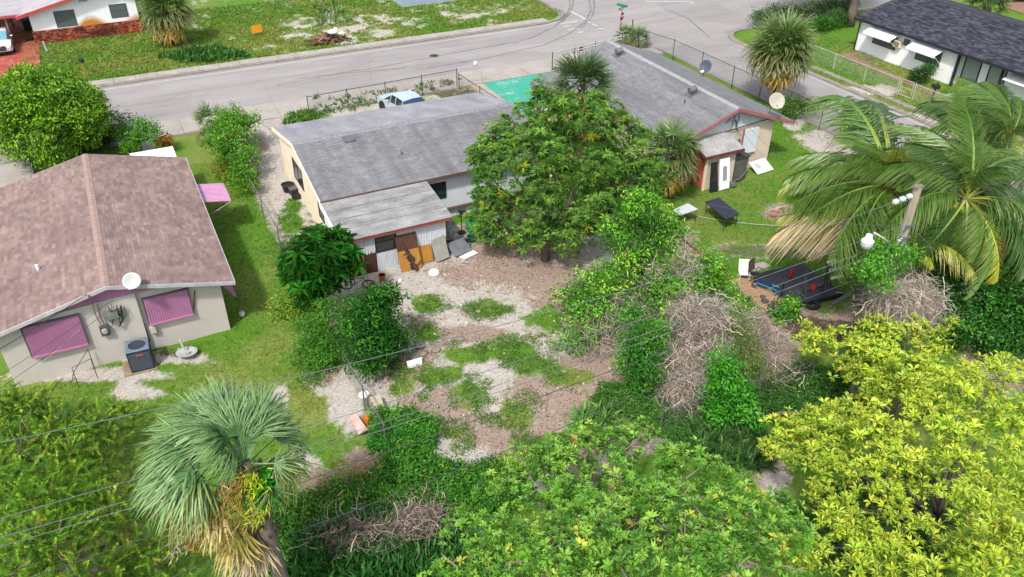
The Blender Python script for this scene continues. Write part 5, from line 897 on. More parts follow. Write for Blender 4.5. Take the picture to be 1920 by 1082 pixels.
turf('far_grass',26000,-6,40,65.4,82,.2,.03,4,.4,'rough weedy grass on the vacant lot across the street'); turf('verge_grass',9000,47.6,56,28,60,.13,.02,4,.4,'lawn grass before the charcoal-roofed house')
def litter(name,n_,x0,x1,y0,y1,thr,cols,wts,label,ch=1,sz=.1):
    x,y=scatter(n_,x0,x1,y0,y1); w4=ground_w(x,y); ok=(~blocked(x,y))&(w4[ch]-w4[0]*.6+(fbm(x,y,.6)-.5)*.9>thr); x,y=x[ok],y[ok]; m_=len(x); P=np.stack([x,y,gz_at(x,y)+.012],1); D=nrmz(rng.normal(size=(m_,3))*np.array([1,1,.18])); U=nrmz(np.array([0,0,1.])+rng.normal(size=(m_,3))*.3)
    V,F,C=leafgeo(P,D,U,sz*rng.uniform(.6,1.5,m_),sz*.32,pal(cols,wts,m_)*rng.uniform(.7,1.2,(m_,1)),.25,.05); return tag(npmesh(name,V,F,LEAF,None,C),label,'leaves',None,'stuff')
litter('leaf_litter',42000,5.6,31,11,35,.3,[L(170,122,106,1.),L(136,96,82,.95),L(196,160,142,1.),L(212,186,166,1.),L(110,82,70,.9)],[4,3,3,2,2],'fallen pinkish brown leaves over the sandy yard')
def cover(name,poly,n_,h,per,cr,ll,lw,cols,wts,label='',cat='weeds',mode=0,th=.0):
    w4=[G(*p) for p in poly]; x0,x1=min(p.x for p in w4),max(p.x for p in w4); y0,y1=min(p.y for p in w4),max(p.y for p in w4)
    x,y=scatter(n_,x0,x1,y0,y1); ok=inpoly(uv(x,y),poly)&(fbm(x+3,y+7,1.1)>th); 
    if mode==2:
        u,v=uv(x,y); q=np.array(poly); cx,cy=q.mean(0); rx,ry=(q.max(0)-q.min(0))/2; e=np.sqrt(((u-cx)/rx)**2+((v-cy)/ry)**2); ok=(fbm(x,y,.9)-.5)*2.2+(fbm(x+9,y+4,.35)-.5)*1.5+.62-e*.8>.1
    x,y=x[ok],y[ok]; hz=h*(.25+1.3*np.clip(fbm(x,y,1.4)-.15,0,1)); base=pal(cols,wts,len(x))*rng.uniform(.75,1.25,(len(x),1)); z=gz_at(x,y)+hz*rng.uniform(.3,1.,len(x))
    P=np.repeat(np.stack([x,y,z],1),per,0); m_=len(P); P=P+rng.normal(size=(m_,3))*cr*np.array([1,1,.5]); P[:,2]=np.maximum(P[:,2],.0)
    if mode==1: D=nrmz(rng.normal(size=(m_,3))*np.array([.6,.6,.1])+np.array([0,0,.7]));P[:,2]=0.; U=randdir(m_)
    else: D=nrmz(rng.normal(size=(m_,3))*np.array([1,1,.5])+np.array([0,0,.1])); U=nrmz(np.array([0,0,1.])+rng.normal(size=(m_,3))*.5)
    V,F,C=leafgeo(P,D,U,ll*rng.uniform(.6,1.3,m_),lw*rng.uniform(.7,1.2,m_),np.repeat(base,per,0)*rng.uniform(.75,1.25,(m_,1)),.2,.4 if mode==1 else .15); return V,F,C
def cov(name,specs,label,cat):
    VV=[];FF=[];CC=[];nb=0
    for s in specs:
        V,F,C=cover(name,*s); VV.append(V);FF.append(F+nb);CC.append(C);nb+=len(V)
    return tag(npmesh(name,np.concatenate(VV),np.concatenate(FF),LEAF,None,np.concatenate(CC)),label,cat,None,'stuff')
wc=[g_(100,146,54,.7),g_(78,124,44,.66),g_(130,166,74,.72)]; ww=[3,3,1]
def el(px,py,rx,ry): return [(px+rx*math.cos(a*PI/5)*random.uniform(.8,1.15),py+ry*math.sin(a*PI/5)*random.uniform(.8,1.15)) for a in range(10)]
pats=[(800,572,24,13),(918,580,30,15),(803,623,22,13),(868,662,46,20),(965,662,46,24),(985,690,26,14),(825,702,50,18),(885,742,32,18),(970,770,28,24),(848,810,24,12),(1000,830,26,12),(758,720,26,24),(1062,704,46,15),(790,740,20,10),(940,640,30,12),(905,575,40,10),(760,600,10,6),(720,740,20,10),(900,720,30,14),(930,790,20,10),(1040,640,24,12),(780,770,14,8),(870,840,14,8),(700,760,14,10),(550,385,16,10),(546,418,26,18),(530,468,18,22),(465,330,16,14),(762,555,12,5)]
cov('yard_weeds',[(el(p_[0],p_[1],p_[2]*1.8,p_[3]*1.8),int(p_[2]*p_[3]*.85),.08,5,.08,.09,.035,wc,ww,'','weeds',2) for p_ in pats],'scattered clumps of low green weeds in the sandy yard','weeds')
cov('vine_cover',[([(690,790),(770,780),(830,800),(800,860),(870,880),(960,880),(1000,930),(900,1000),(880,1082),(420,1120),(520,960),(600,930),(700,900),(760,840)],9000,.75,9,.12,.14,.07,[g_(76,150,38),g_(56,122,32),g_(104,172,52),g_(128,164,48)],[4,4,2,1]),([(705,812),(745,800),(800,800),(810,845),(750,865),(700,850)],800,.6,10,.12,.18,.065,[g_(64,150,40),g_(48,120,32),g_(104,180,60)],[3,3,1])],'tangled low green vines over the rear lot line','vines')
cov('dark_groundcover',[([(1130,720),(1250,735),(1330,800),(1300,850),(1200,800),(1110,760)],1700,.3,8,.1,.13,.06,[g_(82,134,52,.72),g_(66,114,44,.68),g_(104,150,60,.74)],[3,3,1]),([(1040,560),(1130,500),(1140,540),(1080,600)],300,.3,8,.1,.13,.06,[g_(62,112,40),g_(48,90,34)],[1,1]),([(1500,700),(1620,700),(1660,800),(1600,850),(1450,800),(1400,740)],2200,.7,9,.14,.14,.07,[g_(74,128,50,.66),g_(58,104,42,.62),g_(96,146,58,.68)],[3,3,1]),([(1640,860),(1800,900),(1780,1082),(1560,1082),(1480,960)],1500,.4,8,.14,.14,.07,[g_(74,118,50,.6),g_(58,98,42,.56)],[1,1])],'low dark green ground cover in the shade of the bushes','ground cover')
cov('long_grass',[([(560,1040),(640,1000),(850,1010),(880,1110),(560,1110)],5200,.5,3,.06,.8,.035,[g_(66,126,58,.74),g_(52,106,50,.7),g_(92,146,72,.76)],[3,3,1],'','grass',1),([(1080,785),(1140,775),(1150,820),(1090,830)],260,.5,4,.06,.6,.02,[g_(132,178,96,.78),g_(106,156,76,.74)],[1,1],'','grass',1),([(1300,800),(1430,810),(1440,890),(1360,880),(1280,850)],700,.4,4,.06,.6,.03,[g_(88,130,66,.7),g_(70,110,56,.66)],[1,1],'','grass',1),([(340,95),(420,90),(470,110),(350,122),(300,110)],260,.3,4,.06,.6,.05,[g_(70,132,48),g_(56,112,40)],[1,1],'','grass',1),([(590,10),(640,5),(660,40),(600,50)],70,.3,4,.06,.7,.05,[g_(128,164,96),g_(110,150,80)],[1,1],'','grass',1),([(590,185),(740,170),(820,150),(860,160),(720,195),(600,220)],170,.3,4,.06,.4,.04,[g_(86,130,56),g_(110,146,66)],[1,1],'','grass',1),([(530,218),(590,205),(600,225),(535,235)],160,.3,5,.06,.35,.04,[g_(86,140,50),g_(110,156,60)],[1,1],'','grass',1)],'clumps of long arching dark green grass','grass')
# bleached vine brush
def brush(label,parts_,n_,name='dry_vines',cat='brush',col=((206,188,174),(180,162,150),(226,212,198))):
    V=[];F=[];C=[];k=0; cen=Vector(parts_[0][0]); t=thing(name,label,cat,(cen.x,cen.y,0))
    for i in range(n_):
        c,r,hang=parts_[rng.integers(len(parts_))]; d=randdir(1,.3)[0]; p=np.array(c)+d*np.array(r)*rng.uniform(.6,1.05); p[2]=max(p[2],.05); dr=rng.normal(size=3)*np.array([1,1,.5]); cc=np.array(L(*col[rng.integers(3)],1.)[:3])*rng.uniform(.5,1.15); w_=.003+.014*rng.random()**2.5; st=rng.uniform(.12,.3); m_=rng.integers(4,8); side=nrmz(rng.normal(size=(1,3)))[0]
        for q in range(m_):
            V+=[p-side*w_,p+side*w_]; C+=[cc,cc]
            if q: F.append([k-2,k-1,k+1,k])
            k+=2; dr=dr*.7+rng.normal(size=3)*.55; dr[2]-=hang; p=p+dr/np.linalg.norm(dr)*st; p[2]=max(p[2],.03)
    npmesh('stems',V,F,DRYT,t,np.array(C)); return t
gB=lambda px,py,z,r,h: (tuple(G(px,py,z)),r,h)
brush('large drape of bleached leafless vines sloping down beside the yard',[gB(1290,590,2.0,(.9,.8,.9),.35),gB(1320,630,1.6,(1.2,1.,1.),.4),gB(1300,680,1.1,(1.2,1.,.9),.4),gB(1330,590,1.8,(.8,.8,.8),.3),gB(1285,730,.6,(.9,.8,.6),.4)],3400)
brush('thin bleached vines trailing right of the olive bush',[gB(1430,640,.9,(1.2,1.,.7),.35),gB(1460,690,.6,(1.,1.,.6),.35),gB(1410,610,.9,(.8,.8,.6),.3)],1100)
brush('tangle of grey leafless twigs above the saplings',[gB(1270,490,2.4,(.9,.9,.7),.05),gB(1240,520,2.0,(1.,1.,.8),.1),gB(1290,500,2.1,(.7,.7,.6),.1)],600,'dead_branches','branches')
brush('grey dead twigs threaded through the broad light shrub',[gB(1130,600,.9,(1.,1.,.7),.1),gB(1110,640,.6,(.9,.9,.6),.15),gB(1170,590,1.2,(1.,.9,.8),.1)],600,'dead_branches','branches')
brush('mound of bleached tangled vines under the utility pole',[gB(1660,560,1.6,(1.1,1.,.9),.15),gB(1710,555,1.5,(1.1,1.,.9),.15),gB(1690,590,1.,(1.2,1.,.8),.2),gB(1740,560,1.3,(.8,.8,.8),.15),(tuple(onY(1670,555,15.1)),(.8,.6,.6),.25),(tuple(onY(1710,550,15.3)),(.9,.6,.7),.25),(tuple(onY(1735,575,15.2)),(.8,.6,.6),.25),(tuple(onY(1690,592,15.0)),(.9,.6,.6),.25)],3600)
brush('grey-brown dead brush at the rear edge of the vine bank',[gB(700,1010,.6,(1.3,.6,.5),.1),gB(640,1010,.5,(.8,.5,.4),.1),gB(760,990,.6,(.8,.6,.5),.1),gB(800,980,.7,(.7,.6,.5),.1)],1500,'dead_brush','brush',((190,166,156),(160,138,130),(206,186,174)))
brush('straw coloured dry grass heap behind the sabal palm',[gB(640,900,.25,(.9,.5,.25),.1),gB(600,930,.2,(.8,.4,.2),.1),gB(670,890,.25,(.5,.4,.25),.1)],500,'dry_grass_heap','dry grass',((206,176,124),(184,150,100),(220,196,150)))
brush('thin bare twigs along the side street verge',[gB(1530,250,.5,(.7,.5,.6),-.1),gB(1560,262,.5,(.5,.4,.6),-.15),gB(1520,240,.6,(.4,.4,.6),-.2)],120,'bare_twigs','twigs',((150,140,130),(120,110,104),(180,170,160)))
# ================= fences =================
GALV=pm('dull_galvanised',L(168,170,172,.75),L(126,126,126,.75),5,.55,.1,metal=.5); DKM=pm('dark_metal',L(62,66,64),L(88,84,78),5,.6,.1); WHM=pm('white_metal',L(226,224,220,.9),L(190,186,178,.9),4,.55,.1)
def chain_fence(label,pts,h=1.2,mat=None,rail=True,step=3.,r=.03,mesh=True,sp=.1,wr=.0035,group=None,bottom=False,posts=None):
    mat=mat or GALV; pts=[Vector((x,y,0)) for x,y in pts]; t=thing('wire_fence',label,'fence',pts[0],0,group); P=[]; W=B()
    for a,b_ in zip(pts[:-1],pts[1:]):
        n_=max(1,round((b_-a).length/step)); P+=[a.lerp(b_,i/n_) for i in range(n_)]; d=(b_-a); ln=d.length; d/=ln
        if rail: mk('top_rail',B().tube([a+Vector((0,0,h)),b_+Vector((0,0,h))],r*.75,6),mat,t)
        if bottom: mk('bottom_rail',B().tube([a+Vector((0,0,.12)),b_+Vector((0,0,.12))],r*.75,6),mat,t)
        if mesh:
            k=int(ln/sp)
            for sg in (1,-1):
                for i in range(-int(h/sp),k+1):
                    x0=i*sp if sg>0 else i*sp+h; x1=x0+sg*h; z0,z1=.05,h-.01
                    def cut(x,za,xa,zb,xb): return za+(zb-za)*(x-xa)/(xb-xa)
                    q=[(x0,z0),(x1,z1)]; 
                    for j in (0,1):
                        x,z=q[j]
                        if x<0: q[j]=(0,cut(0,z0,x0,z1,x1))
                        elif x>ln: q[j]=(ln,cut(ln,z0,x0,z1,x1))
                    if abs(q[0][0]-q[1][0])<.02: continue
                    A,C_=[a+d*x+Vector((0,0,z)) for x,z in q]; e=Vector((0,0,wr)); W.add([A-e,A+e,C_+e,C_-e],[(0,1,2,3)])
    P.append(pts[-1]); kk={}
    for p in P: mk('post',B().tube([p-Vector((0,0,.1)),p+Vector((0,0,h+.05))],r,7).ball(p+Vector((0,0,h+.06)),r*1.25,6,4),mat,t)
    if mesh:
        o=mk('wire_mesh',W,mat,t); 
    return t
chain_fence('sagging wire fence between the mown left lawn and the cream wall',[(5.25,43),(5.35,36),(5.35,31.2)],1.2)
chain_fence('short leaning wire fence below the dark shrub at the litter patch',[(5.38,25.2),(5.45,20.6)],1.15,step=2.3)
chain_fence('rusty wire fence along the street sidewalk in front of the silver car',[(11.1,52.1),(22.1,52.75)],1.35,DKM)
chain_fence('side run of wire fence from the street gate back to the grey roof',[(22.15,52.5),(22.6,46.3)],1.1,DKM)
chain_fence('wire fence overgrown at the rear lot line between green bushes',[(14.6,16.9),(17.6,16.75),(21.5,16.6)],1.2)
chain_fence('tall wire fence with dark posts along the side street',[(38.9,54.6),(39.8,51),(39.95,44),(40.2,35.5),(40.4,30)],1.6,DKM,step=3.4)
chain_fence('pale wire fence with white rail along the lawn of the white house',[(49.8,47),(49.85,37.9)],1.15,WHM,step=2.9)
chain_fence('pale wire fence continuing past the walk gate of the white house',[(49.95,36.6),(50.0,28)],1.15,WHM,step=2.9)
t=thing('walk_gate','white wire walk gate in the pale fence by the black mailbox','gate',(49.9,37.3,0))
mk('gate_frame',B().tube([(49.87,37.75,.1),(49.87,37.75,1.2),(49.92,36.75,1.2),(49.92,36.75,.1),(49.87,37.75,.1)],.03,6),WHM,t); mk('cross_bar',B().tube([(49.87,37.75,.65),(49.92,36.75,.65)],.02,5),WHM,t)
t=thing('driveway_gate','open driveway gate with white rails on dark posts by the teal driveway','gate',(30.2,53.2,0))
for x,y in ((30.1,53.05),(32.3,53.5),(34.4,53.9),(37.2,54.4)): mk('post',B().tube([(x,y,-.05),(x,y,1.4)],.04,6),DKM,t)
mk('rail',B().tube([(30.1,53.05,1.32),(37.2,54.4,1.32)],.04,6),WHM,t); mk('rail',B().tube([(30.9,53.2,1.1),(37.2,54.4,1.1)],.04,6),WHM,t); mk('rail',B().tube([(30.1,53.05,.12),(37.2,54.4,.12)],.035,6),DKM,t); mk('upright',B().tube([(30.9,53.2,.1),(30.9,53.2,1.32)],.035,6),WHM,t); mk('upright',B().tube([(33.4,53.7,.1),(33.4,53.7,1.32)],.035,6),WHM,t)
mk('small_sign',B().slab((32.75,53.56,.95),(.36,.07,0),(0,0,.3),(0,.02,0)),DKM,t)
t=thing('side_gate','white topped wire side gate next to the teal driveway','gate',(23.1,52.7,0))
mk('frame',B().tube([(22.15,52.75,0),(22.15,52.75,1.45),(24.0,52.7,1.45),(24.0,52.7,0)],.035,6),WHM,t); mk('lamp_cap',B().ball((23.55,52.7,1.62),(.13,.13,.17),8,6),WHITE2,t)
t=thing('yard_gate','black framed yard gate leaning open beside the left driveway','gate',tuple(G(108,300)))
p=G(95,300); q=G(138,290)
mk('gate_frame',B().tube([p,p+Vector((0,0,1.5)),q+Vector((0,0,1.5)),q],.05,6).tube([p+Vector((0,0,.15)),q+Vector((0,0,.15))],.05,6),BLACK,t); mk('bar',B().tube([p.lerp(q,.45)+Vector((0,0,.15)),p.lerp(q,.45)+Vector((0,0,1.5))],.04,6),BLACK,t); mk('bar',B().tube([p+Vector((0,0,.85)),q+Vector((0,0,.85))],.04,6),BLACK,t); mk('sign_board',B().slab(p.lerp(q,.05)+Vector((0,-.06,.2)),(q-p)*.36,(0,0,.5),(0,.02,0)),pm('faded_red_board',L(220,120,104),L(236,190,180),4),t)
p=G(60,310);q=G(33,285); chain_fence('dark green wire fence panel standing by the left driveway',[(q.x,q.y),(p.x,p.y)],1.4,pm('dark_green_metal',L(48,82,74),None,4),r=.045,sp=.09)
# ================= utility pole, lamp and lines =================
PX,PY=22.5,15.35
t=thing('utility_pole','weathered concrete utility pole rising from the palms with wires fixed to it','utility pole',(PX,PY,0))
mk('shaft',B().tube([(PX,PY,-.2),(PX,PY,4.5),(PX,PY,9.0)],[.19,.165,.135],8),pm('pale_pole',L(206,194,176,.9),L(150,140,126,.9),3,.9,.3,stretch=(3,3,.4)),t)
mk('pole_cap',B().box(PX-.17,PY-.1,8.96,PX+.17,PY+.1,9.04),GREYW,t)
PORC=pm('white_porcelain',L(228,232,236,.9),L(196,200,206,.9),3,.25,.02,spec=.5)
for i in range(3):
    x=PX-.3-i*.3; mk('insulator',B().lathe([(0,-.11),(.05,-.11),(.1,-.04),(.05,0),(.1,.05),(.05,.11),(0,.11)],10,(x,PY,8.72-.03*i),Matrix.Rotation(R(90),4,'Y')),PORC,t)
hw=B()
for z in (7.6,7.15,6.85,6.0,5.5): mk('bracket',B().box(PX-.2,PY-.17,z-.05,PX+.2,PY-.12,z+.05).tube([(PX-.1,PY-.16,z),(PX-.55,PY-.25,z-.06)],.025,5),GALV,t)
for z,dx in ((7.1,-.25),(6.75,-.3),(6.3,-.28)): mk('insulator',B().lathe([(0,-.12),(.06,-.1),(.08,0),(.05,.06),(.08,.1),(0,.14)],8,(PX+dx,PY-.1,z)),PORC,t)
[mk('pole_band',B().lathe([(.17,0),(.18,.03),(.17,.06)],10,(PX,PY,z)),DKM,t) for z in (6.2,5.7)]
lp=onY(1627,452,15.0); am=onY(1637,441,15.05); pe=Vector((PX-.1,PY-.1,6.5))
t=thing('street_lamp','white bulbous street lamp on a short arm fixed to the utility pole','street lamp',lp)
mk('arm',B().tube([pe,pe.lerp(am,.6)+Vector((0,0,.16)),am+Vector((0,0,.1)),am],.035,7),WHM,t,smooth=True); mk('lamp_head',B().lathe([(0,.26),(.09,.24),(.12,.1),(.2,.02),(.2,-.04),(0,-.04)],14,lp),WHITE2,t,smooth=True); mk('lamp_bowl',B().lathe([(.19,-.04),(.2,-.12),(.15,-.24),(.06,-.3),(0,-.3)],14,lp),pm('ribbed_lamp_glass',L(212,218,222,.9),L(176,184,190,.9),8,.2,.05),t,smooth=True)
WL=pm('bare_conductor',L(150,156,164,.85),L(116,122,130,.85),3,.5,.05,metal=.3); WD=pm('black_insulated_cable',L(60,62,66),L(84,84,88),3,.6,.05)
def wire(label,pts,r,mat,cat='power line',group='utility lines across the rear lot line'):
    pts=[Vector(p) for p in pts]; o=mk('power_line',B().tube(pts,r*.66,5),mat); tag(o,label,cat,group); return o
def span(zs,endz,n_=24,x1=PX-.5):
    xs=np.array([z[0] for z in zs]+[x1]); z_=np.array([z[1] for z in zs]+[endz]); c=np.polyfit(xs,z_,2); c2=lambda x:float(np.polyval(c,x)); adj=endz-c2(x1)
    X=np.linspace(-17,x1,n_); return [(x,PY,c2(x)+adj*((x+17)/(x1+17))**6) for x in X]
wire('topmost bright wire running from the white insulators at the pole tip',span([(-3.9,9.0),(.8,8.8),(4.7,8.5),(9.3,8.2),(15.7,8.3)],8.66,x1=PX-.95),.014,WL)
wire('second wire from the top, below the insulator wire',span([(-4.5,7.1),(1.4,7.0),(3.8,6.9),(8.5,7.0),(15.6,7.2)],7.6),.013,WL)
wire('upper wire of the close pair in the middle of the span',span([(-4.6,6.6),(1.4,6.3),(4.6,6.3),(8.5,6.4),(15.6,6.7)],7.1),.014,WL)
wire('lower wire of the close pair in the middle of the span',span([(-4.7,6.3),(-.1,6.2),(3.6,6.0),(6.9,6.1),(16.2,6.4)],6.8),.014,WL)
wire('dark cable second from the bottom, above the thick black sleeve',span([(-4.7,5.1),(-.3,5.1),(5.2,5.3),(11,5.5),(18,5.7),(21,5.8)],5.95),.018,WD)
wire('lowest black cable passing over the palm trunk and carrying the sleeve',span([(-2,3.5),(2.9,3.5),(8.6,3.8),(12.4,4.1),(16.5,4.6),(20.1,5.0),(21.1,5.2)],5.45),.017,WD)
a=onY(1560,571,PY);b_=onY(1605,545,PY); o=mk('cable_sleeve',B().tube([a,a.lerp(b_,.05),b_.lerp(a,.05),b_],[.04,.08,.08,.03],10),BLACK); tag(o,'thick black splice sleeve on the lowest cable near the pole','cable sleeve')
def sag(a,b_,s,n_=14): a,b_=Vector(a),Vector(b_); return [a.lerp(b_,i/n_)-Vector((0,0,s*4*(i/n_)*(1-i/n_))) for i in range(n_+1)]
ga=onY(1920,640,PY); wire('thick guy wire slanting from the pole down to the right',[(PX+.1,PY,7.6),(ga+(ga-Vector((PX,PY,7.6)))*.5)],.022,WL,'guy wire','guy wires of the pole')
g2=G(1736,604); wire('thin guy wire dropping steeply beside the pole',[(PX,PY,7.55),g2],.014,WL,'guy wire','guy wires of the pole')
wire('service wire from the pole towards the mango tree',sag((PX-.2,PY,7.55),(19.8,35.2,2.75),.9),.01,WL,'service wire','house service wires')
wire('service wire from the pole to the pink trimmed gable, upper strand',sag((PX,PY,7.5),(30.9,33.0,3.5),.7),.01,WD,'service wire','house service wires')
wire('service wire from the pole to the pink trimmed gable, lower strand',sag((PX,PY,7.2),(30.6,33.0,3.3),1.0),.01,WD,'service wire','house service wires')
wh=cz(163,552,29.7)
for e,lab,r_,m_,st in (((-16,15.5,7.2),'thick black service cable to the purple gable weatherhead',.022,WD,wh),((-15.5,15.5,6.4),'thin dark service cable in front of the left pink shutter',.012,WD,cz(213,562,30.0)),((-15,15.5,5.8),'lower thin service cable crossing the beige wall',.012,WD,cz(212,576,30.0)),((-13,22,2.0),'white cable crossing low over the left pink shutter',.012,WHM,cz(150,618,29.8))): wire(lab,sag(st,e,.5),r_,m_,'service wire','house service wires')
# ================= dishes, air conditioner, yard bits by the beige house =================
def dish(label,loc,aim,rad,mast,mcol,name='satellite_dish',arm=True,offs=(0,0,0)):
    """loc: foot of mast; aim: direction the dish faces"""
    loc=Vector(loc); t=thing(name,label,'satellite dish',loc); c=loc+Vector(mast); aim=Vector(aim).normalized(); q=aim.to_track_quat('Z','Y').to_matrix().to_4x4()
    prof=[(0,0),(rad*.35,rad*.03),(rad*.7,rad*.11),(rad,rad*.22),(rad*1.01,rad*.215),(rad*.7,rad*.08),(rad*.35,0),(0,-.03)]
    mk('reflector',B().lathe(prof,24,c,q),mcol,t,smooth=True); mk('mast',B().tube([loc,loc+Vector((0,0,Vector(mast).z*.5)),c-aim*.05],.03,6),GALV,t)
    if arm:
        dn=(Vector((0,0,-1))-aim*aim.dot(Vector((0,0,-1)))).normalized(); e=c+aim*rad*1.05+dn*rad*.9
        mk('feed_arm',B().tube([c+dn*rad*.5,e],.022,5),GALV,t); mk('feed_horn',B().tube([e,e-aim*.14],[.07,.05],8).box(e.x-.12,e.y-.05,e.z-.06,e.x+.12,e.y+.05,e.z+.04),WHITE2,t)
    return t
DW=pm('dish_white',L(222,226,226,.82),L(200,203,202,.82),2,.5,.03); DG=pm('dish_grey',L(96,108,126,.85),L(78,90,108,.85),2,.5,.03)
p=onY(250,553,29.9); dish('round white satellite dish on the eave above the purple gable',(p.x+.05,29.95,3.15),(-.1,-.8,.75),.33,(.05,-.2,.55),DW)
p=onX(1405,216,33.6); dish('cream white satellite dish on the pink fascia of the grey-roofed house',(33.0,32.9,3.1),(-.3,-.8,.55),.46,(.25,-.1,.95),pm('dish_cream',L(226,220,202,.82),None,2,.5,.03))
p=G(1322,140,2.6); dish('dark grey satellite dish on the far edge of the corner roof',(34.6,40.9,2.62),(-.85,-.45,.35),.4,(.1,0,.75),DG)
gd=G(352,668); t=dish('fallen pale satellite dish lying face up on the bare ground',gd+Vector((0,.0,.02)),(.05,.1,1),.42,(0,0,.12),DW,arm=False); mk('upright_bracket',B().tube([gd+Vector((-.05,.05,.15)),gd+Vector((-.12,.25,.75))],.045,6).box(gd.x-.03,gd.y-.12,.2,gd.x+.09,gd.y-.02,.32),WHM,t)
AX,AY=-1.76,29.42
t=thing('air_conditioner','dark blue-grey outdoor air conditioner by the beige wall','air conditioner',(AX,AY,0),R(-3)); ACD=pm('slate_blue_metal',L(66,78,92,.9),L(52,62,76,.9),3,.45,.05); ACT=pm('slate_blue_top',L(140,156,176,.9),L(112,128,148,.9),3,.45,.05); w2=.43
b=B()
for z0,z1 in ((0,.1),(.92,1.0)): b.box(-w2,-w2,z0,w2,w2,z1)
for sx in(-1,1):
    for sy in(-1,1): b.box(sx*w2-.05*(sx>0),sy*w2-.05*(sy>0),.1,sx*w2+.05*(sx<0),sy*w2+.05*(sy<0),.92)
mk('cabinet',b.box(-w2+.05,-w2+.05,.1,w2-.05,w2-.05,.9),ACD,t,world=False)
for i in range(11):
    z=.13+i*.072; mk('louvre',B().prism([(-w2+.05,-w2+.045,z+.04),(-w2+.05,-w2-.01,z),(-w2+.05,-w2+.045,z-.005)],(2*w2-.1,0,0)).prism([(w2-.045,-w2+.05,z+.04),(w2+.01,-w2+.05,z),(w2-.045,-w2+.05,z-.005)],(0,2*w2-.1,0)),ACD,t,world=False)
b=B(); sq=[(-w2,-w2),(w2,-w2),(w2,w2),(-w2,w2)]; n_=32; V=[];F=[]
for i in range(n_):
    a=2*PI*i/n_; c,s_=math.cos(a),math.sin(a); k=w2/max(abs(c),abs(s_)); V+=[(c*k,s_*k,1.004),(c*.33,s_*.33,1.03),(c*.31,s_*.31,.93)]
for i in range(n_):
    j=(i+1)%n_; F+=[(3*i,3*j,3*j+1,3*i+1),(3*i+1,3*j+1,3*j+2,3*i+2)]
mk('top_panel',b.add(V,F),ACT,t,world=False); mk('fan_well',B().lathe([(0,.925),(.31,.925)],24),DARKI,t,world=False)
g=B()
for r_ in (.08,.14,.2,.26,.31): g.ring((0,0,.985),r_,.007,(0,0,1),24,4)
for i in range(8): g.tube([(0,0,.99),(.31*math.cos(i*PI/4),.31*math.sin(i*PI/4),.99)],.007,4)
mk('fan_guard',g.lathe([(0,1.0),(.07,.995),(.07,.97),(0,.97)],12),pm('pale_guard',L(190,194,198),None,3,.4,metal=.3),t,world=False)
fb_=B()
for i in range(4):
    a=i*PI/2+.3; fb_.slab((.05*math.cos(a),.05*math.sin(a),.945),(.22*math.cos(a),.22*math.sin(a),.0),(-.12*math.sin(a),.12*math.cos(a),.02),(0,0,.006))
mk('fan_blades',fb_,pm('grey_blades',L(180,184,190),None,3),t,world=False); mk('badge',B().box(-.1,-w2-.02,.76,.17,-w2-.002,.83),pm('red_badge',L(190,70,58,.9),L(214,120,100,.9),20),t,world=False)
o=struct('pad',B().box(-2.5,28.9,-.06,-1.25,29.95,.03),pm('stained_concrete_pad',L(196,176,150,.8),L(140,112,84,.8),2,.9)); 
a1,a2,a3,a4=G(148,725),G(181,707),G(135,683),G(180,692)
t=thing('rusty_rack','rusty bent bar frame standing in the bare ground before the beige wall','frame',G(160,705))
p0,p1=G(148,725),G(183,708); q0,q1=G(136,690+20),G(178,692)
H_=Vector((0,0,.95)); mk('bar',B().tube([p0,p0+H_,p1+H_,p1],.016,5),RUST,t); mk('bar',B().tube([q0,p0+H_*.75,q1+H_*1.05,q1],.016,5),RUST,t)
p=G(455,593); o=mk('ball',B().ball(p+Vector((0,0,.13)),.15,14,10),pm('worn_pale_ball',L(190,188,180,.9),L(160,156,150,.9),4),smooth=True); tag(o,'dusty white ball lying on the lawn by the beige wall corner','ball')
p=G(58,742); 
# ================= things against the shed =================
PLY=pm('warm_plywood',L(206,150,70,.88),L(176,118,48,.88),2,.85,.2,stretch=(4,4,.6),fine=14); PLD=pm('wet_dark_plywood',L(112,78,56,.85),L(78,52,40,.85),4,.9,.3,fine=16); CEM=pm('grey_cement_board',L(178,176,168,.85),L(146,146,140,.85),2,.9,.2); SLATE=pm('blotchy_grey_board',L(146,150,154,.85),L(108,112,118,.85),1.6,.85,.2)
def lean(name,label,cat,x0,x1,h,d,mat,z0=0.,th=.03,y=SY-.05,tilt=0,mat2=None,split=.5):
    """sheet leaning on the shed: top touches the wall, foot stands d away"""
    t=thing(name,label,cat,((x0+x1)/2,y-d,0)); v=Vector((0,d,h)); u=Vector((x1-x0,0,0))+Vector((0,0,tilt)); c=Vector((x0,y-d,z0)); nn=Vector((0,h,-d)).normalized()*th
    if mat2: mk('sheet',B().slab(c,u,v*split,nn),mat,t); mk('weathered_top',B().slab(c+v*split,u,v*(1-split),nn),mat2,t)
    else: mk('sheet',B().slab(c,u,v,nn),mat,t)
    return t
lean('plywood_sheet','large plywood sheet leaning on the shed, dark weathered above and yellow below','plywood',9.95,11.0,1.65,.62,PLY,mat2=PLD,split=.56)
lean('plywood_sheet','narrow orange-brown plywood panel half hidden behind the grey board','plywood',11.05,11.72,.78,.3,PLY)
lean('cement_board','plain grey board leaning slightly crooked at the shed corner','board',11.75,12.45,.95,.55,CEM,.02,tilt=.12)
lean('wood_strip','thin orange-brown wood strip standing behind the crooked grey board','wood',12.38,12.5,1.0,.2,PLY)
t=thing('slate_board','blotchy dark grey board lying tilted on the ground right of the shed','board',(13.2,31.8,0)); mk('sheet',B().slab((12.75,31.35,.06),(1.0,.2,0),(-.15,.85,.3),(0,-.01,.04)),SLATE,t)
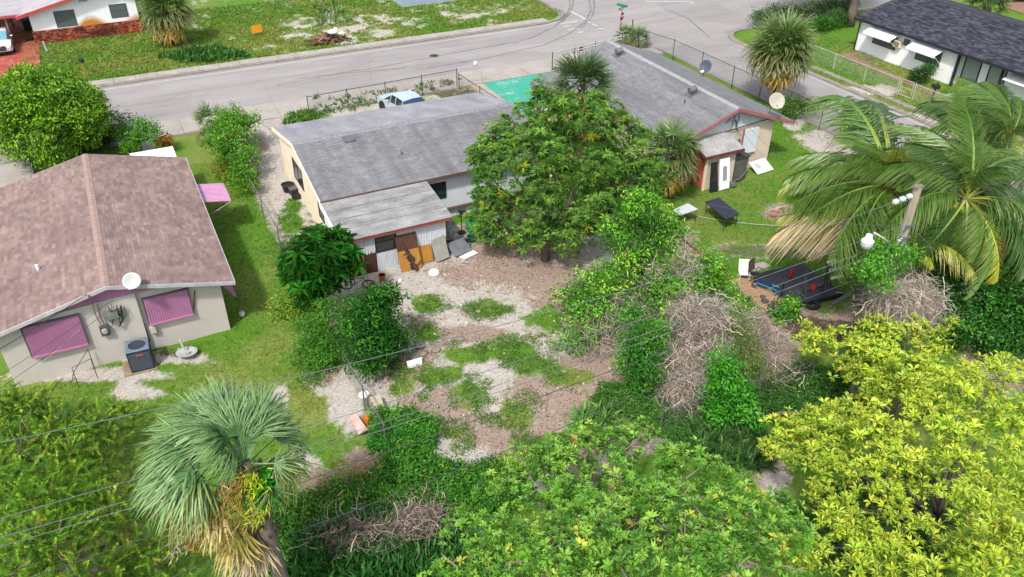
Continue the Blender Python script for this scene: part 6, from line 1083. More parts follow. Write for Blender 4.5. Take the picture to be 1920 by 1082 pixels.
t=thing('white_offcut','small white panel lying at the foot of the blotchy grey board','panel',(13.5,31.1,0)); mk('sheet',B().slab((13.05,31.0,.03),(.85,.25,0),(-.12,.3,.02),(0,0,.03)),WHITE2,t)
b=B()
for i in range(120):
    s_=random.random(); c=Vector((10.25+s_*.0+ .38*(1-s_),SY-.72+.62*s_,1.5*s_*.82+.04))+Vector((random.uniform(-.13,.13),random.uniform(-.06,.02),random.uniform(-.03,.05))); d=Vector((random.uniform(-1,1),random.uniform(-.6,.3),random.uniform(-.6,.6))).normalized()*random.uniform(.06,.16); b.tube([c-d,c+d],[.018,.008],4)
t=thing('dead_palm_stalk','dark spiky dead stalk leaning across the plywood sheet','dead stalk',(10.6,31.2,0)); mk('husk',b,pm('black_brown_husk',L(58,46,40),L(90,74,62),8,.95),t); mk('core',B().tube([(10.68,SY-.85,.02),(10.45,SY-.45,.75),(10.25,SY-.12,1.4)],[.09,.07,.04],6),pm('black_brown_husk',L(58,46,40),None,8),t)
t=thing('broken_plank','short splintered plywood offcut propped on the yellow sheet','plank',(10.85,31.35,0)); mk('offcut',B().slab((10.62,31.28,.12),(.34,.02,.38),(-.1,0,.12),(0,-.03,0)),pm('pale_plywood',L(220,172,96,.9),None,3),t)
p=G(717,526); t=thing('flower_pot','terracotta flower pot at the foot of the shed wall','flower pot',p); TER=pm('terracotta',L(206,112,70,.9),L(180,90,56,.9),5); mk('pot',B().lathe([(0,0),(.11,0),(.16,.26),(.18,.26),(.18,.33),(.15,.33),(.14,.27),(0,.25)],14),TER,t,world=False); mk('soil',B().lathe([(0,.29),(.148,.29)],12),pm('dark_soil',L(70,56,46),None,8),t,world=False)
p=G(697,535); t=thing('flower_pot','small tipped clay pot beside the bicycle wheel','flower pot',p); mk('pot',B().lathe([(0,0),(.08,0),(.12,.2),(.13,.2),(.13,.25),(.11,.25),(0,.2)],12,(0,0,.1),Matrix.Rotation(R(70),4,'X')),TER,t,world=False)
p=G(814,512); t=thing('white_basin','upturned round white basin on the sand by the grey board','basin',p); mk('bowl',B().lathe([(.24,0),(.26,.03),(.22,.12),(.12,.19),(0,.21)],16),WHITE2,t,world=False,smooth=True); mk('rim',B().ring((0,0,.02),.25,.02,(0,0,1),18),WHITE,t,world=False)
p=G(750,528); t=thing('tin','crumpled white tin on the ground below the plywood','tin',p); mk('can',B().obox((0,0,0),(.22,.13,.1),.3),WHITE2,t,world=False); mk('lid',B().obox((.1,.02,.02),(.03,.11,.08),.3),STEEL,t,world=False)
# bicycle
p=G(672,545)+Vector((0,0,.03)); t=thing('bicycle','black bicycle lying low at the shed corner behind the umbrella tree','bicycle',p,R(-22)); TY=pm('tyre_rubber',L(38,38,40),None,5,.8); FRM=pm('dark_bike_frame',L(70,66,74),L(48,46,50),5,.4,metal=.3)
for i,x in enumerate((-.52,.5)):
    wv=mk('wheel',B().ring((x,0,.3),.27,.03,(0,1,.25),24,6),TY,t,world=False); sp_=B()
    for j in range(10): a=j*PI/5; sp_.tube([(x,0,.3),(x+.26*math.cos(a),-.25*.26*math.sin(a),.3+.26*math.sin(a))],.005,3)
    o=mk('spokes',sp_.ring((x,0,.3),.04,.02,(0,1,.25),10,4),STEEL,wv,world=False)
mk('frame',B().tube([(-.52,0,.3),(-.12,0,.34),(.3,.0,.62),(-.2,0,.66),(-.12,0,.34)],.018,6).tube([(-.52,0,.3),(-.2,0,.66)],.014,5).tube([(.5,0,.3),(.3,0,.62),(.26,0,.76)],.018,6),FRM,t,world=False)
mk('saddle',B().ball((-.24,0,.76),(.13,.06,.035),8,5).tube([(-.2,0,.66),(-.23,0,.75)],.015,5),BLACK,t,world=False); mk('handlebar',B().tube([(.2,-.26,.8),(.28,0,.77),(.22,.26,.82)],.015,5),STEEL,t,world=False); mk('pedals',B().tube([(-.12,-.1,.26),(-.12,.1,.42)],.015,5),BLACK,t,world=False)
# stacked buckets and fan right of the shed
def bucket(p,rr,h,mat,handle=True,label=None,group=None,lid=None):
    t=thing('bucket',label,'bucket',p,random.uniform(0,6),group); mk('pail',B().lathe([(0,0),(rr*.82,0),(rr,h),(rr*1.06,h),(rr*1.06,h-.05),(rr*.98,h-.05),(rr*.9,.03),(0,.03)],14),mat,t,world=False)
    mk('rim',B().ring((0,0,h-.03),rr*1.04,.014,(0,0,1),16,4),mat,t,world=False)
    if lid: mk('contents',B().lathe([(0,h-.02),(rr*.9,h-.03)],12),lid,t,world=False)
    if handle: mk('handle',B().tube([(math.cos(a)*rr*1.05,.05,h-.06-math.sin(a)*.16) for a in np.linspace(0,PI,8)],.008,4),STEEL,t,world=False)
    return t
bw_=pm('dirty_white_plastic',L(214,216,214,.9),L(160,160,158,.9),4,.5,.1)
p=G(845,442)
labs=['grimy white bucket at the bottom of the stack with a red lid','white bucket in the middle of the stack with a red lid','topmost white bucket of its stack, filled with something red']
for i in range(3): bucket(p+Vector((0,0,.3*i)),.16,.36,bw_,i==2,labs[i],'buckets stacked beside the shed',pm('red_lid',L(196,70,84),None,4) if i==2 else None)
p=G(834,452)
for i,lb in enumerate(('bluish bucket at the foot of the stack touching the shed','bluish bucket second from the bottom by the shed corner','pale bucket third up by the shed corner','pale bucket on top of the stack by the shed corner')): bucket(p+Vector((0,.25,.3*i)),.15,.36,bw_ if i>1 else pm('bluish_plastic',L(110,134,144,.85),L(84,100,110,.85),4,.5),False,lb,'buckets stacked beside the shed')
for px,py,lb in ((869,451,'small white bucket on the ground below the fan'),(861,454,'small dented pail beside the white bucket below the fan')): bucket(G(px,py),.13,.26,bw_,True,lb)
p=G(866,436); t=thing('pedestal_fan','black round pedestal fan standing behind the bucket stacks','fan',p); c=Vector((0,0,1.15)); rg=B()
for r_ in (.28,.2,.12): rg.ring(c+Vector((0,-.05,0)),r_,.012,(0,1,.1),20,4)
for i in range(10): a=i*PI/5; rg.tube([c+Vector((0,-.08,0)),c+Vector((.28*math.cos(a),-.05,.28*math.sin(a)))],.006,3)
mk('guard',rg,BLACK,t,world=False); mk('stand',B().tube([(0,0,.02),(0,0,1.1)],.025,6).lathe([(0,0),(.22,0),(.22,.03),(0,.05)],14),BLACK,t,world=False); mk('motor',B().tube([c+Vector((0,-.02,0)),c+Vector((0,.2,0))],.08,10),BLACK,t,world=False)
bl=B()
for i in range(3): a=i*2*PI/3; bl.slab(c+Vector((0,-.04,0)),(.24*math.cos(a),0,.24*math.sin(a)),(.1*math.cos(a+1.6),.03,.1*math.sin(a+1.6)),(0,.006,0))
mk('blades',bl,DKM,t,world=False)
GRNP=pm('green_plastic',L(44,170,120,.85),L(32,140,96,.85),3,.5)
t=thing('storage_tub','bright green plastic tub by the pale blue wall under the mango','tub',G(890,432)); mk('tub',B().obox((0,0,0),(.75,.5,.4)),GRNP,t,world=False); mk('lid',B().obox((0,0,.402),(.82,.56,.06)),GRNP,t,world=False)
bucket(G(884,452),.2,.3,pm('dark_green_plastic',L(24,110,70,.85),None,3,.5),False,'round dark green bucket under the edge of the mango')
t=thing('scrap_pile','dark jumble of scrap and broken crates right of the shed wall','scrap',G(848,470))
for i in range(16):
    p=G(838+random.uniform(0,40),462+random.uniform(-10,14)); mk('scrap_piece',B().obox(p-wloc(t)+Vector((0,0,random.uniform(0,.12))),(random.uniform(.1,.4),random.uniform(.08,.25),random.uniform(.04,.2)),random.uniform(0,3)),random.choice([BLACK,GREYW,SLATE,DKM]),t,world=False)
# left side of the cream wall
p=G(541,358); t=thing('planter','big black round planter tub by the cream wall','planter',p); mk('tub',B().lathe([(0,0),(.26,0),(.34,.42),(.37,.42),(.33,.36),(0,.34)],16),BLACK,t,world=False)
p=G(552,364); t=thing('crate','dark square crate with grey folds beside the round black planter','crate',p,.2); mk('box',B().obox((0,0,0),(.45,.4,.34)),pm('dark_grey_crate',L(74,70,70),L(52,50,50),6),t,world=False); mk('cover',B().obox((0,0,.345),(.48,.43,.05)),pm('grey_cloth',L(112,108,104),None,6),t,world=False)
p=G(556,372); t=thing('crate','lower flat dark crate nearest the sand by the cream wall','crate',p,.1); mk('box',B().obox((0,0,0),(.42,.3,.2)),pm('dark_grey_crate',L(74,70,70),None,6),t,world=False); mk('rim',B().obox((0,0,.202),(.45,.33,.03)),BLACK,t,world=False)
# ================= by the tan annex =================
t=thing('wrapped_panel','tall panel wrapped in black plastic against the tan annex wall','panel',(28.55,31.7,0)); mk('wrapping',B().prism([(28.25,31.55,0),(28.3,31.8,1.6),(28.45,31.85,1.66),(28.72,31.85,1.62),(28.75,31.5,0)],(0,-.1,0)).tube([(28.4,31.5,.6),(28.55,31.62,1.1),(28.5,31.74,1.5)],.03,5),pm('black_sheeting',L(34,36,42),L(56,58,66),5,.35,.3),t)
t=thing('old_door','white door with a glazed panel leaning on the tan annex wall','door',(29.2,31.5,0)); c=Vector((28.85,31.45,.02)); u=Vector((.72,.02,0)); v=Vector((0,.35,1.75)); nn=Vector((0,-.04,.008)); mk('leaf',B().slab(c,u,v,nn),WHITE2,t); mk('glass_panel',B().slab(c+u*.3+v*.28+nn*1.05,u*.42,v*.46,nn*.2),pm('etched_glass',L(140,146,150),L(186,190,194),14,.3),t); mk('moulding',B().tube([c+u*.28+v*.26+nn*1.2,c+u*.74+v*.26+nn*1.2,c+u*.74+v*.76+nn*1.2,c+u*.28+v*.76+nn*1.2,c+u*.28+v*.26+nn*1.2],.016,4),WHITE2,t)
t=thing('wheeled_bin_enclosure','tall grey tarp-covered crate with an open black lid beside the annex','crate',(30.7,32.3,0)); TARP=pm('dirty_clear_tarp',L(132,130,126,.85),L(96,94,92,.85),4,.5,.5,fine=10); mk('body',B().prism([(30.25,31.95,0),(31.05,31.95,0),(31.1,31.9,1.45),(30.2,31.9,1.45)],(0,.85,0)),TARP,t); mk('rim',B().box(30.14,31.84,1.452,31.16,32.8,1.54),DKM,t); mk('lid',B().slab((30.2,32.75,1.55),(.95,0,0),(0,.12,.55),(0,.04,0)),DKM,t); mk('folded_tarp',B().tube([(30.2,31.85,.1),(30.6,31.8,.25),(31.05,31.86,.6)],.05,5),TARP,t)
p=G(1373,349); t=thing('metal_pot','round shiny metal pot on the ground by the tarp-covered crate','pot',p); mk('pot',B().lathe([(0,0),(.2,0),(.24,.1),(.22,.2),(.2,.2),(.2,.05),(0,.04)],14),STEEL,t,world=False); mk('lid',B().lathe([(.21,.205),(.1,.25),(0,.26)],12),STEEL,t,world=False)
t=thing('foam_board','white insulation board propped on the grass below the boarded window','board',(32.7,32.4,0)); mk('board',B().slab((32.15,32.05,.02),(1.25,.1,0),(-.12,.75,.45),(0,-.03,.05)),WHITE2,t); mk('printed_patch',B().slab((32.28,32.33,.205),(.4,.03,0),(-.05,.28,.17),(0,-.003,.052)),pm('pale_grey_print',L(200,206,214),None,9),t)
# tables
def table(label,c4,mat,h=.74,pitch=0):
    a,b_,c_,d_=[Vector(q) for q in c4]; ce=(a+b_+c_+d_)/4; t=thing('folding_table',label,'table',(ce.x,ce.y,0)); mk('table_top',B().prism([a,b_,c_,d_],(0,0,-.05)),mat,t)
    mk('edge_rail',B().tube([a.lerp(ce,.08)-Vector((0,0,.07)),b_.lerp(ce,.08)-Vector((0,0,.07)),c_.lerp(ce,.08)-Vector((0,0,.07)),d_.lerp(ce,.08)-Vector((0,0,.07)),a.lerp(ce,.08)-Vector((0,0,.07))],.018,4),BLACK,t)
    for q in (a,b_,c_,d_): p=q.lerp(ce,.12); mk('leg',B().tube([p-Vector((0,0,.05)),Vector((p.x,p.y,0))],.022,5),DKM,t)
    return t
table('long black folding table standing on the right lawn',[G(1322,378,.74),G(1348,370,.74),G(1387,401,.74),G(1361,411,.74)],pm('navy_black_laminate',L(52,54,72,.9),L(66,68,88,.9),2,.4,.03))
table('white folding table under the drooping fan palm fronds',[G(1262,393,.72),G(1290,381,.72),G(1309,392,.72),G(1275,403,.72)],pm('white_laminate',L(232,234,240,.95),L(210,212,220,.95),2,.45,.03))
o=mk('garden_hose',B().tube([G(x,y)+Vector((0,0,.03)) for x,y in ((1288,401),(1320,409),(1360,416),(1410,421),(1455,424),(1520,424))],.018,5),pm('pale_hose',L(206,206,196),None,3)); tag(o,'pale garden hose trailing across the lawn past the black table','hose')
# ================= weightlifting platform =================
MAT=pm('black_rubber_mat',L(44,46,56,.9),L(60,62,74,.9),1.5,.6,.1); DKB=pm('tan_deck_boards',L(206,166,132,.88),L(176,136,104,.88),2,.85,.2,stretch=(3,1,1))
A0,B0,C0,D0=[Vector((p.x,p.y,0)) for p in (G(1377,522,.2),G(1448,581,.2),G(1580,550,.2),G(1450,498,.2))]
u=(C0-B0); v=(A0-B0); ul=u.length; uu=u.normalized(); vv=v.normalized(); az=math.atan2(uu.y,uu.x)
t=thing('weight_platform','low wooden platform covered with black rubber mats in the back yard','platform',(B0+C0+A0+D0)/4)
mk('joists',B().slab(B0+Vector((0,0,-.02))+uu*.05+vv*.05,u*.96,v*.96,(0,0,.17)),pm('dark_joist',L(92,74,60),None,4),t)
for i in range(5): mk('plank',B().slab(B0+vv*(v.length*i/5+.01)+Vector((0,0,.152))-uu*.25,uu*(1.35),vv*(v.length/5-.02),(0,0,.045)),DKB,t)
for i in range(2):
    for j in range(2): mk('rubber_mat',B().slab(B0+uu*(.95+i*(ul-.95)/2+.008)+vv*(v.length*j/2+.008)+Vector((0,0,.155)),uu*((ul-.95)/2-.016),vv*(v.length/2-.016),(0,0,.06+.004*((i+j)%2))),MAT,t)
o=mk('side_skirt',B().slab(B0+uu*.9-vv*.03+Vector((0,0,-.02)),uu*(ul-.9),vv*.028,(0,0,.22)),BLACK,t)
mk('edge_board',B().slab(B0-uu*.29+Vector((0,0,.03)),uu*.035,v,(0,0,.17)),pm('pale_edge',L(206,186,160,.85),None,3),t)
TP=.2
def onp(px,py): return G(px,py,TP)
plate=pm('iron_plates',L(78,78,78),L(104,98,90),6,.6,.2,metal=.3)
for px,py,r_,lb in ((1430,557,.13,'small dark weight plate farthest up the tan boards'),(1434,565,.18,'large greenish weight plate in the middle of the tan boards'),(1453,568,.15,'dark weight plate nearest the mat edge'),(1445,574,.15,'dark weight plate below the large greenish one'),(1452,578,.13,'weight plate closest to the rear edge board'),(1413,537,.12,'grey weight plate by the office chair')):
    tt_=thing('weight_plate',lb,'weight plate',onp(px,py),0,'weight plates on the tan boards'); mk('disc',B().lathe([(.03,0),(r_,0),(r_,.035),(r_*.8,.035),(r_*.75,.022),(r_*.3,.022),(r_*.28,.035),(.03,.035)],18),plate,tt_,world=False); mk('hub',B().lathe([(.018,.0),(.05,.0),(.05,.045),(.018,.045)],10),STEEL,tt_,world=False)
# blue bench
a=onp(1420,538)+Vector((0,0,.3)); b_=onp(1456,552)+Vector((0,0,.3)); bd=(b_-a).normalized(); bs_=Vector((-bd.y,bd.x,0)); BLU=pm('turquoise_frame',L(34,160,200,.9),L(24,130,176,.9),3,.4); t=thing('weight_bench','turquoise framed exercise bench along the mat edge','bench',((a+b_)/2)*1.0)
t.location.z=TP
mk('frame',B().tube([a-bs_*.15,b_-bs_*.15,b_+bs_*.15,a+bs_*.15,a-bs_*.15],.03,6),BLU,t); mk('pad',B().slab(a-bs_*.12+Vector((0,0,.02)),(b_-a)*.62,bs_*.24,(0,0,.06)),pm('navy_pad',L(34,56,92,.9),None,3),t)
for q in (a,b_):
    for sg in (-1,1): mk('leg',B().tube([q+bs_*sg*.15,Vector((q.x,q.y,TP))+bs_*sg*.18],.025,5),BLU,t)
p=onp(1464,556); t=thing('barbell_stand','black upright barbell stand at the end of the turquoise bench','rack',p)
mk('upright',B().tube([(0,0,0),(0,0,.75)],.04,6),BLACK,t,world=False); mk('arm',B().tube([(-.25,0,.72),(.3,.1,.74)],.035,6),BLACK,t,world=False); mk('foot',B().tube([(-.3,-.1,.03),(.3,.1,.03)],.035,6).tube([(.1,-.3,.03),(-.1,.3,.03)],.035,6),BLACK,t,world=False)
# rack with two A frames
t=thing('squat_rack','grey steel squat rack with two slanted uprights on the mats','rack',onp(1520,545)); RK=pm('grey_rack_steel',L(112,112,116,.85),L(80,80,84,.85),3,.5,metal=.3)
f1,f2=onp(1513,561),onp(1492,545); h1,h2=onp(1555,549),onp(1530,533)
mk('foot',B().tube([f1,f2],.05,4),RK,t); mk('foot',B().tube([h1,h2],.05,4),RK,t)
for m_,nm in (((f1+f2)/2,'upright'),((h1+h2)/2,'upright')): mk(nm,B().tube([m_,m_+Vector((.04,.05,1.25))],.045,4).tube([m_+(f1-f2)*.35,m_+Vector((.04,.05,1.1))],.04,4),RK,t)
mk('crossbar',B().tube([(f1+f2)/2+Vector((0,0,.15)),(h1+h2)/2+Vector((0,0,.15))],.04,4),BLACK,t); mk('red_plate',B().lathe([(0,-.02),(.15,-.02),(.15,.02),(0,.02)],18,(f1*.4+f2*.2+h1*.25+h2*.15)+Vector((0,0,.35)),Matrix.Rotation(R(75),4,'X')),pm('red_rubber',L(190,44,40,.9),None,3),t)
p=onp(1482,518); t=thing('red_jug','bright red plastic jug standing on the black mats','jug',p); RP=pm('bright_red_plastic',L(214,44,50,.9),L(190,34,40,.9),4,.4); mk('body',B().lathe([(0,0),(.1,0),(.11,.08),(.09,.22),(.05,.3),(.04,.36),(0,.36)],12),RP,t,world=False); mk('handle',B().tube([(.05,0,.42),(.2,0,.36),(.14,0,.16)],.022,5),RP,t,world=False)
p=onp(1415,530); t=thing('office_chair','old mesh office chair facing the black mats','chair',p,R(200)); mk('seat',B().ball((0,0,.46),(.25,.25,.06),10,6),BLACK,t,world=False); mk('backrest',B().slab((-.24,-.26,.52),(.48,0,0),(0,-.08,.55),(0,-.03,0)),pm('brown_mesh_back',L(128,104,94,.85),None,5),t,world=False); mk('back_frame',B().tube([(-.25,-.26,.5),(-.25,-.36,1.08),(.25,-.36,1.08),(.25,-.26,.5)],.022,5),BLACK,t,world=False); mk('stem',B().tube([(0,0,.08),(0,0,.44)],.03,6),BLACK,t,world=False)
for i in range(5): a=i*2*PI/5; mk('leg',B().tube([(0,0,.1),(.28*math.cos(a),.28*math.sin(a),.05)],.022,5),BLACK,t,world=False)
for sg in (-1,1): mk('armrest',B().tube([(sg*.26,-.2,.48),(sg*.28,-.1,.68),(sg*.28,.15,.68)],.02,5),BLACK,t,world=False)
p=onp(1394,520)+Vector((0,0,-.1)); t=thing('plastic_chair','white slatted plastic chair tipped at the platform corner','chair',p,R(150))
for i in range(4): mk('slat',B().slab((-.24+i*.125,-.2,.4),(.1,0,0),(0,-.25,.42),(0,-.02,0)),WHITE2,t,world=False)
mk('seat',B().obox((0,.02,.36),(.5,.44,.035)),WHITE2,t,world=False)
for sx in (-1,1):
    for sy in (-1,1): mk('leg',B().tube([(sx*.22,sy*.18,0),(sx*.2,sy*.17,.36)],.022,5),WHITE2,t,world=False)
p=onp(1561,523); t=thing('wooden_rack','white and brown painted wooden steps at the far end of the mats','wooden steps',p,az); 
for i in range(3): mk('step',B().box(-.35,-.3+i*.25,.2+i*.28,.35,-.12+i*.25,.25+i*.28),WHITE2,t,world=False)
for sg in (-1,1): mk('side_rail',B().slab((sg*.37-.02,-.4,0),(.04,0,0),(0,.75,.95),(0,.08,0)),pm('red_brown_wood',L(150,80,60,.85),None,4),t,world=False)
p=G(1600,566); t=thing('orange_toy','orange and red plastic pieces lying right of the platform','plastic toy',p); mk('strut',B().tube([(-.1,-.3,.02),(.15,.1,.3)],.05,6),pm('orange_plastic',L(236,140,50,.9),None,4),t,world=False); mk('strut',B().tube([(.05,-.2,.05),(.3,.3,.3)],.05,6),pm('red_orange_plastic',L(200,84,56,.9),None,4),t,world=False); mk('white_piece',B().obox((.1,.1,.1),(.3,.1,.1),.7),WHITE2,t,world=False)
p=G(1521,574); t=thing('tyre','old black tyre lying under the near edge of the mats','tyre',p); mk('carcass',B().ring((0,0,.1),.28,.1,(0,.1,1),22,8),TY,t,world=False,smooth=True)
p=G(1425,498); t=thing('concrete_slab','flat grey slab on the grass behind the platform','slab',p); mk('slab_top',B().prism([G(1388,500)-p+Vector((0,0,.06)),G(1432,493)-p+Vector((0,0,.06)),G(1446,500)-p+Vector((0,0,.06)),G(1410,512)-p+Vector((0,0,.06))],(0,0,-.1)),CONC,t,world=False)
# rubble heaps
def heap(name,label,px,py,n_,rx,ry,h,cols,sz,cat='rubble',plank=False):
    p=G(px,py); t=thing(name,label,cat,p)
    for i in range(n_):
        r_=math.sqrt(random.random()); a=random.uniform(0,2*PI); x,y=r_*rx*math.cos(a),r_*ry*math.sin(a); z=h*(1-r_)*random.uniform(.3,1); rz=random.uniform(0,PI)
        if plank: 
            ln=random.uniform(.7,1.7); d=Vector((math.cos(rz),math.sin(rz),random.uniform(-.25,.25))); s_=Vector((-math.sin(rz),math.cos(rz),0)); mk('plank',B().slab(Vector((x,y,z+.06))-d*ln/2-s_*.06,d*ln,s_*random.uniform(.08,.18),(0,0,.04)),random.choice(cols),t,world=False)
        else: s_=random.uniform(.5,1.2)*sz; mk('chunk',B().obox((x,y,z),(s_*random.uniform(.8,1.6),s_,s_*random.uniform(.4,.8)),rz),random.choice(cols),t,world=False)
    return t
heap('lumber_pile','heap of broken reddish brown boards on the vacant lot',615,78,60,1.5,.8,.75,[pm('red_brown_board',L(150,96,70,.85),L(120,72,54,.85),4),pm('dark_brown_board',L(104,72,56,.85),None,4),pm('tan_board',L(186,136,104,.85),None,4),pm('grey_brown_board',L(140,116,100,.85),None,4)],1,'lumber',True)
p=G(624,62,.7); t=thing('white_bag','white sack lying on top of the broken board heap','sack',p); mk('sack',B().ball((0,0,.1),(.42,.3,.2),10,7).ball((.3,.1,.25),(.2,.18,.16),8,6),WHITE2,t,world=False,smooth=True); mk('fold',B().obox((.7,0,-.1),(.5,.35,.05),.3),WHITE2,t,world=False)
heap('rubble_heap','heap of broken tan bricks and dry fronds on the right lawn',1470,402,46,.9,.6,.25,[pm('orange_chunk',L(214,156,120,.85),None,4),pm('pale_chunk',L(206,196,184,.85),None,4),pm('grey_chunk',L(170,160,146,.85),None,4)],.15)
t=thing('orange_sign','square orange board standing in the weeds of the vacant lot','sign',G(485,66)); p=G(485,66); mk('board',B().slab((-.42,0,.18),(.8,-.1,.1),(-.08,.05,.62),(0,.03,0)),pm('orange_board',L(240,160,24,.95),L(226,140,20,.95),2,.6),t,world=False); mk('stake',B().tube([(0,.06,-.05),(0,.06,.7)],.025,5),GREYW,t,world=False)
# bits in the sandy yard
t=thing('bucket','white lidded bucket by the end of the leaning wire fence','bucket',G(684,756)); mk('pail',B().lathe([(0,0),(.15,0),(.18,.42),(.0,.42)],16),bw_,t,world=False); mk('lid',B().lathe([(0,.46),(.19,.46),(.195,.42),(.195,.40),(0,.40)],16),WHITE2,t,world=False)
c=[G(690,746,.35),G(713,740,.35),G(725,772,.35),G(703,778,.35)]; t=thing('cream_cabinet','cream sheet metal cabinet lying on its back near the wire fence','cabinet',(c[0]+c[2])/2*1); t.location.z=0
mk('carcass',B().prism(c,(0,0,-.34)),pm('cream_metal',L(232,220,192,.92),L(206,192,164,.92),2,.6),t); mk('door',B().prism([q+Vector((0,0,.025)) for q in (c[0].lerp(c[1],.45),c[1].lerp(c[0],.03),c[2].lerp(c[3],.03),c[3].lerp(c[2],.45))],(0,0,-.022)),pm('cream_metal',L(232,220,192),None,2),t); mk('drawer_front',B().prism([q+Vector((0,0,.022)) for q in (c[0].lerp(c[1],.03),c[0].lerp(c[1],.42),c[0].lerp(c[1],.42).lerp(c[3].lerp(c[2],.42),.36),c[0].lerp(c[1],.03).lerp(c[3],.36))],(0,0,-.02)),pm('cream_metal',L(232,220,192),None,2),t)
t=thing('pink_sheet','faded pink and white rusted sheet lying below the cream cabinet','sheet',G(672,795)); mk('sheet',B().prism([G(655,782,.15)-G(672,795),G(668,776,.3)-G(672,795),G(690,806,.2)-G(672,795),G(673,814,.1)-G(672,795)],(0,0,-.03)),pm('peeling_pink_paint',L(232,150,140,.9),L(236,222,214,.9),2.5,.8,.2,fine=12),t,world=False); mk('orange_end',B().obox(G(688,792)-G(672,795)+Vector((0,0,.05)),(.16,.3,.2),.4),pm('orange_plastic',L(236,140,50),None,4),t,world=False)
t=thing('white_board','white board lying on the sand right of the dark shrub','board',G(776,683)); q=G(776,683); mk('board',B().prism([G(762,683)-q,G(790,675)-q,G(792,684)-q,G(765,692)-q],(0,0,.15)),WHITE2,t,world=False); mk('cleat',B().obox(G(790,674)-q,(.1,.06,.08),.3),WHITE2,t,world=False)
ROCK=pm('pale_limestone',L(206,188,164,.85),L(166,150,130,.85),3,.9,.4); RK2=pm('grey_rock',L(176,168,156,.85),L(130,124,114,.85),3,.9,.4)
def rock(label,px,py,r_,mat):
    t=B().ball((0,0,0),(r_*1.2,r_,r_*.5),9,6); t.v=[(x*(1+.3*(vn(np.array(x*9+px),np.array(y*9))-.5)),y*(1+.3*(vn(np.array(y*7+py),np.array(z*9))-.5)),z) for x,y,z in t.v]; t.v=[tuple(float(k) for k in q) for q in t.v]; o=mk('rock',t,mat); o.location=G(px,py,r_*.2); tag(o,label,'rock','loose rocks in the sandy yard')
for px,py,r_,m_,lb in ((791,662,.22,ROCK,'tan rock just above the white board'),(777,668,.2,RK2,'grey rock touching the white board'),(817,656,.18,RK2,'pale rock right of the tan rock'),(787,648,.22,RK2,'pale crumbly rock highest above the white board'),(897,584,.1,ROCK,'small white stone in the grass patch'),(864,635,.13,RK2,'pale stone alone on the sand in mid yard'),(992,623,.1,ROCK,'small tan stone near the broad light shrub'),(796,506,.08,ROCK,'little stone left of the white basin'),(827,508,.07,RK2,'white lump right of the white basin')): rock(lb,px,py,r_,m_)
o=mk('rake_handle',B().tube([G(690,530)+Vector((0,0,.03)),Vector((8.35,SY-.08,1.05))],.018,5),WOOD); tag(o,'long wooden handle leaning on the rotten brown boards','tool handle')
o=mk('wood_edging',B().tube([G(1283,452)+Vector((0,0,.06)),G(1333,492)+Vector((0,0,.06))],.06,4),pm('reddish_timber',L(150,112,90,.85),None,4)); tag(o,'reddish timber edging between the litter and the right lawn','edging')
# dead branch at the rear fence
b=B(); p=G(1430,782,.9); q=G(1496,775,.9); b.tube([p,p.lerp(q,.5)+Vector((0,0,.15)),q],[.02,.045,.06],5)
for i in range(7): c=p.lerp(q,random.uniform(0,.8)); b.tube([c,c+Vector((random.uniform(-.3,.1),random.uniform(-.3,.3),random.uniform(-.3,.45)))],[.025,.008],4)
o=mk('fallen_branch',b,TWIG); tag(o,'bleached forked dead branch in front of the dark ground cover','branch')
# ================= street furniture, cars =================
p=G(1161,82); t=thing('stop_sign','red octagonal stop sign with green street name blades on a post','stop sign',p,R(28)); SZ=2.0
mk('post',B().tube([(0,0,-.1),(0,0,3.0)],.035,6),GALV,t,world=False); oc=[(.36*math.cos(R(22.5+45*i)),-.05,2.25+.36*math.sin(R(22.5+45*i))) for i in range(8)]; mk('sign_border',B().prism([(x*1.06,-.045,2.25+(z-2.25)*1.06) for x,y,z in oc],(0,.012,0)),WHITE2,t,world=False); mk('sign_face',B().prism(oc,(0,.004,0)),pm('sign_red',L(206,34,48,.95),None,2,.5),t,world=False)
text('STOP',t,(0,-.056,2.25),.26,WHITE2); mk('name_blade',B().box(-.5,-.02,2.82,.5,.02,3.0),pm('sign_green',L(20,150,120,.95),None,2,.5),t,world=False); o=mk('name_blade',B().box(-.02,-.5,3.02,.02,.5,3.2),pm('sign_green',L(20,150,120),None,2),t,world=False); text('W 28TH ST',t,(0,-.026,2.91),.14,WHITE2)
p=G(1183,80); o=mk('bare_post',B().tube([p-Vector((0,0,.1)),p+Vector((0,0,1.9))],.05,6),DKM); tag(o,'bare dark post right of the stop sign','post')
def mailbox(label,p,post,box,rz=0,h=1.05):
    t=thing('mailbox',label,'mailbox',p,rz); mk('post',B().box(-.05,-.05,-.1,.05,.05,h),post,t,world=False); pr=[(-.12,-.26,h),(.12,-.26,h),(.12,-.26,h+.14)]+[(.12*math.cos(a),-.26,h+.14+.12*math.sin(a)) for a in np.linspace(.3,PI-.3,6)]+[(-.12,-.26,h+.14)]; mk('box',B().prism(pr,(0,.52,0)),box,t,world=False); mk('flag',B().box(.125,-.1,h+.1,.14,.06,h+.3),BLACK,t,world=False)
mailbox('black mailbox on a leaning wooden post by the red driveway lawn',G(161,142),pm('yellow_wood_post',L(206,170,96,.9),None,4),BLACK,.3); mailbox('black mailbox on a dark post behind the pale wire fence',G(1746,192),DKM,BLACK,.2)
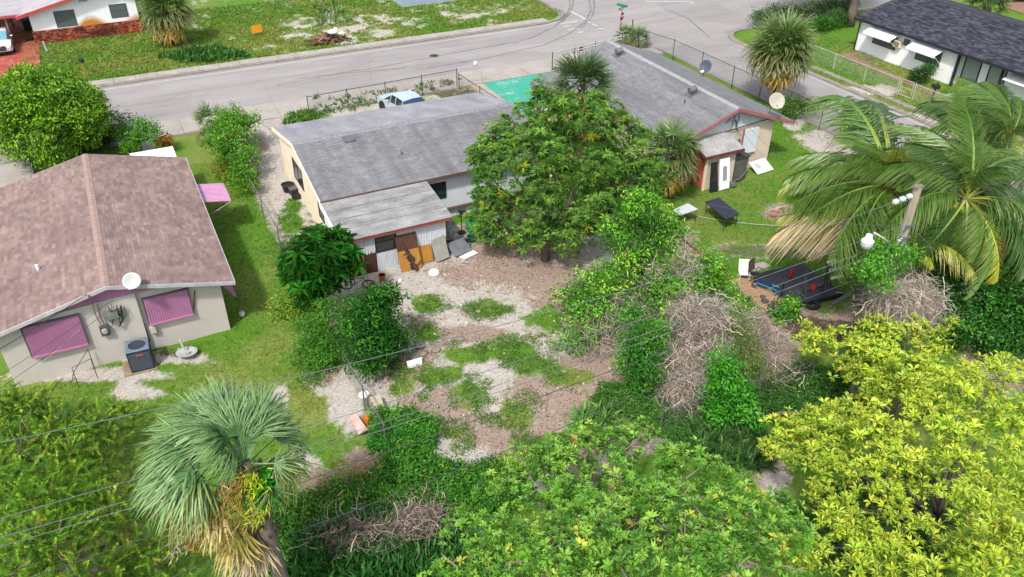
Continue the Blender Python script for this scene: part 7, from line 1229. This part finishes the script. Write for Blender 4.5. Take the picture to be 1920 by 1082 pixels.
p=G(100,132); t=thing('marker_sign','narrow pale sign on a thin leaning stake near the red driveway','sign',p); tp=onY(83,82,p.y-.1)-p; mk('stake',B().tube([(0,0,-.1),tp],.025,5),GREYW,t,world=False); mk('plate',B().slab(tp+Vector((-.06,-.02,-.55)),(.14,0,0),(-.06,.02,.75),(0,.015,0)),pm('pale_grey_sign',L(190,194,196),None,4),t,world=False)
o=mk('curb_box',B().obox(G(61,76)+Vector((0,0,.02)),(.95,.3,.14),.05),BLACK); tag(o,'flat black box on the red driveway beside the brick base','box')
p=G(14,52); t=thing('cart','metal garden cart with a brown load in the open carport','cart',p); mk('tray',B().obox((0,0,.45),(1.1,.8,.3)),pm('brown_load',L(176,136,104,.85),None,3),t,world=False); mk('frame',B().tube([(-.5,-.35,.45),(-.5,-.35,1.3),(.5,-.35,1.3),(.5,-.35,.45)],.03,5),DKM,t,world=False)
for sx in (-1,1): mk('wheel',B().ring((sx*.5,-.1,.28),.22,.05,(1,0,0),16,6),TY,t,world=False)
t=thing('blue_bin','dark bin with a blue lid against the white wall end','bin',G(54,58)); mk('bin',B().prism([(-.25,-.25,0),(.25,-.25,0),(.3,-.3,.9),(-.3,-.3,.9)],(0,.55,0)),BLACK,t,world=False); mk('lid',B().obox((0,0,.905),(.64,.66,.08)),pm('blue_lid',L(54,96,176,.9),None,3),t,world=False)
def car(name,label,cat,p,rz,paint,st,wheels,wr,glass,tailred=True,grille=False,group=None):
    """st: stations (x, half width at sill, half width at belt, z sill, z belt, half width roof, z roof); cabin where roof>belt"""
    t=thing(name,label,cat,p,rz,group); body=B(); V=[];n_=len(st); S=9
    for x,ws,wb,zs,zb,wr_,zr_ in st: V+=[(x,-ws*.9,zs),(x,-ws,zs+(zb-zs)*.3),(x,-wb,zb),(x,-wr_,zr_ if zr_>zb+.05 else zb+.02),(x,0,(zr_ if zr_>zb+.05 else zb)+.05),(x,wr_,zr_ if zr_>zb+.05 else zb+.02),(x,wb,zb),(x,ws,zs+(zb-zs)*.3),(x,ws*.9,zs)]
    F=[];Gs={'windscreen':[],'rear_window':[],'side_window':[]}
    cab=[s_[6]>s_[4]+.05 for s_ in st]; mid=n_//2
    for i in range(n_-1):
        for j in range(S-1):
            f=(i*S+j,i*S+j+1,(i+1)*S+j+1,(i+1)*S+j); side=j in (2,5)
            if cab[i] and cab[i+1] and side: Gs['side_window'].append(f)
            elif cab[i]!=cab[i+1] and j in (3,4): Gs['windscreen' if (cab[i] and i>=mid-1) else 'rear_window'].append(f)
            elif cab[i]!=cab[i+1] and side: Gs['side_window'].append(f)
            else: F.append(f)
        F.append((i*S+8,i*S,(i+1)*S,(i+1)*S+8))
    F+=[tuple(range(S)),tuple((n_-1)*S+j for j in range(S))]
    bo=mk('body',B().add(V,F),paint,t,world=False); 
    m=bo.modifiers.new('soft','SUBSURF') if 0 else None
    for k,fs in Gs.items():
        if fs: ids=sorted({i for f in fs for i in f}); mp={i:j for j,i in enumerate(ids)}; mk(k,B().add([V[i] for i in ids],[tuple(mp[i] for i in f) for f in fs]),DARKG if k=='side_window' else glass,t,world=False)
    pil=B()
    for i in range(n_):
        if cab[i]: 
            for sg in (3,5):
                a,b_=Vector(V[i*S+sg]),Vector(V[i*S+(2 if sg==3 else 6)]); pil.tube([a,b_],.035,4)
    if pil.v: mk('pillars',pil,paint,t,world=False)
    RIM=pm('alloy_rim',L(196,198,202,.85),L(150,152,156,.85),5,.35,metal=.5)
    for x in wheels:
        for sg in (-1,1):
            w_=max(s_[1] for s_ in st)-.1; wv=mk('wheel',B().lathe([(.12,-.1),(wr*.7,-.11),(wr,-.08),(wr,.08),(wr*.7,.11),(.12,.1)],20,(x,sg*w_,wr),Matrix.Rotation(R(90),4,'X')),TY,t,world=False); mk('rim',B().lathe([(0,.04),(.08,.06),(wr*.62,.05),(wr*.66,.115),(wr*.66,-.115),(wr*.62,-.05),(.08,-.06),(0,-.04)],14,(x,sg*w_,wr),Matrix.Rotation(R(90),4,'X')),RIM,wv,world=False)
            mk('wheel_arch',B().lathe([(wr*1.0,-.02),(wr*1.18,-.02),(wr*1.18,.02),(wr*1.0,.02)],18,(x,sg*(w_+.1),wr),Matrix.Rotation(R(90),4,'X')),BLACK,t,world=False)
    x1=st[-1][0];x0=st[0][0]; w1=st[-1][2]; z1=st[-1][4]
    for sg in (-1,1):
        mk('headlight',B().ball((x1-.12,sg*w1*.78,z1-.1),(.16,.14,.1),8,6),pm('lamp_glass',L(214,222,226),L(160,170,176),5,.15,.02),t,world=False); mk('taillight',B().ball((x0+.06,sg*st[0][2]*.82,st[0][4]-.08),(.1,.14,.1),8,6),pm('red_lamp',L(170,30,30),None,5,.2),t,world=False)
        k=[i for i in range(n_) if cab[i]][-1]; mk('mirror',B().ball((st[k][0]+.15,sg*(st[k][2]+.1),st[k][4]+.08),(.08,.12,.07),8,6),paint,t,world=False)
    mk('bumper',B().obox((x1-.03,0,st[-1][3]+.02),(.1,w1*1.7,.12)),paint,t,world=False); mk('number_plate',B().box(x0-.02,-.18,.55,x0+.01,.18,.68),WHITE2,t,world=False)
    if grille:
        gb_=B().box(x1-.02,-.36,.42,x1+.03,.36,.78)
        mk('grille',gb_,BLACK,t,world=False); mk('grille_bars',B().box(x1+.03,-.36,.5,x1+.05,.36,.53).box(x1+.03,-.36,.6,x1+.05,.36,.63).box(x1+.03,-.36,.7,x1+.05,.36,.73),STEEL,t,world=False); mk('badge',B().lathe([(0,0),(.07,0),(.07,.03),(0,.03)],12,(x1+.04,0,.72),Matrix.Rotation(R(90),4,'Y')),STEEL,t,world=False); mk('lower_intake',B().box(x1-.02,-.7,.26,x1+.03,.7,.38),BLACK,t,world=False)
    return t
SED=[(-2.3,.72,.74,.35,.72,.6,.72),(-2.15,.84,.82,.22,.92,.65,.92),(-1.75,.88,.86,.22,.98,.66,.98),(-1.05,.9,.86,.22,.98,.7,1.36),(-.3,.9,.87,.22,.96,.73,1.45),(.35,.9,.87,.22,.94,.7,1.40),(1.15,.89,.85,.22,.92,.6,.92),(1.7,.88,.82,.22,.86,.55,.86),(2.2,.8,.74,.24,.74,.5,.74),(2.35,.66,.62,.34,.62,.4,.62)]
SIL=pm('silver_car_paint',L(188,206,214,1.15),L(176,194,204,1.15),1,.3,0,metal=.1,spec=.5); WCP=pm('white_car_paint',L(240,240,240,.95),L(230,230,230,.95),1,.3,0,spec=.5); BGL=N('blue_tinted_glass').fin(L(40,70,104),.08,.6); SGL=N('sky_glass').fin(L(120,176,190),.12,.6)
p=G(762,180,1.45); car('sedan','silver blue sedan parked in the weedy front yard behind the long grey roof','car',(p.x,p.y+.55,0),R(102),SIL,SED,(-1.4,1.4),.33,BGL)
p=G(12,108); car('sedan','white sedan parked on the red driveway at the top left corner','car',(p.x-.35,p.y+2.5,.06),R(-86),WCP,SED,(-1.4,1.4),.34,SGL,grille=True)
TRK=[(-2.6,.8,.86,.5,1.1,.8,1.1),(-1.0,.9,.9,.45,1.12,.8,1.12),(-.85,.9,.9,.45,1.12,.68,1.85),(.6,.9,.9,.45,1.12,.68,1.85),(1.3,.9,.88,.45,1.12,.7,1.12),(2.3,.86,.84,.45,1.05,.7,1.05),(2.5,.8,.78,.5,.95,.6,.95)]
p=G(1903,10); car('pickup_truck','silver pickup truck partly in view at the top right corner','truck',(p.x+.9,p.y+1.3,0),R(-20),SIL,TRK,(-1.6,1.6),.42,BGL)
struct('gravel_parking',B().prism([tuple(G(x,y))[:2]+(-.05,) for x,y in ((1868,8),(1935,32),(1990,20),(1900,-10))],(0,0,.08)),DIRT)
p=G(1395,290); 
heap('brick_scatter','scattered broken red debris by the street gate',845,155,14,.9,.4,.15,[pm('red_brown_board',L(150,96,70),None,4),GREYW],.2)
t=thing('yellow_slide','yellow and green plastic toy slide by the white side path','toy',(22.9,49.3,0)); mk('slide',B().slab((22.7,48.9,.02),(.35,0,0),(-.05,1.1,.25),(0,0,.06)),pm('yellow_plastic',L(240,210,60,.95),None,3,.5),t); mk('base',B().box(22.5,49.9,.02,23.1,50.7,.2),GRNP,t)
o=mk('wood_edging',B().box(23.05,46.3,-.02,23.15,52.4,.16),pm('pale_timber',L(226,206,184,.9),L(190,150,120,.9),4)); tag(o,'pale timber edging along the white side path','edging')

VB=[];FB=[];CB_=[];k=0
xs,ys=rng.uniform(5.8,21,900),rng.uniform(13,34,900); u_,v_=uv(xs,ys); keep=((u_>640)&(u_<1150)&(v_>480)&(v_<880)&(~blocked(xs,ys)))
for x,y in zip(xs[keep],ys[keep]):
    s_=rng.uniform(.02,.07); z=float(gz_at(np.array(x),np.array(y)))+.005; a=rng.uniform(0,6.28); c=[L(226,222,216,1.1),L(190,182,172),L(120,96,84),L(206,170,140)][rng.integers(4)]
    pts_=[(math.cos(a+i*PI/2)*s_*rng.uniform(.6,1.2),math.sin(a+i*PI/2)*s_*rng.uniform(.6,1.2)) for i in range(4)]
    VB+=[(x+p_[0],y+p_[1],z) for p_ in pts_]+[(x,y,z+s_*.7)]; CB_+=[c]*5; FB+=[(k,k+1,k+4),(k+1,k+2,k+4),(k+2,k+3,k+4),(k+3,k,k+4)]; k+=5
tag(npmesh('debris_bits',VB,FB,attr_mat('debris'),None,CB_),'small stones and scraps strewn over the sandy yard','debris',None,'stuff')
